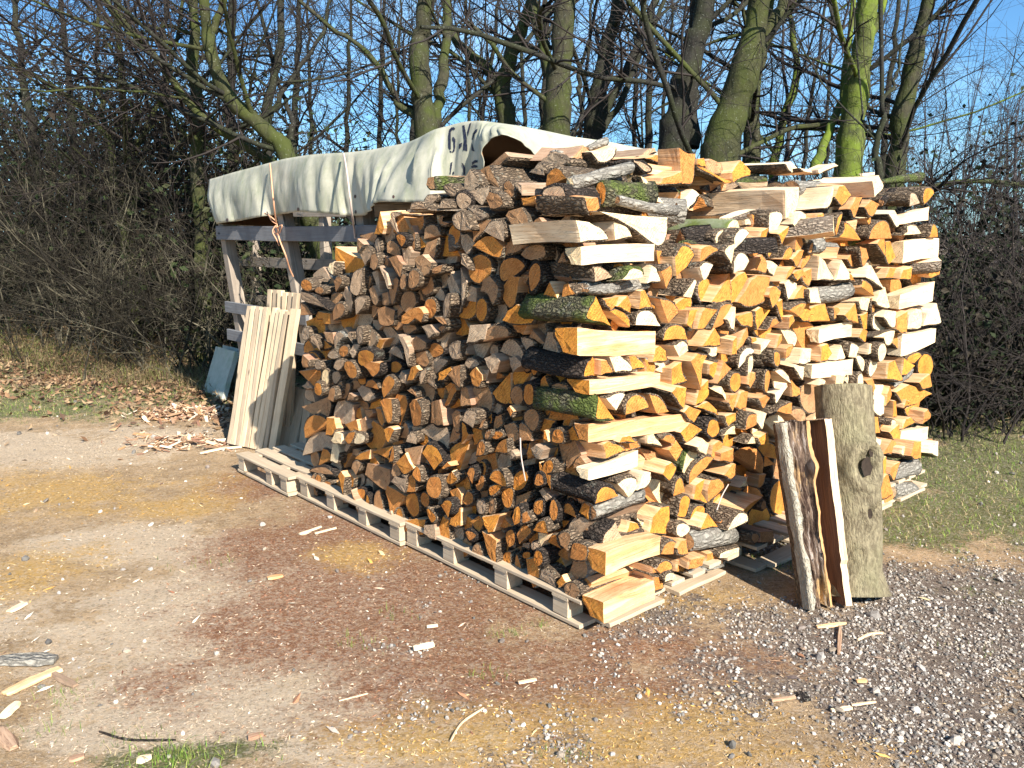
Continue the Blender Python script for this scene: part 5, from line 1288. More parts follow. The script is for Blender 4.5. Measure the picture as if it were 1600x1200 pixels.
# the loose heap on top
for i in range(270):
    s = random.uniform(.1, 2.9); u = random.uniform(.12, 1.25)
    if s < .35 and u > .9: continue
    front = min(u, s + .02)
    z = 1.44 + .20 * min(1, front / .5) + random.uniform(-.10, .06)
    if s > 2.4: z -= .06
    elif s > .9 and front > .38: z += .10
    k = random.choice((1, 2, 2, 3)); q = random.uniform(.045, .07)
    P = {1: [(-q, -.4*q), (q, -.4*q), (.8*q, .3*q), (0, .7*q), (-.8*q, .3*q)], 2: [(-.8*q, -.6*q), (0, .9*q), (.8*q, -.6*q), (0, -.9*q)], 3: [(-q, -.5*q), (-.7*q, .5*q), (.8*q, .5*q), (q, -.5*q)]}[k]
    code = random.choice('oopbgp') + random.choice('nndmsb')
    ring, flags, pith, size = section(P, k); body, bark = make_log(ring, flags, pith, size, random.uniform(.28, .36), code, random.random() * 99)
    az = random.gauss(.75, .6) ; Z = V((math.cos(az), math.sin(az), random.uniform(-.15, .15))).normalized()
    if random.random() < .5: Z = V((-Z.y, Z.x, Z.z))
    X = UP.cross(Z).normalized(); Y = Z.cross(X); rr = random.uniform(0, 6.28)
    X, Y = X * math.cos(rr) + Y * math.sin(rr), Y * math.cos(rr) - X * math.sin(rr)
    org = C0 + DR * s + DL * u + UP * z
    put_log(Matrix(((X.x, Y.x, Z.x, org.x), (X.y, Y.y, Z.y, org.y), (X.z, Y.z, Z.z, org.z), (0, 0, 0, 1))), body, bark, code, None, False)
ro = link('log_pile_remainder', rest.mesh('log_pile_remainder', smooth=lambda m: m >= 8), None, MATKEY)
tag(ro, 'small and half-hidden split logs filling the gaps of the big stack', 'logs', kind='stuff')
# ---------------------------------------------------------------- sawn timber, cloth, stone
def m_timber(name, c1, c2, c3):
    t = NT(name); lc = t.attr('lc'); r = t.attr('rnd', 'Fac')
    off = t.n('ShaderNodeCombineXYZ'); t.l(t.math('MULTIPLY', r, 31.0), off.inputs[0])
    lv = t.n('ShaderNodeVectorMath', operation='ADD'); t.l(lc, lv.inputs[0]); t.l(off.outputs[0], lv.inputs[1]); lv = lv.outputs[0]
    g = t.noise(t.vmul(lv, (70, 70, 2.2)), 1.0, 5, .6, dist=1.0); f = t.noise(t.vmul(lv, (300, 300, 10)), 1.0, 2); b = t.noise(lv, 6, 3)
    kn = t.rng(t.voro(t.vmul(lv, (9, 9, 3.2)), 1.0, 'F1'), .05, .11)
    col = t.mix(t.rng(g, .35, .65), c2, c1); col = t.mix(t.rng(b, .45, .75, 0, .7), col, c3); col = t.mix(t.rng(r, 0, 1, 0, .4), col, c3)
    col = t.mix(kn, tuple(x * .45 for x in c3), col)
    t.bump(t.math('ADD', g, t.math('MULTIPLY', f, .5)), .5, .003); return t.done(col, .85)
M_NEW = m_timber('pale_sawn_pine', (.82, .68, .47), (.68, .52, .33), (.52, .40, .27))
M_PAL = m_timber('pallet_timber', (.62, .50, .35), (.48, .37, .25), (.34, .27, .19))
M_GREY = m_timber('weathered_grey_timber', (.26, .265, .27), (.17, .17, .175), (.09, .09, .095))
M_POST = m_timber('weathered_post_timber', (.40, .34, .27), (.26, .215, .17), (.15, .12, .095))

# ---------------------------------------------------------------- pallets
PH = .125
def pallet(u0, u1, s0, s1, label, blocks, name='wooden_pallet', deck_gap=.048, over=0.0):
    root = empty(name, C0 + DL * ((u0 + u1) / 2) + DR * ((s0 + s1) / 2)); tag(root, label, 'pallet', 'wooden pallets under the logs')
    bpy.context.view_layer.update()
    def part(*a, **k):
        o = plank(*a, **k); o.parent = root; o.matrix_parent_inverse = root.matrix_world.inverted(); return o
    Pt = lambda u, s, z: C0 + DL * u + DR * s + UP * z
    s = s0 + .045
    while s < s1 - .02:
        part('deck_board', Pt(u0 - random.uniform(0, .015) - (over if s > .3 else 0), s, PH - .009), Pt(u1 + random.uniform(0, .01), s, PH - .009), DR, .088, UP, .017, M_PAL, None); s += .088 + deck_gap
    for q_ in range(2): part('ground_board', Pt(u0 + .02 - over * .35, s0 + .10 + q_ * ((s1 - s0) / 2 - .05), .011), Pt(u0 + .02 - over * .35, (s0 + s1) / 2 - .055 + q_ * ((s1 - s0) / 2 - .05), .011), DL, .1, UP, .018, M_PAL, None)
    for ss in (s0 + .05, (s0 + s1) / 2, s1 - .05):
        part('bottom_board', Pt(u0, ss, .011), Pt(u1, ss, .011), DR, .095, UP, .018, M_PAL, None)
        for ub in blocks: part('block', Pt(ub - .042, ss, .0595), Pt(ub + .042, ss, .0595), DR, .09, UP, .0745, M_PAL, None, seg=1)
    for ub in blocks: part('cross_board', Pt(ub, s0, .1035), Pt(ub, s1, .1035), DL, .09, UP, .0135, M_PAL, None)
pallet(.03, 1.24, -.02, .98, 'wooden pallet under the near corner of the log stack', (.14, .51, .89, 1.19), over=.13)
pallet(1.25, 2.34, -.05, .95, 'wooden pallet under the far half of the shaded face', (1.30, 1.61, 1.95, 2.26))
pallet(2.36, 3.08, -.10, .90, 'mostly bare wooden pallet sticking out past the shaded end of the stack', (2.42, 2.62, 3.02), deck_gap=.04)
pallet(-.12, 1.18, 1.00, 1.98, 'wooden pallet beneath the sunlit face behind the leaning trunk', (.06, .56, 1.10))
pallet(-.08, 1.2, 2.0, 2.98, 'wooden pallet under the far right end of the stack', (.06, .56, 1.10))

# ---------------------------------------------------------------- open shed frame behind the stack (front plane set back from the shaded face)
TS = .46
def fpt(x, y, d): return on_face(x, y, d, 'A')
shed = empty('wood_shed', fpt(350, 560, TS)); tag(shed, 'open grey timber shed frame behind the log stack, roofed by a tarpaulin', 'shed')
bpy.context.view_layer.update()
def spart(name, a, b, w, t, mat=M_GREY, wd=UP, td=None, **k):
    o = plank(name, a, b, wd, w, td or DR, t, mat, None, **k); o.parent = shed; o.matrix_parent_inverse = shed.matrix_world.inverted(); return o
def down(p, lean=.10): return V((p.x + lean * p.z, p.y, 0)) - V((0, 0, .02))
tl = fpt(349, 300, TS); spart('post', fpt(384, 580, TS) + (fpt(384, 580, TS) - fpt(350, 372, TS)) * .35 + DR * .03, fpt(339, 305, TS) + DR * .03, .085, .085, M_POST, wd=DL)
spart('post', fpt(469, 505, TS) + (fpt(469, 505, TS) - fpt(442, 375, TS)) * .9 + DR * .03, fpt(432, 300, TS) + DR * .03, .085, .085, M_POST, wd=DL)
spart('post', fpt(592, 420, TS) - UP * 1.2, fpt(560, 290, TS) + DR * .03, .085, .085, M_POST, wd=DL)
spart('rail', fpt(340, 364, TS - .03), fpt(446, 365, TS - .03), .105, .028)
spart('rail', fpt(444, 365.5, TS - .034), fpt(660, 365, TS - .034), .098, .028)
spart('rail', fpt(354, 479, TS - .02), fpt(480, 500, TS - .02), .085, .025)
spart('rail', fpt(357, 522, TS - .02), fpt(480, 548, TS - .02), .085, .025)
B = 1.45
for x in (395, 507, 640, 800):
    p = fpt(x, 330, TS + B); spart('post', V((p.x, p.y, -.02)), V((p.x, p.y, 2.0)), .09, .09, M_POST, wd=DL)
for y in (412, 470, 335):
    spart('rail', fpt(372, y - 4, TS + B - .05), fpt(800, y + (y - 365) * .3, TS + B - .05), .11, .025, M_POST)
for x0, x1 in ((345, 400), (560, 600)):
    a_ = fpt(x0, 300, TS); spart('roof_beam', a_ + UP * .02, a_ + DR * (B + .1) + UP * .02, .08, .05, M_POST)
spart('brace', fpt(520, 300, TS + .02), fpt(556, 345, TS + .02), .07, .03, M_GREY)
# wall of roofing boards under the tarpaulin
for i in range(9):
    a_ = on_face(338, 288, TS, 'A') + UP * .0; d_ = TS + .08 + i * .16
    spart('roof_board', C0 + DL * 4.0 + DR * d_ + UP * (1.88 - i * .01), C0 + DL * 1.9 + DR * d_ + UP * (1.93 - i * .01), .14, .02, M_POST, wd=DR, td=UP)

# ---------------------------------------------------------------- tarpaulin
t = NT('tarpaulin_cloth'); tcn = t.n('ShaderNodeTexCoord'); ob = tcn.outputs['Object']
g1 = t.noise(ob, 5, 6, .65); g2 = t.noise(t.vmul(ob, (14, 14, 3)), 1, 5, .7); g3 = t.noise(ob, 60, 3, .7)
col = t.mix(t.rng(g1, .42, .66), (.42, .405, .32), (.30, .30, .225)); col = t.mix(t.rng(g2, .48, .70, 0, .75), col, (.24, .26, .17)); col = t.mix(t.rng(g3, .6, .8, 0, .3), col, (.2, .22, .17))
t.bump(t.math('ADD', t.noise(t.vmul(ob, (9, 9, 2.5)), 1, 2, .5), t.math('MULTIPLY', t.noise(ob, 45, 3), .08)), .4, .02)
M_TARP = t.done(col, .55)
t = NT('tarpaulin_underside'); g = t.noise(t.n('ShaderNodeTexCoord').outputs['Object'], 9, 4); M_TARPU = t.done(t.mix(g, (.24, .14, .08), (.34, .21, .12)), .8)
# columns along the eave: (x, y) of the fold at the top, (x, y) of the hem, depth of each behind the shaded face
cols = [((327, 281), (343, 350), TS+.02, TS-.06), ((345, 276), (357, 347), TS+.0, TS-.08), ((365, 270), (377, 345), TS-.01, TS-.05), ((392, 263), (400, 340), TS, TS-.09), ((418, 256), (423, 336), TS, TS-.05),
        ((440, 250), (447, 334), TS-.01, TS-.05), ((462, 246), (466, 331), TS-.02, TS-.1), ((482, 243), (482, 332), TS-.03, TS-.13), ((505, 241), (505, 333), TS-.03, TS-.12), ((525, 240), (530, 336), TS-.03, TS-.10),
        ((542, 239), (552, 337), TS-.02, TS-.05), ((562, 237), (568, 336), TS-.01, TS-.10), ((585, 234), (580, 331), TS, TS-.14), ((610, 229), (586, 322), TS-.0, TS-.16), ((635, 224), (600, 316), TS, TS-.17),
        ((655, 216), (635, 316), TS-.03, TS-.20), ((678, 204), (668, 316), TS-.08, TS-.20), ((700, 198), (690, 312), TS-.05, TS-.12), ((722, 192), (712, 305), TS-.04, TS-.08), ((742, 190), (738, 290), TS-.04, TS-.06), ((752, 190), (757, 262), TS-.04, TS-.1),
        ((762, 191), (754, 236), TS-.02, TS-.12), ((775, 193), (764, 219), TS, TS-.12), ((790, 196), (784, 211), TS+.02, TS-.1), ((804, 200), (803, 216), TS+.05, TS-.06), ((818, 203), (822, 228), TS+.1, TS+.02), ((832, 206), (836, 243), TS+.15, TS+.1), ((850, 211), (858, 262), TS+.22, TS+.16), ((875, 214), (880, 270), TS+.3, TS+.2),
        ((905, 216), (905, 272), TS+.4, TS+.3), ((935, 222), (935, 275), TS+.5, TS+.42), ((965, 231), (965, 278), TS+.6, TS+.52), ((992, 243), (990, 285), TS+.7, TS+.62)]
def interp_cols(n):
    ctrl = [np.array([c[0][0], c[0][1], c[1][0], c[1][1], c[2], c[3]], float) for c in cols]; out = []
    for i in range(len(ctrl) - 1):
        p0, p1, p2, p3 = ctrl[max(i - 1, 0)], ctrl[i], ctrl[i + 1], ctrl[min(i + 2, len(ctrl) - 1)]
        for j in range(n):
            q = j / n; out.append(.5 * (2 * p1 + (p2 - p0) * q + (2 * p0 - 5 * p1 + 4 * p2 - p3) * q * q + (3 * p1 - p0 - 3 * p2 + p3) * q ** 3))
    out.append(ctrl[-1]); return out
CC = interp_cols(6); NV = 20; NB = 12; tv = []
for ci, c in enumerate(CC):
    top = on_face(c[0], c[1], c[4]); hem = on_face(c[2], c[3], c[5]); span = (top - hem).length
    for j in range(NB, 0, -1):      # the part over the roof, falling away to the back
        f = j / NB; p = top + DR * (1.75 * f) - UP * (.16 * f * f + .06 * f) - DL * .02; p.z += .02 * nz(p, 3, 4) * f; tv.append(p)
    for j in range(NV + 1):
        f = j / NV; p = top.lerp(hem, f); amp = (.034 if c[0] < 600 else .05) * math.sin(min(1, f * 1.6) * math.pi * .62) * min(1, span / .3)
        fold = .9 * noise.noise(V((ci * .133, f * .6, 3.3))) + 1.5 * (.25 - abs(noise.noise(V((ci * .18 + f * .35, f * .4, 12.1))))) + .8 * (.2 - abs(noise.noise(V((ci * .37 - f * .5, f * .5, 21.1))))) + .22 * noise.noise(V((ci * .4, f * 1.2, 8.1))) + .2 * noise.noise(V((ci * .15 + f * 3, f * 1.5 - ci * .13, 1.7)))
        if j == 0: amp = 0
        if 695 < c[0] < 765: amp *= .35
        p = p - DR * (fold * amp + .02 * math.sin(f * math.pi)); tv.append(p)
R_ = NB + NV + 1; nC = len(CC)
tf = [(i * R_ + j, i * R_ + j + 1, (i + 1) * R_ + j + 1, (i + 1) * R_ + j) for i in range(nC - 1) for j in range(R_ - 1)]
# far end flap at the left, folded round the corner
b0 = len(tv)
for j in range(R_ - NB):
    tv.append(tv[NB + j] + DR * .5 - DL * .05 * (j / NV) - UP * .02)
for j in range(R_ - NB - 1): tf.append((NB + j, b0 + j, b0 + j + 1, NB + j + 1))
me = bpy.data.meshes.new('tarpaulin'); me.from_pydata([tuple(p) for p in tv], [], tf); me.polygons.foreach_set('use_smooth', [True] * len(tf)); me.update()
tarp = link('tarpaulin', me, None, [M_TARP, M_TARPU]); tag(tarp, 'grubby pale canvas tarpaulin draped over the shed roof with stencilled black characters', 'tarpaulin')
md = tarp.modifiers.new('thickness', 'SOLIDIFY'); md.thickness = .004; md.offset = 1; md.material_offset = 1; md.material_offset_rim = 0
from mathutils.bvhtree import BVHTree
bv = BVHTree.FromPolygons([tuple(p) for p in tv], tf)
# make the outer side face the viewer
hit = bv.ray_cast(EYEP, ray(500, 290).normalized())
if hit[1] is not None and hit[1].dot(ray(500, 290)) > 0: me.flip_normals()
t = NT('black_stencil_paint'); g = t.noise(t.n('ShaderNodeTexCoord').outputs['Object'], 70, 3); M_INK = t.done(t.mix(t.rng(g, .5, .75), (.012, .016, .035), (.05, .055, .07)), .7)
def decal(name, polys, mat, off=.006):
    """flat print: each polygon (picture outline of the character) laid on the cloth and following its folds"""
    mb = MB()
    for poly in polys:
        x0, x1 = min(p[0] for p in poly), max(p[0] for p in poly); y0, y1 = min(p[1] for p in poly), max(p[1] for p in poly)
        # triangulate on a fine grid clipped to the outline
        st = .5; nx, ny = int((x1 - x0) / st) + 2, int((y1 - y0) / st) + 2; idx = {}
        def inside(x, y):
            c = False
            for i in range(len(poly)):
                (ax, ay), (bx, by) = poly[i], poly[(i + 1) % len(poly)]
                if (ay > y) != (by > y) and x < (bx - ax) * (y - ay) / (by - ay) + ax: c = not c
            return c
        def vert(i, j):
            if (i, j) not in idx:
                x, y = x0 + i * st, y0 + j * st; rd = ray(x, y).normalized(); h = bv.ray_cast(EYEP, rd)
                idx[(i, j)] = None if h[0] is None else len(mb.v)
                if h[0] is not None:
                    n_ = h[1] if h[1].dot(rd) < 0 else -h[1]; mb.add([h[0] + n_ * off], [], 0)
            return idx[(i, j)]
        for i in range(nx):
            for j in range(ny):
                if inside(x0 + (i + .5) * st, y0 + (j + .5) * st):
                    q = [vert(i, j), vert(i, j + 1), vert(i + 1, j + 1), vert(i + 1, j)]
                    if None not in q: mb.f.append(tuple(q)); mb.m.append(0)
    o = link(name, mb.mesh(name, True), tarp, [mat]); return o
def S(pts, ox=400, oy=0, k=4.0): return [(ox + a / k, oy + b / k) for a, b in pts]
decal('stencil_figure', [S([(1206, 850), (1212, 815), (1225, 800), (1242, 797), (1250, 806), (1246, 816), (1232, 814), (1222, 830), (1221, 935), (1214, 940), (1207, 925)]),
                         S([(1231, 862), (1240, 858), (1250, 872), (1252, 915), (1246, 945), (1233, 957), (1229, 950), (1236, 935), (1238, 890), (1230, 878)]), S([(1214, 942), (1226, 948), (1226, 957), (1214, 952)])], M_INK)
decal('stencil_mark', [S([(1276, 902), (1293, 893), (1291, 915), (1275, 935)])], M_INK)
decal('stencil_letter', [S([(1295, 788), (1308, 785), (1322, 860), (1326, 946), (1300, 938), (1303, 880)]), S([(1340, 775), (1352, 768), (1330, 855), (1324, 830)]),
                         S([(1352, 872), (1361, 835), (1377, 815), (1391, 806), (1386, 826), (1371, 842), (1361, 878)]), S([(1353, 895), (1366, 925), (1371, 948), (1352, 940)])], M_INK)
decal('stencil_figure', [S([(1217, 1020), (1231, 1013), (1226, 1055), (1219, 1092), (1211, 1090), (1214, 1050)]), S([(1232, 1078), (1243, 1072), (1243, 1090), (1231, 1093)])], M_INK)
decal('stencil_figure', [S([(1290, 1018), (1300, 1022), (1309, 1045), (1311, 1092), (1301, 1092), (1300, 1050)])], M_INK)
decal('stencil_figure', [S([(1355, 1015), (1375, 1000), (1391, 1002), (1391, 1016), (1375, 1018), (1358, 1032)]), S([(1352, 1036), (1372, 1030), (1391, 1036), (1391, 1046), (1354, 1050)])], M_INK)
t = NT('eyelet_metal'); M_EYE = t.done(t.mix(.5, (.05, .025, .02), (.09, .05, .04)), .5)
for x, y in ((356, 344), (467, 327), (557, 331), (556, 307), (616, 308)):
    decal('eyelet', [[(x + 1.9 * math.cos(q * .9), y + (3.0 if x != 616 else 2.6) * math.sin(q * .9)) for q in range(7)]], M_EYE)
# ---------------------------------------------------------------- generic tubes
def tubes(P, R, sides):
    """P (K,N,3) polylines, R (K,N) radii -> verts, quads"""
    P = np.asarray(P, float); K, N, _ = P.shape
    T = np.empty_like(P); T[:, 1:-1] = P[:, 2:] - P[:, :-2]; T[:, 0] = P[:, 1] - P[:, 0]; T[:, -1] = P[:, -1] - P[:, -2]
    T /= np.linalg.norm(T, axis=2, keepdims=True) + 1e-9
    ref = np.zeros((K, 1, 3)); m = np.abs(T[:, :1, 2]) > .9; ref[..., 2] = 1; ref[m] = (1, 0, 0)
    A = np.cross(T, np.broadcast_to(ref, T.shape)); A /= np.linalg.norm(A, axis=2, keepdims=True) + 1e-9; Bn = np.cross(T, A)
    th = np.arange(sides) * 2 * np.pi / sides
    Vt = P[:, :, None] + R[:, :, None, None] * (A[:, :, None] * np.cos(th)[None, None, :, None] + Bn[:, :, None] * np.sin(th)[None, None, :, None])
    k, n, s = np.meshgrid(np.arange(K), np.arange(N - 1), np.arange(sides), indexing='ij'); s2 = (s + 1) % sides
    b = k * N * sides; Fq = np.stack([b + n * sides + s, b + n * sides + s2, b + (n + 1) * sides + s2, b + (n + 1) * sides + s], -1).reshape(-1, 4)
    return Vt.reshape(-1, 3), Fq
def tube_obj(name, sets, mat, parent=None):
    vs, fs, b = [], [], 0
    for P, R, sd in sets:
        v, f = tubes(P, R, sd); vs.append(v); fs.append(f + b); b += len(v)
    me = np_mesh(name, np.concatenate(vs), np.concatenate(fs), 4); o = link(name, me, parent, [mat]); return o
# ropes
t = NT('orange_twine'); g = t.noise(t.n('ShaderNodeTexCoord').outputs['Object'], 120, 2); M_ROPE = t.done(t.mix(g, (.55, .25, .12), (.70, .42, .28)), .8)
t = NT('pale_cord'); g = t.noise(t.n('ShaderNodeTexCoord').outputs['Object'], 120, 2); M_CORD = t.done(t.mix(g, (.42, .32, .27), (.60, .50, .44)), .8)
def rope(name, pts, r, mat, label, extra=()):
    def pl(q, rr):
        c = catmull([fpt(x, y, TS - d) for x, y, d in q], False, 5); A = np.array([[tuple(p) for p in c]]); return (A, np.full(A.shape[:2], rr), 6)
    o = tube_obj(name, [pl(pts, r)] + [pl(q, r * .8) for q in extra], mat); tag(o, label, 'rope', 'cords tied over the tarpaulin')
rope('tie_rope', [(422, 256, .05), (425, 290, .16), (428, 320, .17), (431, 345, .12), (433, 352, .10), (436, 372, .12), (446, 398, .11), (452, 418, .06), (458, 432, .02)], .0055, M_ROPE, 'frayed orange twine knotted round the shed rail',
     [[(432, 346, .11), (422, 338, .13), (413, 333, .14)], [(432, 350, .11), (424, 344, .14), (417, 331, .14)], [(428, 354, .1), (436, 358, .12), (431, 366, .11), (428, 355, .1)], [(433, 356, .12), (441, 352, .13), (437, 364, .12)], [(431, 352, .11), (426, 362, .13), (433, 376, .12), (436, 384, .11)]])
rope('tie_rope', [(537, 240, .06), (541, 262, .15), (546, 300, .2), (550, 335, .17), (553, 355, .08), (555, 372, .05)], .006, M_CORD, 'thin pale cord hanging down the tarpaulin nearer the log stack')

# ---------------------------------------------------------------- stacks of boards leaning on the shed
def leaning(label, quad, strips, thick, mats, d_back, name='leaning_boards'):
    """quad: bottom-left, bottom-right on the ground; top-left, top-right in the picture at a set distance"""
    bl, br, tlp, trp = quad; nrm = (br - bl).cross(tlp - bl).normalized()
    if nrm.dot(EYEP - bl) < 0: nrm = -nrm
    root = empty(name, bl); tag(root, label, 'timber', 'boards leaning on the shed'); bpy.context.view_layer.update()
    tot = sum(abs(w) for w, *_ in strips); acc = 0
    for w, ext, tw in strips:
        f0 = acc / tot; acc += abs(w); f1 = acc / tot
        if w < 0: continue
        fb = (f0 + f1) / 2; a_, b_ = bl.lerp(br, fb), tlp.lerp(trp, fb + tw); b_ = a_ + (b_ - a_) * ext
        wid = (br - bl).length * (f1 - f0) * .94
        o = plank('board', a_ + nrm * random.uniform(-.004, .004), b_ + nrm * random.uniform(-.004, .004), (br - bl), wid, nrm, thick, random.choice(mats), None, seg=7, warp=.004)
        o.parent = root; o.matrix_parent_inverse = root.matrix_world.inverted()
    return root, nrm
gl, gr = on_ground(357, 692), on_ground(431, 708)
lv_ = DR * .34 + DL * .02
tlp, trp = on_face(389, 478, .36), on_face(468, 483, .36)
_, NRM = leaning('stack of pale sawn boards leaning upright against the shed, V gaps between some', (gl, gr, tlp, trp),
        [(1, 1, 0), (1, 1.0, 0), (1, 1, 0), (1, .995, 0), (.9, 1.0, -.012), (-.2, 0, 0), (1, 1.0, .03), (.9, .985, .024), (1, .99, .02), (.8, .98, .016), (-.35, 0, 0), (1.5, 1.0, .02)], .035, [M_NEW, M_NEW, M_PAL], 0)
off = DR * .11 + DL * .02
gl2, gr2 = on_ground(405, 690) + off * .3, on_ground(446, 700) + off * .3
leaning('taller set of pale boards behind, topping the leaning stack', (gl2, gr2, on_face(421, 452, .42), on_face(468, 456, .42)), [(1, 1, 0)] * 3 + [(-.1, 0, 0)] + [(1, .99, 0)] * 3, .03, [M_NEW, M_PAL], 0)
gl3, gr3 = on_ground(436, 700), on_ground(478, 710)
leaning('short brown boards in shade between the leaning stack and the logs', (gl3, gr3, at_dist(456, 604, gl3.y + .12), at_dist(490, 606, gr3.y + .12)), [(1.3, 1, 0), (1.2, .97, 0), (-.2, 0, 0), (1, 1.02, 0)], .03, [M_PAL], 0)

# ---------------------------------------------------------------- paving slabs
t = NT('paving_slab'); ob = t.n('ShaderNodeTexCoord').outputs['Object']; g = t.noise(ob, 12, 5, .7); g2 = t.noise(ob, 3.5, 3)
col = t.mix(t.rng(g, .35, .7), (.50, .51, .43), (.38, .40, .32)); col = t.mix(t.rng(g2, .5, .68, 0, .8), col, (.26, .36, .20)); t.bump(g, .5, .004); M_SLAB = t.done(col, .9)
def slab(pb0, pb1, pt0, pt1, label):
    n_ = (pb1 - pb0).cross(pt0 - pb0).normalized(); th = .045
    if n_.dot(EYEP - pb0) < 0: n_ = -n_
    bm_ = MB(); c = [pb0, pb1, pt1, pt0]; g_ = 5; vs = []
    for sgn in (0, 1):
        for i in range(g_ + 1):
            for j in range(g_ + 1):
                p = pb0.lerp(pb1, i / g_).lerp(pt0.lerp(pt1, i / g_), j / g_)
                edge = i in (0, g_) or j in (0, g_)
                p = p + V((nz(p, 20, 1), nz(p, 20, 2), nz(p, 20, 3))) * (.008 if edge else .002); vs.append(p - n_ * th * (1 - sgn))
    q = (g_ + 1) ** 2; fs = []
    for i in range(g_):
        for j in range(g_):
            a_ = i * (g_ + 1) + j; b_ = a_ + 1; c_ = a_ + g_ + 2; d_ = a_ + g_ + 1; fs += [(q + a_, q + d_, q + c_, q + b_), (a_, b_, c_, d_)]
    per = [(i, 0) for i in range(g_)] + [(g_, j) for j in range(g_)] + [(i, g_) for i in range(g_, 0, -1)] + [(0, j) for j in range(g_, 0, -1)]; ids = [i * (g_ + 1) + j for i, j in per]
    for m_ in range(len(ids)): a_, b_ = ids[m_], ids[(m_ + 1) % len(ids)]; fs.append((a_, b_, q + b_, q + a_))
    bm_.add(vs, fs); o = link('paving_slab', bm_.mesh('paving_slab'), None, [M_SLAB]); tag(o, label, 'slab', 'stone slabs leaning by the shed'); return o
s0, s1 = on_ground(317, 612), on_ground(346, 626)
slab(s0, s1, at_dist(337, 541, s0.y + .22), at_dist(368, 549, s1.y + .22), 'front mossy pale paving slab leaning by the shed post')
slab(s0 + V((.14, .12, 0)), s1 + V((.16, .12, 0)), at_dist(348, 539, s0.y + .36), at_dist(379, 547, s1.y + .36), 'rear paving slab half hidden behind the other one by the shed post')

# ---------------------------------------------------------------- smooth trunk section leaning on the sunlit face
t = NT('smooth_olive_bark'); lc = t.attr('lc'); n1 = t.noise(t.vmul(lc, (1, 1, .45)), 45, 6, .7, dist=.5); n2 = t.noise(lc, 5, 3); n3 = t.noise(t.vmul(lc, (1, 1, .25)), 130, 3, .6)
col = t.mix(t.rng(n1, .38, .66), (.13, .105, .065), (.31, .265, .165)); col = t.mix(t.rng(n2, .45, .7, 0, .55), col, (.21, .20, .105)); col = t.mix(t.rng(n3, .56, .68, 0, .75), col, (.10, .085, .055))
t.bump(t.math('ADD', n1, t.math('MULTIPLY', n3, 1.0)), 1.0, .012); M_TRB = t.done(col, .9)
M_HOLE = NT('dark_knot').done(NT and (.0, .0, .0, 1) and None, .9) if False else None
t = NT('dark_knot_wood'); M_HOLE = t.done(t.mix(t.noise(t.attr('lc'), 80, 3), (.012, .009, .007), (.05, .035, .025)), .95)
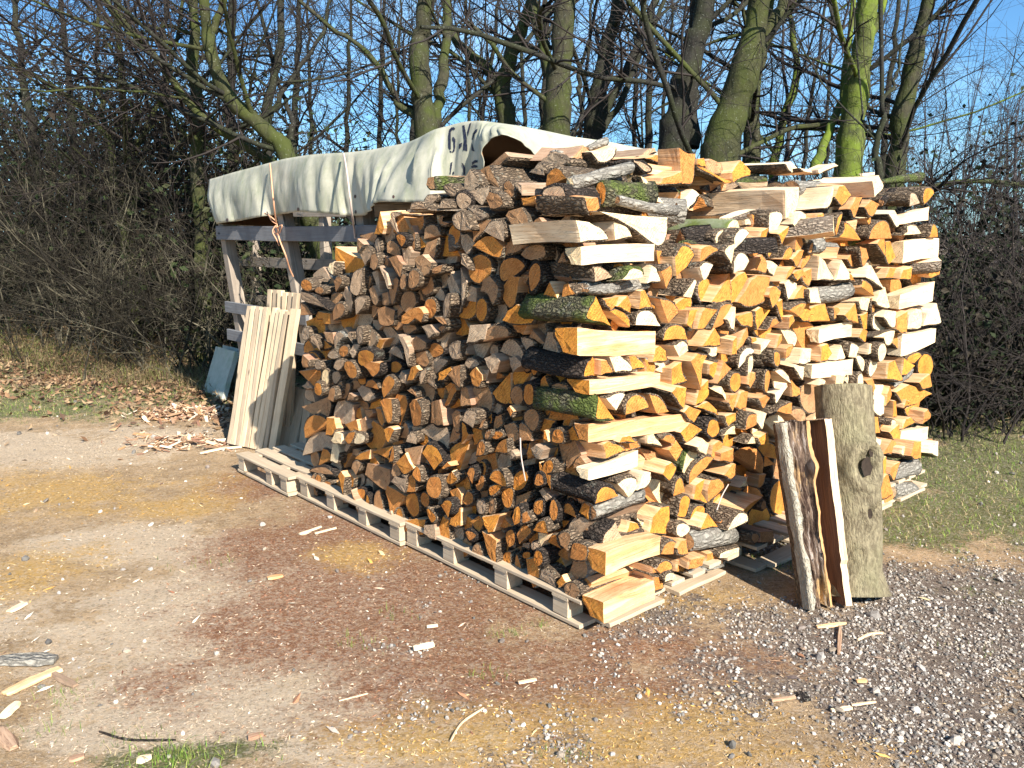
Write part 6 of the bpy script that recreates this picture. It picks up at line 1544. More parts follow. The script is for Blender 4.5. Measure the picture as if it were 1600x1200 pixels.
def trunk_piece():
    b = on_ground(1349, 941); b.y += .09; top = at_dist(1322, 604, b.y + .27); ax = (top - b); L = ax.length; ax.normalize()
    X = ax.cross(V((0, -1, 0))).normalized(); X = -X if X.x < 0 else X; Y = ax.cross(X)
    if Y.y > 0: Y = -Y       # Y points at the viewer
    NS, NR = 64, 70; mb = MB(); vs, lcs, fs, ms = [], [], [], []
    knots = [(.25, .40, .062, .022), (.45, .33, .03, .014), (.30, .62, .03, .011), (.58, .585, .022, .010), (-.2, .80, .02, .006)]
    for i in range(NR + 1):
        f = i / NR; z = L * f; r0 = .112 + .010 * f + (.035 * max(0, .12 - f) / .12)
        for j in range(NS):
            a_ = 2 * math.pi * j / NS; r = r0 * (1 + .05 * math.cos(a_ * 2 + 1) + .04 * noise.noise(V((math.cos(a_), math.sin(a_), z * 3))) + .022 * noise.noise(V((math.cos(a_) * 6, math.sin(a_) * 6, z * 16))) + .012 * noise.noise(V((math.cos(a_) * 14, math.sin(a_) * 14, z * 40))))
            if i == 0: r *= 1 + .05 * math.sin(a_ * 3)
            for ka, kf, kr, kd in knots:   # knots: a raised collar round a sunk centre
                dx, dz = (math.atan2(math.sin(a_ - (math.pi / 2 - ka)), math.cos(a_ - (math.pi / 2 - ka)))) * r0, z - (1 - kf) * L; dd = math.hypot(dx, dz * .75) / kr
                if dd < 2.2: r += kd * (1.3 * math.exp(-((dd - 1.1) ** 2) * 4) - 2.4 * math.exp(-dd * dd * 3))
            c = X * (math.cos(a_) * r) + Y * (math.sin(a_) * r); bend = X * (.012 * math.sin(f * 5)) ; p = b + ax * z + c + bend
            if p.z < .002: p.z = .002
            vs.append(p); lcs.append((math.cos(a_) * r, math.sin(a_) * r, z))
    for i in range(NR):
        for j in range(NS):
            fs.append((i*NS+j, i*NS+(j+1) % NS, (i+1)*NS+(j+1) % NS, (i+1)*NS+j)); ms.append(0)
    mb.add(vs, fs, ms, lcs); me = mb.mesh('trunk_section', True); o = link('trunk_section', me, None, [M_TRB]); tag(o, 'smooth olive-grey trunk length with knots standing against the sunlit log face', 'log')
    m2 = MB(); cen = b + ax * L; ring = [vs[NR * NS + j] for j in range(NS)]
    v2 = ring + [cen + (p - cen) * .5 + ax * .002 for p in ring] + [cen]; f2 = [(j, (j+1) % NS, NS + (j+1) % NS, NS + j) for j in range(NS)] + [(NS + j, NS + (j+1) % NS, 2 * NS) for j in range(NS)]
    m2.add(v2, f2, 0, [((p - cen).dot(X), (p - cen).dot(Y), 0) for p in v2], .3); link('sawn_top', m2.mesh('sawn_top'), o, [M_END['p']])
    for ka, kf, kr, kd in knots[:4]:
        m3 = MB(); a_ = math.pi / 2 - ka; r0 = .112 + .010 * (1 - kf); c = b + ax * ((1 - kf) * L) + X * (math.cos(a_) * r0) + Y * (math.sin(a_) * r0); n_ = (X * math.cos(a_) + Y * math.sin(a_)); s_ = ax.cross(n_)
        vv = []
        for q in range(12):
            an = q * math.pi / 6; rr = kr * .62 * (1 + .35 * noise.noise(V((q * .9, kf * 9, 2)))); vv.append(c + s_ * math.cos(an) * rr * .7 + ax * math.sin(an) * rr * 1.1 + n_ * .002)
        vv.append(c - n_ * .01); m3.add(vv, [(q, (q + 1) % 12, 12) for q in range(12)], 0); link('knot_hole', m3.mesh('knot_hole', True), o, [M_HOLE])
trunk_piece()

# ---------------------------------------------------------------- hollow half-rotten slab of trunk beside it
t = NT('rotten_heartwood'); lc = t.attr('lc'); a1 = t.noise(t.vmul(lc, (60, 60, 5)), 1, 5, .65, dist=.8); a2 = t.noise(t.vmul(lc, (1, 1, .3)), 16, 4, .6); a3 = t.noise(lc, 120, 3)
col = t.mix(t.rng(a1, .42, .58), (.035, .02, .015), (.20, .14, .10)); col = t.mix(t.rng(a2, .55, .66), col, (.42, .27, .12)); col = t.mix(t.rng(a1, .56, .64, 0, .8), col, (.40, .35, .31)); t.bump(t.math('ADD', a1, t.math('MULTIPLY', a3, .4)), 1.0, .014); M_ROT = t.done(col, .95)
M_DKW = m_split('shaded_dark_wood', (.20, .11, .065), (.11, .06, .04), (.06, .035, .025))  # dark brown wood with the shade of the hollow wall put into its colour
def hollow_slab():
    bl, br = on_ground(1254, 952), on_ground(1322, 945); tlp, trp = at_dist(1211, 660, bl.y + .24), at_dist(1290, 655, br.y + .26)
    # cross-section from left to right (fraction across, height towards the viewer), front surface then back
    front = [(0, .0, 'rim'), (.05, .055, 'rim'), (.14, .05, 'rot'), (.2, .02, 'rot'), (.3, -.012, 'rot'), (.36, .006, 'rot'), (.44, -.03, 'rot'), (.52, -.018, 'rot'), (.58, .012, 'tan'), (.66, .002, 'tan'), (.70, -.05, 'dark'), (.78, -.085, 'dark'), (.86, -.06, 'dark'), (.88, .045, 'white'), (.99, .06, 'white'), (1.03, .02, 'back')]
    back = [(1.0, -.06), (.9, -.11), (.7, -.145), (.45, -.14), (.2, -.10), (.03, -.045)]
    NR = 46; W0 = (br - bl); nrm = W0.cross(tlp - bl).normalized(); nrm = -nrm if nrm.dot(EYEP - bl) < 0 else nrm
    parts = {'rot': M_ROT, 'tan': m_split('rotten_orange_strip', (.72, .45, .20), (.50, .27, .11), (.25, .13, .07)), 'dark': M_DKW, 'white': M_SPL['p'], 'rim': m_bark('slab_edge_bark', (.50, .46, .36), (.36, .33, .26), (.16, .13, .09), ridge=.4), 'back': M_BRK['n']}
    names = {'rot': 'rotten_heartwood', 'tan': 'orange_strip', 'dark': 'hollow_wall', 'white': 'sawn_edge', 'rim': 'bark_edge', 'back': 'bark'}
    sec = [(a, b_, m) for a, b_, m in front] + [(a, b_, 'back') for a, b_ in back]; n = len(sec)
    S2 = []
    for i in range(n):     # refine
        a, b_ = sec[i], sec[(i + 1) % n]
        for q in range(3): S2.append((a[0] + (b_[0] - a[0]) * q / 3, a[1] + (b_[1] - a[1]) * q / 3, a[2]))
    n = len(S2); G, LC = [], []; L = (tlp - bl).length
    for i in range(NR + 1):
        f = i / NR; l, r = bl.lerp(tlp, f), br.lerp(trp, f); g, lc_ = [], []
        for a, h, m in S2:
            amp = {'rot': .03, 'tan': .02, 'rim': .010, 'dark': .014, 'white': .0015, 'back': .007}[m]
            w = noise.noise(V((a * 14, f * 7, 1))) * amp + noise.noise(V((a * 40, f * 22, 5))) * amp * .6
            sx = noise.noise(V((m == 'white', f * 5, 3))) * .02 + noise.noise(V((a * 3, f * 17, 4))) * .012 + (.012 * math.sin(f * 6 + a * 2))
            hh = h * (1 - .25 * f) * (1 if m != 'white' or f > .22 else .75)
            if f > .62 and m in ('tan',): hh += .035 * math.exp(-((f - .74) / .06) ** 2)
            p = l.lerp(r, a + sx) + nrm * (hh + w); p.z = max(p.z, .003); p.z += (.02 * noise.noise(V((a * 9, 0, 7))) if i == NR else 0); g.append(p); lc_.append((a * .2, h, f * L))
        G.append(g); LC.append(lc_)
    root = None
    for m in ('rot', 'back', 'rim', 'tan', 'dark', 'white'):
        mb = MB(); idx = {}; vs, lcs, fs = [], [], []
        def gi(a, i):
            if (a, i) not in idx: idx[(a, i)] = len(vs); vs.append(G[a][i]); lcs.append(LC[a][i])
            return idx[(a, i)]
        for i in range(n):
            if S2[i][2] != m: continue
            for a in range(NR): fs.append((gi(a, i), gi(a, (i + 1) % n), gi(a + 1, (i + 1) % n), gi(a + 1, i)))
        mb.add(vs, fs, 0, lcs, .4); me = mb.mesh(names[m], m != 'white')
        if root is None:
            root = link('hollow_trunk_slab', me, None, [parts[m]]); tag(root, 'split hollow trunk slab with rotten brown heart and a white sawn edge, leaning on the stack', 'log')
        else: link(names[m], me, root, [parts[m]])
    mb = MB(); mb.add(G[NR] + [sum(G[NR], V((0, 0, 0))) / n], [(i, (i + 1) % n, n) for i in range(n)], 0, None, .5); link('sawn_top', mb.mesh('sawn_top'), root, [M_ROT])
hollow_slab()
# two dry stems caught between the logs
for lab, q in (('thin pale stem hanging in front of the shaded log ends', [on_face(813, 684, -.05), on_face(814, 710, -.06), on_face(818, 735, -.06), on_face(821, 751, -.05)]),
               ('thin white stem poking out of the sunlit log ends', [on_face(1138, 757, -.02, 'B'), on_face(1128, 775, -.05, 'B'), on_face(1120, 797, -.06, 'B')])):
    c = catmull(q, False, 4); A = np.array([[tuple(p) for p in c]]); tag(tube_obj('dry_stem', [(A, np.full(A.shape[:2], .003), 5)], M_CORD), lab, 'stem')
# ---------------------------------------------------------------- ground: one sheet to the horizon
def grade(a, b, st, lo, hi, g=1.16):
    c = list(np.arange(a, b, st)); s = st; x = c[-1]
    while x < hi: s *= g; x += s; c.append(x)
    s = st; x = a
    while x > lo: s *= g; x -= s; c.insert(0, x)
    return np.array(c)
gx, gy = grade(-4.2, 4.2, .03, -500, 500), grade(1.9, 8.2, .03, -60, 700)
X_, Y_ = np.meshgrid(gx, gy)
def vnoise(x, y, s, seed):
    """cheap value noise on arrays"""
    x, y = x * s + seed * 17.3, y * s + seed * 9.1; xi, yi = np.floor(x).astype(np.int64), np.floor(y).astype(np.int64); fx, fy = x - xi, y - yi
    h = lambda a, b: ((np.sin(a * 127.1 + b * 311.7 + seed * 74.7) * 43758.5453) % 1.0)
    fx, fy = fx * fx * (3 - 2 * fx), fy * fy * (3 - 2 * fy)
    return (h(xi, yi) * (1 - fx) + h(xi + 1, yi) * fx) * (1 - fy) + (h(xi, yi + 1) * (1 - fx) + h(xi + 1, yi + 1) * fx) * fy
ZN = {  # ellipses on the ground: picture point they were measured at, half-axes in metres
 'red': [(640, 960, .85, .5), (780, 1040, .6, .3), (560, 850, .4, .6), (470, 830, .35, .6), (1190, 1040, .4, .22), (950, 1080, .5, .22), (430, 760, .3, .4), (1010, 1010, .35, .2), (700, 900, .3, .3), (850, 1010, .4, .2)],
 'orange': [(60, 775, .7, .45), (260, 790, .45, .2), (560, 868, .16, .12), (1050, 948, .25, .12), (1150, 1130, .6, .16), (950, 1160, .5, .10), (1200, 1185, .6, .1), (1130, 930, .2, .12), (30, 900, .35, .3), (1400, 1170, .3, .06), (780, 1180, .3, .07)],
 'pale': [(260, 960, .8, .45), (130, 690, 1.6, .38), (340, 1060, .5, .28), (30, 700, 1.2, .5), (420, 1000, .35, .25), (180, 850, .5, .3), (560, 1080, .3, .12), (380, 900, .4, .2), (600, 1160, .4, .1), (300, 1130, .5, .15), (450, 1100, .3, .15), (330, 1000, .5, .2), (1420, 900, .1, .05)],
 'gravel': [(1400, 1100, .55, .5), (1600, 1000, 1.1, .75), (1250, 1080, .3, .15), (1500, 950, .5, .35), (1330, 1010, .3, .2), (1550, 1150, .5, .3)],
 'green': [(1530, 800, .8, .5), (20, 570, 1.1, .9), (60, 640, .9, .35), (275, 1185, .2, .06), (1430, 830, .4, .3), (1480, 790, .5, .35), (1560, 760, .6, .4), (220, 610, 1.6, .8), (1600, 720, 1.5, 1.2), (1000, 890, .2, .1)],
}
def zone(k, x, y):
    out = np.zeros_like(x)
    for px, py, rx, ry in ZN[k]:
        c = on_ground(px, py); d = np.sqrt(((x - c.x) / rx) ** 2 + ((y - c.y) / ry) ** 2)
        d = d * .8 + (vnoise(x, y, 2.2, 3) - .5) * 1.0 + (vnoise(x, y, 7, 5) - .5) * .7 + (vnoise(x, y, 22, 6) - .5) * .45
        out = np.maximum(out, np.clip(1.45 - d, 0, 1))
    return out
xr, yr = X_.ravel(), Y_.ravel(); near = (np.abs(xr) < 5) & (yr > 1) & (yr < 14)
hz = (vnoise(xr, yr, .9, 1) - .5) * .05 + (vnoise(xr, yr, 4, 2) - .5) * .014 + ((vnoise(xr, yr, 14, 4) - .5) * .007 + (vnoise(xr, yr, 33, 6) - .5) * .005) * near
cu = (xr - C0.x) * DL.x + (yr - C0.y) * DL.y; cs = (xr - C0.x) * DR.x + (yr - C0.y) * DR.y
flat = np.clip((np.maximum(np.maximum(-cu - .2, cu - 3.2), np.maximum(-cs - .15, cs - 3.0))) / .5, 0, 1); hz = hz * (.12 + .88 * flat) - .006
bank = np.clip((yr - 9.6 - (xr + 3) * .35) / 4, 0, 1) * .5 ; hz += bank * np.clip(1 - np.abs(yr - 14) / 40, 0, 1)
zr = hz.copy(); nX, nY = len(gx), len(gy)
ii, jj = np.meshgrid(np.arange(nY - 1), np.arange(nX - 1), indexing='ij'); a_ = (ii * nX + jj).ravel()
zatt = {'z_' + k: zone(k, xr, yr) for k in ZN}
gm = np_mesh('ground', np.stack([xr, yr, zr], 1), np.stack([a_, a_ + 1, a_ + nX + 1, a_ + nX], 1), 4, True, zatt)
def gz(x, y):
    """height of the sheet at arrays x, y (bilinear)"""
    x, y = np.atleast_1d(np.asarray(x, float)), np.atleast_1d(np.asarray(y, float)); Z = zr.reshape(nY, nX)
    i = np.clip(np.searchsorted(gx, x) - 1, 0, nX - 2); j = np.clip(np.searchsorted(gy, y) - 1, 0, nY - 2)
    fx, fy = (x - gx[i]) / (gx[i+1] - gx[i]), (y - gy[j]) / (gy[j+1] - gy[j])
    return (Z[j, i] * (1 - fx) + Z[j, i + 1] * fx) * (1 - fy) + (Z[j + 1, i] * (1 - fx) + Z[j + 1, i + 1] * fx) * fy
t = NT('trodden_ground'); ob = t.n('ShaderNodeTexCoord').outputs['Object']
nA = t.noise(ob, 5, 8, .7); nB = t.noise(ob, 28, 5, .7); nC = t.noise(ob, 120, 5, .8); nE = t.noise(t.vmul(ob, (1, 1.6, 1)), 46, 6, .75, dist=1.2); vC = t.voro(ob, 95, 'F1', 'Color'); vD = t.noise(ob, 300, 2, .7)
speck = t.n('ShaderNodeSeparateColor'); t.l(vC, speck.inputs[0]); speck = speck.outputs[0]
col = t.mix(t.rng(nA, .4, .62), (.46, .31, .165), (.72, .50, .285))
def lay(col, att, c1, c2, ns, lo=.35, hi=.75):
    z = t.attr('z_' + att, 'Fac'); f = t.rng(t.math('ADD', z, t.math('ADD', t.math('MULTIPLY', t.math('SUBTRACT', ns, .5), 1.6), t.math('MULTIPLY', t.math('SUBTRACT', nE, .5), 1.8))), lo, hi)
    return t.mix(f, col, t.mix(t.rng(nC, .35, .65), c1, c2))
col = lay(col, 'pale', (.95, .78, .56), (.66, .48, .31), nB)
col = lay(col, 'red', (.20, .068, .03), (.48, .24, .12), nB, .25, 1.15)
col = lay(col, 'orange', (.86, .52, .14), (.60, .37, .13), nB, .35, 1.15)
col = lay(col, 'gravel', (.17, .13, .105), (.28, .22, .175), nB)
col = lay(col, 'green', (.13, .155, .045), (.24, .22, .10), nB)
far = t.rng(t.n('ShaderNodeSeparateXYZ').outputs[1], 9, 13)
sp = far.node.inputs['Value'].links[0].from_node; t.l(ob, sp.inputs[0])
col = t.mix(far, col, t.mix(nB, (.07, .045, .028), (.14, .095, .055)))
col = t.mix(t.rng(speck, .72, .8, 0, .45), col, t.mix(.5, col, (.8, .7, .58))); col = t.mix(t.rng(speck, .0, .2, .5, 0), col, t.mix(.75, col, (.04, .025, .02))); col = t.mix(t.rng(nC, .44, .6, .22, 0), col, (.12, .075, .045))
col = t.mix(t.rng(nE, .55, .64, 0, .5), col, t.mix(.6, col, (.07, .045, .03))); col = t.mix(t.rng(nE, .46, .38, 0, .5), col, t.mix(.5, col, (.85, .72, .55)))
t.bump(t.math('ADD', t.math('MULTIPLY', nB, 1.2), t.math('ADD', nC, t.math('ADD', vD, t.math('MULTIPLY', speck, .5)))), 1.0, .016)
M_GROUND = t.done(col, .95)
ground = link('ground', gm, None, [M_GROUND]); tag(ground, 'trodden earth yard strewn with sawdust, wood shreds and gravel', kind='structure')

# ---------------------------------------------------------------- loose stuff on the ground
def col_mesh(name, v, f, sides, col_v, smooth=False):
    me = np_mesh(name, v, f, sides, smooth); a = me.color_attributes.new('col', 'FLOAT_COLOR', 'POINT')
    a.data.foreach_set('color', np.concatenate([col_v, np.ones((len(col_v), 1))], 1).astype('f').ravel()); return me
def m_col(name, rough=.85, var=.35, trans=0):
    t = NT(name); n = t.n('ShaderNodeAttribute', attribute_name='col'); g = t.noise(t.n('ShaderNodeTexCoord').outputs['Object'], 160, 3)
    c = t.mix(t.rng(g, .3, .7, 0, var), n.outputs['Color'], t.mix(1.0, n.outputs['Color'], (.5, .45, .4), 'MULTIPLY')); return t.done(c, rough)
M_CHIP, M_STONE, M_LEAF = m_col('wood_shreds'), m_col('gravel_stone', .75), m_col('plant_fibre', .8, .2)
def scatter(n, dens, x0=-4.4, x1=4.4, y0=2.0, y1=8.5, near_bias=1.6):
    out = []; tot = 0
    while tot < n:
        m = n * 3; y = y0 + (y1 - y0) * rs.rand(m) ** near_bias; x = x0 + (x1 - x0) * rs.rand(m); k = (np.abs(x) < y * .72 + .3) & (rs.rand(m) < dens(x, y))
        u = (x - C0.x) * DL.x + (y - C0.y) * DL.y; s = (x - C0.x) * DR.x + (y - C0.y) * DR.y
        k &= ~((u > .1) & (u < 2.3) & (s > .05) & (s < 2.95)); out.append(np.stack([x[k], y[k]], 1)); tot += k.sum()
    return np.concatenate(out)[:n]
def rot_frames(n, flat=1.0):
    yaw = rs.rand(n) * 2 * np.pi; t1 = rs.randn(n) * .28 * flat; t2 = rs.randn(n) * .28 * flat
    a = np.stack([np.cos(yaw), np.sin(yaw), t1], 1); a /= np.linalg.norm(a, axis=1, keepdims=True)
    up = np.stack([t2 * -np.sin(yaw), t2 * np.cos(yaw), np.ones(n)], 1); b = np.cross(up, a); b /= np.linalg.norm(b, axis=1, keepdims=True); return a, b, np.cross(a, b)
def pick(n, x, y):
    Z = {k: zone(k, x, y) for k in ZN}; base = np.array([(.46, .34, .22), (.58, .45, .30), (.16, .10, .07), (.34, .23, .14), (.66, .54, .39)])[rs.randint(0, 5, n)]
    for k, cs_ in (('pale', [(.75, .64, .50), (.62, .50, .36), (.52, .38, .26)]), ('red', [(.26, .11, .06), (.17, .075, .045), (.46, .28, .17), (.34, .17, .10), (.66, .48, .33), (.40, .20, .11)]), ('orange', [(.70, .42, .12), (.55, .30, .08), (.72, .54, .28)]), ('gravel', [(.25, .18, .13), (.5, .42, .34), (.12, .09, .08)]), ('green', [(.40, .32, .18), (.26, .2, .11)])):
        m = rs.rand(n) < Z[k] * .85; c = np.array(cs_); base[m] = c[rs.randint(0, len(c), m.sum())]
    return base * (.8 + .4 * rs.rand(n, 1))
def shreds(n, dens, lmin, lmax, name, label, bias=1.6):
    P = scatter(n, dens, near_bias=bias); x, y = P.T; a, b, c = rot_frames(n)
    Ln = (lmin + (lmax - lmin) * rs.rand(n) ** 2.2)[:, None] / 2; Wd = Ln * (.10 + .28 * rs.rand(n, 1)); Th = Wd * .25
    cen = np.stack([x, y, gz(x, y)], 1) + c * Th + np.array([0, 0, .002]); vs = []
    k = [rs.rand(n, 1) for _ in range(4)]
    for sl, sw in ((-1, -.5 * k[0]), (-.2 + .5 * k[1], -1), (1, .5 * k[2]), (-.5 + k[3], 1)): vs.append(cen + a * Ln * sl + b * Wd * sw)
    vs.append(cen + c * Th * 2.2 + b * Wd * (k[0] - .5))
    Vv = np.stack(vs, 1).reshape(-1, 3); o = (np.arange(n) * 5)[:, None, None]; q = np.array([(0, 1, 4), (1, 2, 4), (2, 3, 4), (3, 0, 4)])[None]
    cv = np.repeat(pick(n, x, y), 5, 0); return tag(link(name, col_mesh(name, Vv, (o + q).reshape(-1, 3), 3, cv), None, [M_CHIP]), label, kind='stuff')
dn = lambda x, y: .35 + .3 * zone('gravel', x, y) + .65 * np.clip(zone('red', x, y) + zone('pale', x, y) * .6 + zone('orange', x, y) * .7, 0, 1)
shreds(58000, dn, .004, .020, 'wood_shreds', 'fine wood shreds and bark crumbs trodden over the yard', 1.5)
shreds(520, lambda x, y: .25 + .75 * np.clip(np.exp(-((x - 1.3) ** 2 + (y - 2.7) ** 2) / .8) + np.exp(-((x + 2) ** 2 + (y - 3) ** 2) / 1.5), 0, 1), .02, .07, 'wood_splinters', 'pale splinters and chips lying loose on the yard', 1.3)
# a heap of chips by the slabs
def heap(cx, cy, n, r, name, label):
    a, b, c = rot_frames(n, 1.6); x = cx + rs.randn(n) * r * .8; y = cy + rs.randn(n) * r * .5; d = np.hypot((x - cx) / r, (y - cy) / r / .7); z = gz(x, y) + np.clip(1 - d * .6, 0, 1) * .07 * rs.rand(n)
    Ln = (.015 + .06 * rs.rand(n) ** 2)[:, None]; Wd = Ln * .3; cen = np.stack([x, y, z + .006], 1)
    vs = [cen + a * Ln * p + b * Wd * q_ + c * .002 * s for p, q_ in ((-1, -.7), (-.9, .8), (1, .5), (.9, -.6)) for s in (-1, 1)]
    Vv = np.stack(vs, 1).reshape(-1, 3); o = (np.arange(n) * 8)[:, None, None]; q = np.array([(1, 7, 5, 3), (0, 1, 3, 2), (2, 3, 5, 4), (4, 5, 7, 6), (6, 7, 1, 0)])[None]
    base = np.array([(.62, .46, .31), (.42, .26, .15), (.26, .14, .09), (.74, .62, .48), (.40, .22, .11), (.30, .19, .12)])[rs.randint(0, 6, n)]
    tag(link(name, col_mesh(name, Vv, (o + q).reshape(-1, 4), 4, np.repeat(base, 8, 0)), None, [M_CHIP]), label, kind='stuff')
c_ = on_ground(292, 648); heap(c_.x, c_.y, 520, .27, 'chip_heap', 'heap of split chips in front of the paving slabs')
c_ = on_ground(345, 690); heap(c_.x - .3, c_.y - .05, 160, .25, 'chip_heap', 'thin scatter of chips beside the leaning boards')
# gravel
def stones(n, dens, rmin, rmax, name, label, bias):
    P = scatter(n, dens, near_bias=bias); x, y = P.T; g = (1 + 5 ** .5) / 2
    iv = np.array([(-1, g, 0), (1, g, 0), (-1, -g, 0), (1, -g, 0), (0, -1, g), (0, 1, g), (0, -1, -g), (0, 1, -g), (g, 0, -1), (g, 0, 1), (-g, 0, -1), (-g, 0, 1)]) / 1.9
    fi = np.array([(0, 11, 5), (0, 5, 1), (0, 1, 7), (0, 7, 10), (0, 10, 11), (1, 5, 9), (5, 11, 4), (11, 10, 2), (10, 7, 6), (7, 1, 8), (3, 9, 4), (3, 4, 2), (3, 2, 6), (3, 6, 8), (3, 8, 9), (4, 9, 5), (2, 4, 11), (6, 2, 10), (8, 6, 7), (9, 8, 1)])
    r = (rmin + (rmax - rmin) * rs.rand(n) ** 2.5)[:, None, None]; a, b, c = rot_frames(n, 1.5); sc = .6 + .8 * rs.rand(n, 1, 3); sc[..., 2] *= .75
    lv = iv[None] * sc * (1 + .35 * (rs.rand(n, 12, 1) - .5)) * r
    Vv = lv[..., :1] * a[:, None] + lv[..., 1:2] * b[:, None] + lv[..., 2:] * c[:, None] + np.stack([x, y, gz(x, y)], 1)[:, None] + np.array([0, 0, 1]) * r * .35
    base = np.array([(.17, .165, .165), (.24, .235, .235), (.10, .10, .10), (.30, .285, .27), (.20, .175, .15), (.14, .125, .12), (.40, .39, .38)])[rs.randint(0, 7, n)] * (.75 + .5 * rs.rand(n, 1)) * np.array([1.42, 1.34, 1.2])
    tag(link(name, col_mesh(name, Vv.reshape(-1, 3), ((np.arange(n) * 12)[:, None, None] + fi[None]).reshape(-1, 3), 3, np.repeat(base, 12, 0)), None, [M_STONE]), label, kind='stuff')
stones(13000, lambda x, y: np.clip(zone('gravel', x, y) * (.35 + 1.3 * vnoise(x, y, 6, 8)) - .05, 0.012, 1) ** 1.2, .003, .0088, 'gravel', 'grey gravel spread over the right of the yard', 1.2)
stones(260, lambda x, y: np.clip(.3 + zone('gravel', x, y), 0, 1), .010, .022, 'pebbles', 'larger grey pebbles scattered over the yard', 1.2)

# grass and stalks
def blades(name, label, P, hmin, hmax, w, cols_, lean=.5, segs=3):
    n = len(P); x, y = P.T; yaw = rs.rand(n) * 2 * np.pi; h = (hmin + (hmax - hmin) * rs.rand(n) ** 1.6)[:, None]; d = np.stack([np.cos(yaw), np.sin(yaw), 0 * yaw], 1); s = np.stack([-np.sin(yaw), np.cos(yaw), 0 * yaw], 1)
    ln = (rs.rand(n, 1) * lean + .1) * h; b = np.stack([x, y, gz(x, y) - .003], 1); vs = []
    for k in range(segs + 1):
        f = k / segs; c = b + np.array([0, 0, 1]) * h * (f - .25 * f * f * lean) + d * ln * f * f; ww = w * (1 - f * .85)
        vs += [c - s * ww, c + s * ww]
    m = 2 * (segs + 1); Vv = np.stack(vs, 1).reshape(-1, 3); q = np.array([(2 * k, 2 * k + 1, 2 * k + 3, 2 * k + 2) for k in range(segs)])[None]
    base = np.array(cols_)[rs.randint(0, len(cols_), n)] * (.75 + .5 * rs.rand(n, 1))
    return tag(link(name, col_mesh(name, Vv, ((np.arange(n) * m)[:, None, None] + q).reshape(-1, 4), 4, np.repeat(base, m, 0)), None, [M_LEAF]), label, kind='stuff')
GR = [(.11, .20, .025), (.18, .27, .04), (.24, .27, .07), (.07, .13, .02)]; DRY = [(.46, .36, .20), (.36, .27, .14), (.55, .45, .28), (.24, .17, .09)]
G1 = scatter(34000, lambda x, y: np.clip(zone('green', x, y) * 1.2 - .25, 0, 1), -7, 5, 2, 11, 1.0); blades('grass', 'short green grass at the edges of the yard', G1, .012, .055, .0018, GR + [GR[0], GR[2], DRY[0], DRY[1]], 1.5)
G2 = np.concatenate([np.array([[c.x, c.y]]) + rs.randn(m, 2) * [s, s * .6] for (c, m, s) in [(on_ground(px, py), m, s) for px, py, m, s in ((275, 1185, 260, .05), (210, 1150, 60, .05), (790, 990, 60, .04), (840, 975, 30, .03), (760, 1055, 40, .04), (1180, 875, 160, .07), (1215, 885, 120, .06), (300, 880, 40, .1), (100, 1085, 90, .08), (620, 960, 30, .05), (1500, 1000, 40, .15), (560, 1010, 40, .07), (880, 1190, 40, .05), (70, 1140, 50, .06))]])
blades('grass', 'small tufts of grass pushing through the wood shreds', G2, .01, .045, .0012, GR)
def hedge_y(x): return 8.75 + (-3.0 - x) * .52      # foot of the hedge on the left, going away
n = 26000; xx = rs.uniform(-11, -2.3, n); P = np.stack([xx, hedge_y(xx) - .4 + np.abs(rs.randn(n)) * .9 - .55 * rs.rand(n)], 1)
P = P[np.abs(P[:, 0]) < P[:, 1] * .75]; blades('dry_grass', 'tan dead grass and weed stalks along the foot of the hedge', P, .04, .30, .0026, [(.26, .19, .10), (.16, .11, .06), (.32, .25, .14), (.12, .16, .03), (.08, .055, .03)], 1.6)
n = 5000; xx = rs.uniform(2.6, 7.5, n); P = np.stack([xx, 6.1 + np.abs(rs.randn(n)) * 1.2 + (xx - 3) * .2], 1)
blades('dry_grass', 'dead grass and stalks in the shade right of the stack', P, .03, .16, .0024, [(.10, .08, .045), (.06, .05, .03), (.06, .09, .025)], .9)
def litter(name, label, P, smin, smax):
    n = len(P); x, y = P.T; a, b, c = rot_frames(n, 1.8); s = (smin + (smax - smin) * rs.rand(n))[:, None]; cen = np.stack([x, y, gz(x, y) + .008 + .03 * rs.rand(n)], 1); k = (rs.rand(n, 1) - .3) * .5
    vs = [cen - a * s, cen + b * s * .5 - c * s * k, cen + a * s, cen - b * s * .5 - c * s * k]; Vv = np.stack(vs, 1).reshape(-1, 3); q = np.array([(0, 1, 2), (0, 2, 3)])[None]
    base = np.array([(.24, .14, .075), (.16, .09, .05), (.34, .23, .13), (.10, .06, .04)])[rs.randint(0, 4, n)]
    tag(link(name, col_mesh(name, Vv, ((np.arange(n) * 4)[:, None, None] + q).reshape(-1, 3), 3, np.repeat(base, 4, 0)), None, [M_LEAF]), label, kind='stuff')
n = 9000; xx = rs.uniform(-10, -2.2, n); litter('leaf_litter', 'fallen brown leaves below the left hedge', np.stack([xx, hedge_y(xx) - .5 + rs.randn(n) * .75], 1), .02, .045)
n = 9000; xx = rs.uniform(-2, 12, n); litter('leaf_litter', 'fallen brown leaves under the trees', np.stack([xx, 8.2 + rs.rand(n) * 6 - (xx - 2) * .15], 1), .025, .05)

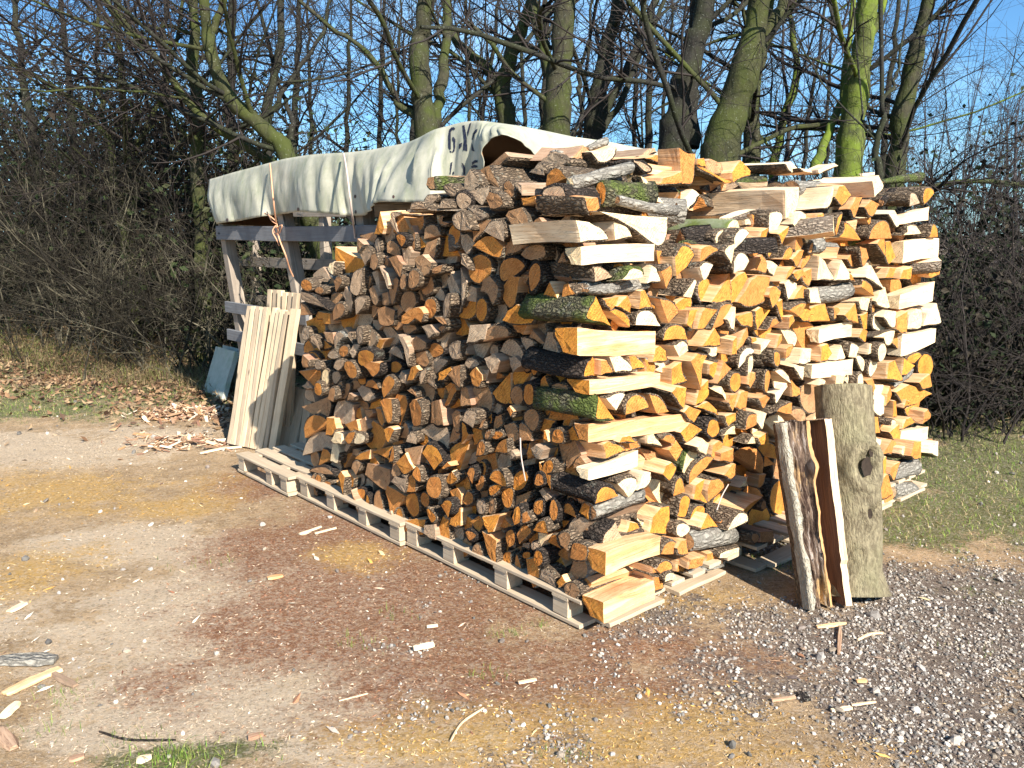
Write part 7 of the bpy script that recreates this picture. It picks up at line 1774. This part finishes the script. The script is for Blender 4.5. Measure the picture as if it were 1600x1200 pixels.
# ---------------------------------------------------------------- bare trees
def m_treebark(name, c1, c2, c3, green):
    t = NT(name); ob = t.n('ShaderNodeTexCoord').outputs['Object']; n1 = t.noise(t.vmul(ob, (1, 1, .35)), 22, 5, .65); n2 = t.noise(ob, 3.5, 4, .6); n3 = t.noise(ob, 55, 3)
    col = t.mix(t.rng(n1, .35, .68), c2, c1); col = t.mix(t.rng(n2, .42, .62, 0, green), col, c3); col = t.mix(t.rng(n3, .62, .72, 0, .35), col, (.30, .32, .26))
    t.bump(t.math('ADD', n1, t.math('MULTIPLY', n3, .3)), .6, .02); return t.done(col, .9)
M_TK = m_treebark('tree_bark_olive', (.055, .052, .030), (.025, .024, .015), (.045, .06, .010), .8)
M_TK2 = m_treebark('tree_bark_dark', (.032, .03, .024), (.014, .013, .011), (.024, .03, .009), .6)
M_TK3 = m_treebark('tree_bark_mossy', (.05, .05, .022), (.024, .026, .011), (.048, .06, .012), .85)
M_TK4 = m_treebark('tree_bark_bright_moss', (.10, .115, .03), (.045, .055, .018), (.12, .17, .018), .95)
t = NT('twig_bark'); g = t.noise(t.n('ShaderNodeTexCoord').outputs['Object'], 3, 3); M_TWIG = t.done(t.mix(g, (.016, .013, .012), (.042, .033, .028)), .8)
t = NT('pale_twig_bark'); g = t.noise(t.n('ShaderNodeTexCoord').outputs['Object'], 2.2, 3); M_TWIGP = t.done(t.mix(t.rng(g, .50, .66), (.018, .015, .010), (.14, .125, .085)), .8)
t = NT('far_twig_bark'); g = t.noise(t.n('ShaderNodeTexCoord').outputs['Object'], .6, 3); M_TWIGF = t.done(t.mix(g, (.04, .035, .04), (.08, .07, .075)), .8)
def grow(start, dirs, length, N, wig, up):
    """bent polylines: start (K,3), dirs (K,3), length (K)"""
    K = len(start); P = np.zeros((K, N, 3)); P[:, 0] = start; d = dirs / np.linalg.norm(dirs, axis=1, keepdims=True); st = (length / (N - 1))[:, None]
    for i in range(1, N):
        d = d + rs.randn(K, 3) * wig; d[:, 2] += up; d /= np.linalg.norm(d, axis=1, keepdims=True); P[:, i] = P[:, i - 1] + d * st
    return P
def shoots(P, R, n, t0, t1, ang, lf, rf, N, wig, up, fan=None, rise=False):
    """n side shoots on each parent polyline"""
    K, M, _ = P.shape; u = (t0 + (t1 - t0) * rs.rand(K, n)) * (M - 1); i = np.minimum(u.astype(int), M - 2); f = (u - i)[..., None]; k = np.arange(K)[:, None]
    pos = P[k, i] * (1 - f) + P[k, i + 1] * f; T = P[k, i + 1] - P[k, i]; T /= np.linalg.norm(T, axis=2, keepdims=True) + 1e-9
    rd = rs.randn(K, n, 3); 
    if fan is not None: rd = rd * np.array(fan)
    rd -= (rd * T).sum(2, keepdims=True) * T; rd /= np.linalg.norm(rd, axis=2, keepdims=True) + 1e-9
    a = ang * (.6 + .8 * rs.rand(K, n, 1)); d = T * np.cos(a) + rd * np.sin(a)
    if rise: d[..., 2] = np.abs(d[..., 2]) * .8
    plen = np.linalg.norm(np.diff(P, axis=1), axis=2).sum(1)[:, None]
    L = plen * lf * (.5 + rs.rand(K, n)) * (1 - .45 * u / (M - 1)); r = (R[k, i] * (1 - f[..., 0]) + R[k, i + 1] * f[..., 0]) * rf
    Q = grow(pos.reshape(-1, 3), d.reshape(-1, 3), L.ravel(), N, wig, up); return Q, np.maximum(r.reshape(-1, 1) * np.linspace(1, .35, N)[None], .0016)
def spline_pts(ctrl, n):
    c = catmull([V(p) for p in ctrl], False, 6); idx = np.linspace(0, len(c) - 1, n); return np.array([tuple(c[int(i)].lerp(c[min(int(i) + 1, len(c) - 1)], i - int(i))) for i in idx])
def tree(label, stems, mat, Y, n1=9, l1=.42, limb_r=.35, twig=M_TWIG, dens=1.0, up=.03, ang=1.0, group='bare trees behind the stack', name='bare_tree', side=None, tlo=.1):
    """stems: list of (picture points upwards, picture width at foot, picture width at top); all stand at distance Y"""
    base = at_dist(stems[0][0][0][0], stems[0][0][0][1], Y); gz0 = float(gz(base.x, base.y)[0]); root = empty(name, (base.x, base.y, gz0)); tag(root, label, 'tree', group)
    P1s, R1s = [], []
    for si, (pts, w0, w1) in enumerate(stems):
        c = [at_dist(px, py, Y + (q * .15 if si else 0)) for q, (px, py) in enumerate(pts)]
        if si == 0:
            d = c[1] - c[0]; foot = c[0] - d * ((c[0].z - gz0 + .1) / max(d.z, .3)) * .6; foot.z = gz0 - .1; c = [foot] + c; w0 *= 1.12
        d = c[-1] - c[-2]; c.append(c[-1] + d.normalized() * 2.2 + V((0, 0, .6)))
        A = spline_pts(c, 22); k = Y / F; Rr = np.linspace(w0 * k / 2, w1 * k / 2 * .6, 22)
        if si == 0: Rr[:3] *= [1.45, 1.15, 1.04]
        Rr = Rr * (1 + .06 * rs.randn(22)); A[1:-1] += rs.randn(20, 3) * .012 * Y / 10
        o = tube_obj('trunk' if si == 0 else 'limb', [(A[None], Rr[None], 14)], mat); o.parent = root; o.matrix_parent_inverse = Matrix.Translation(-root.location)
        P1s.append(A); R1s.append(Rr)
    P, R = np.array(P1s), np.array(R1s)
    n1 = max(2, int(n1 / len(stems))) if len(stems) > 1 else n1
    L1, r1 = shoots(P, R, n1, tlo, .95, ang, l1, limb_r, 12, .10, up, side, True); r1 = np.minimum(r1, .026)
    L2, r2 = shoots(L1, r1, int(10 * dens), .12, 1, .75, .45, .55, 8, .13, up * .7)
    L3, r3 = shoots(L2, r2, int(6 * dens), .15, 1, .7, .45, .6, 4, .13, .02)
    L4, r4 = shoots(L3[::3], r3[::3], 2, .2, 1, .7, .5, .7, 3, .15, .0)
    def clip(Pq, Rq):
        m = (Pq[:, 0, 2] < EYE + Pq[:, 0, 1] * .27 + .5) & (np.abs(Pq[:, 0, 0]) < Pq[:, 0, 1] * .70); return Pq[m], Rq[m]
    for q, (Pq, Rq) in enumerate(zip(L1, r1)):
        if q < 6: o = tube_obj('limb', [(Pq[None], Rq[None], 8)], M_TK2 if q % 2 else mat); o.parent = root; o.matrix_parent_inverse = Matrix.Translation(-root.location)
    sets = [(*clip(L1[6:], r1[6:]), 6)] if len(L1) > 6 else []
    sets += [(*clip(L2, r2), 4), (*clip(L3, r3), 3), (*clip(L4, r4), 3)]; sets = [s for s in sets if len(s[0])]
    o = tube_obj('twigs', sets, twig); o.parent = root; o.matrix_parent_inverse = Matrix.Translation(-root.location); o['kind'] = 'stuff'
    return root
T_ = tree
T_('stout olive double-stemmed tree rising just left of the tarpaulin peak', [([(668, 235), (660, 150), (657, 70), (668, -10)], 38, 26), ([(672, 215), (690, 140), (697, 60), (700, -10)], 20, 14), ([(660, 190), (622, 160), (598, 110), (560, 70), (480, 10)], 12, 7)], M_TK, 10.0, 10)
T_('dark forked tree behind the tarpaulin peak, V of two limbs', [([(795, 225), (785, 150), (790, 115), (808, 60), (835, -10)], 30, 20), ([(783, 150), (762, 105), (722, 75), (700, 40), (690, -10)], 16, 12)], M_TK, 10.5, 9)
T_('thick dark trunk straight behind the peak of the log heap', [([(868, 235), (873, 130), (882, -10)], 46, 38), ([(872, 150), (845, 60), (830, -10)], 20, 14)], M_TK, 9.6, 8)
T_('slim dark tree with fanning branches right of the tarpaulin end', [([(922, 240), (935, 160), (948, 80), (968, -10)], 34, 20), ([(935, 190), (980, 110), (1020, 10), (1030, -10)], 14, 8), ([(940, 205), (975, 150), (1000, 90), (1040, -10)], 12, 7), ([(925, 200), (905, 150), (912, 90), (930, 20)], 8, 5)], M_TK2, 11.0, 12, ang=.6, up=.04)
T_('massive dark leaning trunk above the upright orange wedge', [([(1048, 265), (1062, 170), (1085, 70), (1105, -10)], 50, 34), ([(1082, 230), (1082, 120), (1085, -10)], 22, 16)], M_TK2, 9.3, 8)
T_('broad mossy trunk slanting right with a fork above', [([(1118, 280), (1130, 215), (1155, 140), (1178, 60), (1190, -10)], 62, 34), ([(1172, 110), (1195, 60), (1230, 0), (1240, -10)], 24, 20)], M_TK3, 9.0, 9)
T_('straight dark-green trunk beside the broad mossy one', [([(1172, 270), (1176, 150), (1190, 60), (1205, -10)], 27, 20)], M_TK, 10.5, 7)
T_('slender bright green tree with a kink halfway up', [([(1208, 270), (1225, 190), (1245, 115), (1240, 60), (1232, -10)], 14, 9)], M_TK4, 12.0, 8)
T_('tall bright green trunk crossed by a thin limb', [([(1325, 285), (1335, 160), (1350, 60), (1358, -10)], 42, 36), ([(1330, 160), (1350, 90), (1372, 30), (1385, -10)], 16, 12), ([(1272, 270), (1295, 205), (1312, 165), (1318, 120)], 16, 10)], M_TK4, 9.6, 10)
T_('slanting dark green trunk farthest right of the row', [([(1398, 280), (1412, 170), (1432, 80), (1452, -10)], 30, 26)], M_TK, 9.8, 9)
T_('crooked small tree with bare forked top before the slanting trunk', [([(1375, 300), (1368, 230), (1380, 180), (1378, 130)], 12, 8), ([(1378, 160), (1400, 120), (1410, 60)], 6, 4), ([(1370, 215), (1350, 190), (1345, 150)], 5, 3)], M_TK2, 8.2, 8, up=.05)
G2_ = 'mossy trees in the left hedge'
T_('mossy trunk curving out left above the shed roof', [([(455, 262), (425, 215), (385, 180), (345, 130), (325, 60), (318, -10)], 26, 20), ([(345, 135), (330, 60), (352, -10)], 16, 12)], M_TK3, 9.0, 12, group=G2_)
T_('second mossy limb-like trunk low over the shed corner', [([(440, 290), (400, 240), (350, 205), (300, 165), (250, 100), (200, 40), (160, -10)], 16, 9)], M_TK3, 9.3, 10, group=G2_)
T_('upright mossy trunk over the left end of the shed', [([(310, 280), (308, 180), (302, 80), (305, -10)], 20, 18), ([(308, 60), (280, 45), (230, 40), (160, 0)], 7, 5)], M_TK3, 9.8, 19, group=G2_, side=(1, .6, .5))
T_('dark straight trunk behind the left part of the tarpaulin', [([(362, 280), (360, 150), (362, -10)], 16, 14)], M_TK2, 11, 12, group=G2_)
T_('mossy tree leaning left, deep in the hedge', [([(185, 300), (172, 225), (140, 180), (80, 135), (10, 90)], 11, 7), ([(176, 235), (160, 170), (150, 100), (155, -10)], 9, 6)], M_TK3, 10.5, 19, group=G2_, side=(1, .6, .5))
T_('short mossy trunk in the hedge right of the leaning one', [([(205, 310), (200, 220), (190, 120), (180, -10)], 15, 10), ([(203, 250), (235, 190), (262, 120), (290, -10)], 9, 6)], M_TK3, 11.0, 19, group=G2_)
T_('dark double trunk left of the blue gap over the shed', [([(418, 270), (420, 160), (436, 90), (440, -10)], 16, 12), ([(420, 190), (455, 120), (500, 60), (520, -10)], 9, 5), ([(452, 262), (458, 200), (440, 140), (425, 90)], 10, 7)], M_TK2, 10.2, 19, group=G2_)
T_('dark upright trunk at the far left of the frame', [([(60, 330), (50, 200), (30, 80), (20, -10)], 14, 10)], M_TK2, 11.5, 19, group=G2_, side=(1, .6, .5))
T_('thin dark tree seen deep in the left hedge', [([(120, 320), (115, 180), (100, 60), (95, -10)], 12, 9)], M_TK2, 12.5, 19, group=G2_, side=(1, .6, .5))
T_('dark tree standing between the leaning mossy trunks', [([(255, 300), (262, 180), (255, 80), (262, -10)], 13, 10)], M_TK2, 11.8, 19, group=G2_)
for q, (px, w) in enumerate(((488, 7), (540, 8), (592, 9), (618, 6), (735, 7), (745, 9), (820, 8), (905, 7), (990, 8), (1030, 7), (1255, 7), (1290, 6), (640, 12), (850, 14), (1010, 12), (1150, 15), (1380, 11), (460, 12))):
    s_ = rs.uniform(-6, 26)
    T_('slim distant tree standing %s' % ('low over the left half of the tarpaulin', 'behind the cord side of the tarpaulin', 'close left of the double-stemmed tree', 'thin as a pole beside the double-stemmed tree', 'left of the forked tree', 'right against the forked tree', 'between forked tree and thick dark trunk',
       'just left of the slim fanning tree', 'in the blue gap right of the fanning tree', 'close left of the massive leaning trunk', 'right of the slender kinked tree', 'left of the tall bright green trunk', 'dark behind the left edge of the double-stemmed tree', 'dark between the forked tree and the thick trunk', 'dark before the massive leaning trunk', 'dark behind the broad mossy trunk', 'between tall green and slanting green trunks', 'dark over the left half of the shed')[q], [([(px, 290), (px + s_ * .3, 180), (px + s_, 80), (px + s_ * 1.5, -10)], w, w * .6)], M_TK2, rs.uniform(13, 17), 11, dens=1.0, group='slim trees farther back', up=.05, twig=M_TWIG)

# ---------------------------------------------------------------- hedge shrubs and thickets
def shrub(label, x, y, h, spread, nst, dens, mat, group, name='bare_shrub', arch=-.05, toward=(0, 0)):
    z0 = float(gz(x, y)[0]); root = empty(name, (x, y, z0)); tag(root, label, 'shrub', group)
    st = np.array([x, y, z0 - .03]) + rs.randn(nst, 3) * [spread * .35, spread * .25, 0]; d = np.stack([rs.randn(nst) * .55 + toward[0], rs.randn(nst) * .4 + toward[1], .8 + rs.rand(nst)], 1)
    L1 = grow(st, d, h * (.6 + .7 * rs.rand(nst)), 10, .10, arch); r1 = .009 * (.6 + .8 * rs.rand(nst, 1)) * np.linspace(1, .3, 10)
    L2, r2 = shoots(L1, r1, int(10 * dens), .1, 1, .85, .40, .6, 7, .16, -.02); keep = (np.abs(L2[:, 3, 0]) < L2[:, 3, 1] * .72) & (L2[:, 0, 2] < EYE + L2[:, 0, 1] * .28 + .4); L2, r2 = L2[keep], r2[keep]
    L3, r3 = shoots(L2, r2, int(5 * dens), .1, 1, .8, .45, .7, 4, .18, -.01)
    for nm, s in (('stems', [(L1, r1, 5)]), ('twigs', [(L2, r2, 3), (L3, np.maximum(r3, .0018), 3)])):
        o = tube_obj(nm, s, mat); o.parent = root; o.matrix_parent_inverse = Matrix.Translation(-root.location); o['kind'] = 'stuff'
HS = 'shrubs of the left hedge'
for i, (x, dy, h, lab) in enumerate(((-2.75, .5, 1.9, 'tangled bare shrub right behind the paving slabs'), (-3.5, .3, 2.3, 'pale arching bramble-like shrub left of the shed post'), (-4.4, .2, 2.4, 'sprawling pale-twigged shrub in the middle of the left hedge'), (-5.4, .3, 2.8, 'tall twiggy shrub left of the sprawling pale one'),
        (-6.4, .4, 3.0, 'dense brown shrub near the left edge'), (-7.6, .5, 3.2, 'outermost dense shrub at the left edge of the hedge'), (-4.9, 1.6, 3.8, 'high shrub behind the pale sprawling ones'), (-6.8, 1.9, 4.2, 'high dark shrub behind the dense brown one'), (-3.3, 1.6, 3.2, 'high shrub behind the shed corner'), (-8.6, 2.2, 4.4, 'tall dark shrub far out on the left'))):
    shrub(lab, x, hedge_y(x) + dy, h, 1.3, 30, 1.0, M_TWIGP if i < 6 else M_TWIG, HS, 'hedge_shrub')
RS = 'shrubs right of the stack'
for x, y, h, lab in ((3.5, 6.5, 1.7, 'bare tangled shrub at the right end of the stack'), (4.5, 6.9, 2.3, 'dark thorny shrub at the right edge of the frame'), (3.3, 7.7, 2.2, 'twiggy shrub behind the right end of the stack'), (5.3, 8.3, 3.2, 'tall dense twiggy shrub filling the right edge'), (4.4, 10.5, 3.6, 'tall shrub behind the right-hand thicket'), (6.4, 11.5, 5.0, 'highest twiggy thicket in the upper right corner')):
    shrub(lab, x, y, h, 1.0, 26, 1.0, M_TWIG, RS, 'thicket_shrub')
# low scrub behind the pile, seen between the trunks
for x, y, h, lab in ((2.0, 10.5, 1.9, 'low grey scrub under the slender green tree'), (3.2, 12.0, 2.4, 'grey scrub between the two right-hand green trunks'), (.4, 12.5, 1.4, 'low scrub behind the massive leaning trunk'), (-1.2, 12.0, 1.3, 'low scrub behind the middle of the tarpaulin'), (-3.0, 12.0, 2.2, 'scrub seen through the open shed frame')):
    shrub(lab, x, y, h, 1.6, 24, .9, M_TWIG, 'scrub behind the stack', 'scrub_bush')
# ivy and undergrowth; dark leaf clumps also stand in for shade in hedge, shed
def leaf_mass(name, label, cen, sig, n, s, cols_, mat=None):
    P = np.concatenate([np.array(c) + rs.randn(n // len(cen), 3) * np.array(sg) for c, sg in zip(cen, sig)]); P[:, 2] = np.abs(P[:, 2] - .05) + .02; n = len(P)
    a = rs.randn(n, 3); a /= np.linalg.norm(a, axis=1, keepdims=True); b = np.cross(a, rs.randn(n, 3)); b /= np.linalg.norm(b, axis=1, keepdims=True); c = np.cross(a, b); z = (s * (.6 + .8 * rs.rand(n)))[:, None]
    Vv = np.stack([P - a * z, P + b * z * .6 + c * z * .15, P + a * z, P - b * z * .6 + c * z * .15], 1).reshape(-1, 3); q = np.array([(0, 1, 2), (0, 2, 3)])[None]
    base = np.array(cols_)[rs.randint(0, len(cols_), n)]
    tag(link(name, col_mesh(name, Vv, ((np.arange(n) * 4)[:, None, None] + q).reshape(-1, 3), 3, np.repeat(base, 4, 0)), None, [M_LEAF]), label, kind='stuff')
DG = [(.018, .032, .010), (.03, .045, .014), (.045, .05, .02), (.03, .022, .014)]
leaf_mass('undergrowth', 'dark ivy and added leaves standing in for shade in left hedge and shed', [(x, hedge_y(x) + 1.9, z) for x in (-2.6, -3.6, -4.8, -6, -7.4, -9, -11) for z in (.5, 1.6)] + [(x, hedge_y(x) + 3.2, zz) for x in (-5.2, -6.5, -8, -9.5, -11.5, -13) for zz in (2.4, 3.0)] + [(-1.5, 10.2, .7), (-2.3, 9.6, .9), (-.4, 10.6, .6)], [(.8, .5, .55)] * 14 + [(1.0, .5, .7)] * 12 + [(.6, .3, .5)] * 3, 76000, .042, DG)  # last clumps, behind the shed, added to darken its inside
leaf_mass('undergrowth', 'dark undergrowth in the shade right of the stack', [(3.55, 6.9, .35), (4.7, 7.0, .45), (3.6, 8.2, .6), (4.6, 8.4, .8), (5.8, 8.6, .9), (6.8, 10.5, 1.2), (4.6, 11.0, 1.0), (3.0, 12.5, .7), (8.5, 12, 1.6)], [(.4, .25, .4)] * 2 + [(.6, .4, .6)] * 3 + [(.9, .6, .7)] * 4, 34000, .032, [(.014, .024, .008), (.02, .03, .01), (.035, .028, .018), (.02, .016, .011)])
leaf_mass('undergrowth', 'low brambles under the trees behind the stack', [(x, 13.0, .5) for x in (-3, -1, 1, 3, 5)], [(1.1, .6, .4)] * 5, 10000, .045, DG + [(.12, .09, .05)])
# far-off wood that reads as one mass
K = 150; st = np.stack([rs.uniform(-20, 26, K), rs.uniform(24, 40, K), np.full(K, 0.)], 1); L1 = grow(st, np.stack([rs.randn(K) * .12, rs.randn(K) * .1, np.ones(K)], 1), 3.0 + 2.6 * rs.rand(K) + np.clip((st[:, 0] - 8) * .12, 0, 2.5), 8, .05, .03); r1 = .07 * np.linspace(1, .15, 8)[None] * (.5 + rs.rand(K, 1))
L2, r2 = shoots(L1, r1, 12, .15, 1, .7, .35, .4, 5, .1, .06); L3, r3 = shoots(L2, r2, 8, .1, 1, .6, .5, .5, 3, .12, .04)
tag(tube_obj('far_woodland', [(L1, r1, 5), (L2, np.maximum(r2, .008), 3), (L3, np.maximum(r3, .006), 3)], M_TWIGF), 'distant bare woodland beyond the trees', kind='stuff')

# ---------------------------------------------------------------- single pieces lying in the yard
def piece(name, label, pts, w, th, mat, cat='offcut', group='offcuts lying on the ground', lift=.004, taper=.45):
    """irregular flat offcut along ground points"""
    c = [on_ground(*p) for p in pts]; c = [V((p.x, p.y, float(gz(p.x, p.y)[0]) + lift + th / 2)) for p in c]; c = catmull(c, False, 4); n = len(c); vs, lcs = [], []; sd = random.random() * 50
    for i, p in enumerate(c):
        f = i / (n - 1); t_ = (c[min(i + 1, n - 1)] - c[max(i - 1, 0)]).normalized(); s = t_.cross(UP).normalized(); ww = w / 2 * (1 - taper * .75 * abs(2 * f - 1) ** 4) * (1 + .55 * nz(p, 25, sd)); tt = th / 2 * (1 + .3 * nz(p, 30, sd + 3))
        for a, b in ((-1, -.6), (-.7, 1), (.7, 1), (1, -.6)): vs.append(p + s * a * ww * (1 + .2 * nz(p + s * a, 40, sd)) + UP * b * tt); lcs.append((a * ww + sd, b * tt, f * (c[-1] - c[0]).length))
    fs = [(i*4+j, i*4+(j+1) % 4, i*4+4+(j+1) % 4, i*4+4+j) for i in range(n - 1) for j in range(4)] + [(3, 2, 1, 0), tuple((n - 1) * 4 + j for j in range(4))]
    mb = MB(); mb.add(vs, fs, 0, lcs, random.random()); tag(link(name, mb.mesh(name), None, [mat]), label, cat, group)
piece('bark_slab', 'grey curved strip of bark in the lower left corner', [(0, 1038), (45, 1032), (88, 1030)], .075, .02, M_BRK['s'])
piece('wood_offcut', 'long orange sliver just below the grey bark strip', [(6, 1084), (50, 1062), (94, 1044)], .06, .012, M_SPL['o'])
piece('wood_offcut', 'short pale lath pointing away from the orange sliver', [(84, 1052), (118, 1072)], .03, .012, M_SPL['g'], taper=.3)
piece('wood_offcut', 'cream torn chip at the left edge below the orange sliver', [(2, 1120), (28, 1098)], .035, .012, M_SPL['p'])
piece('wood_offcut', 'brown offcut in the bottom left corner', [(0, 1140), (22, 1170)], .05, .016, M_SPL['b'])
piece('wood_offcut', 'pale chip left of centre in the sandy patch', [(14, 962), (40, 948)], .04, .01, M_SPL['p'])
piece('wood_offcut', 'pale stick, upper of two lying parallel before the pallet', [(468, 836), (502, 824)], .016, .01, M_NEW, taper=.2)
piece('wood_offcut', 'pale stick, lower of two lying parallel before the pallet', [(492, 835), (525, 826)], .014, .01, M_NEW, taper=.2)
piece('wood_offcut', 'cream block chip lying alone in the red shreds', [(646, 1020), (662, 1017), (678, 1014)], .028, .014, M_SPL['p'], taper=.4)
piece('wood_offcut', 'small white chip above the cream block chip', [(667, 983), (684, 981)], .022, .008, M_SPL['p'])
piece('plant_stalk', 'thin curved straw stalk standing out in the lower middle', [(704, 1172), (722, 1140), (756, 1116)], .006, .005, M_SPL['p'], 'stalk')
piece('plant_stalk', 'thin straw stalk lying lower left of the cream block chip', [(530, 1103), (575, 1090)], .005, .004, M_SPL['p'], 'stalk')
piece('wood_offcut', 'pale curled chip near the lower middle of the yard', [(810, 1072), (838, 1066)], .018, .008, M_SPL['p'])
piece('wood_offcut', 'orange splinter crossing another in front of the hollow slab', [(1276, 980), (1322, 973)], .02, .01, M_SPL['o'])
piece('wood_offcut', 'short upright splinter just below the orange one', [(1310, 1024), (1313, 980)], .016, .01, M_SPL['b'])
piece('plant_stalk', 'white bent stick in the gravel below the trunks', [(1340, 1000), (1360, 990), (1380, 987)], .010, .008, M_SPL['p'], 'stick')
piece('wood_offcut', 'yellow chip in the gravel', [(1338, 1068), (1353, 1066)], .018, .01, M_SPL['o'])
piece('plant_stalk', 'pale stick lying in the gravel right of the bark flake', [(1330, 1108), (1368, 1100)], .009, .006, M_SPL['p'], 'stick')
piece('wood_offcut', 'pale splinter close to the gravel stick', [(1298, 1118), (1330, 1113)], .018, .008, M_SPL['p'])
piece('bark_flake', 'dark slate-grey bark flake in the gravel', [(1248, 1090), (1262, 1102)], .04, .008, M_BRK['d'])
piece('wood_offcut', 'tan splinter low in the orange sawdust', [(1205, 1106), (1242, 1098)], .018, .008, M_SPL['b'])
piece('plant_stalk', 'black thin root lying in the lower left grass', [(155, 1140), (200, 1155), (275, 1158)], .007, .006, M_BRK['d'], 'root')
piece('wood_offcut', 'long pale board end lying before the leaning boards', [(312, 706), (345, 700), (378, 698)], .035, .014, M_NEW)
piece('wood_offcut', 'brown plank scrap in front of the chip heap', [(236, 652), (275, 641)], .06, .014, M_SPL['b'])
for x, y, l in ((430, 905, 'pale chip lying in the middle of the sandy stretch'), (120, 1182, 'brown chip right of the bottom left corner'), (225, 1185, 'pinkish offcut left of the green tuft'), (400, 1157, 'orange chip right of the green tuft')):
    piece('wood_offcut', l, [(x - 12, y + 3), (x + 12, y - 2)], .03, .01, random.choice([M_SPL['p'], M_SPL['b'], M_SPL['o']]))
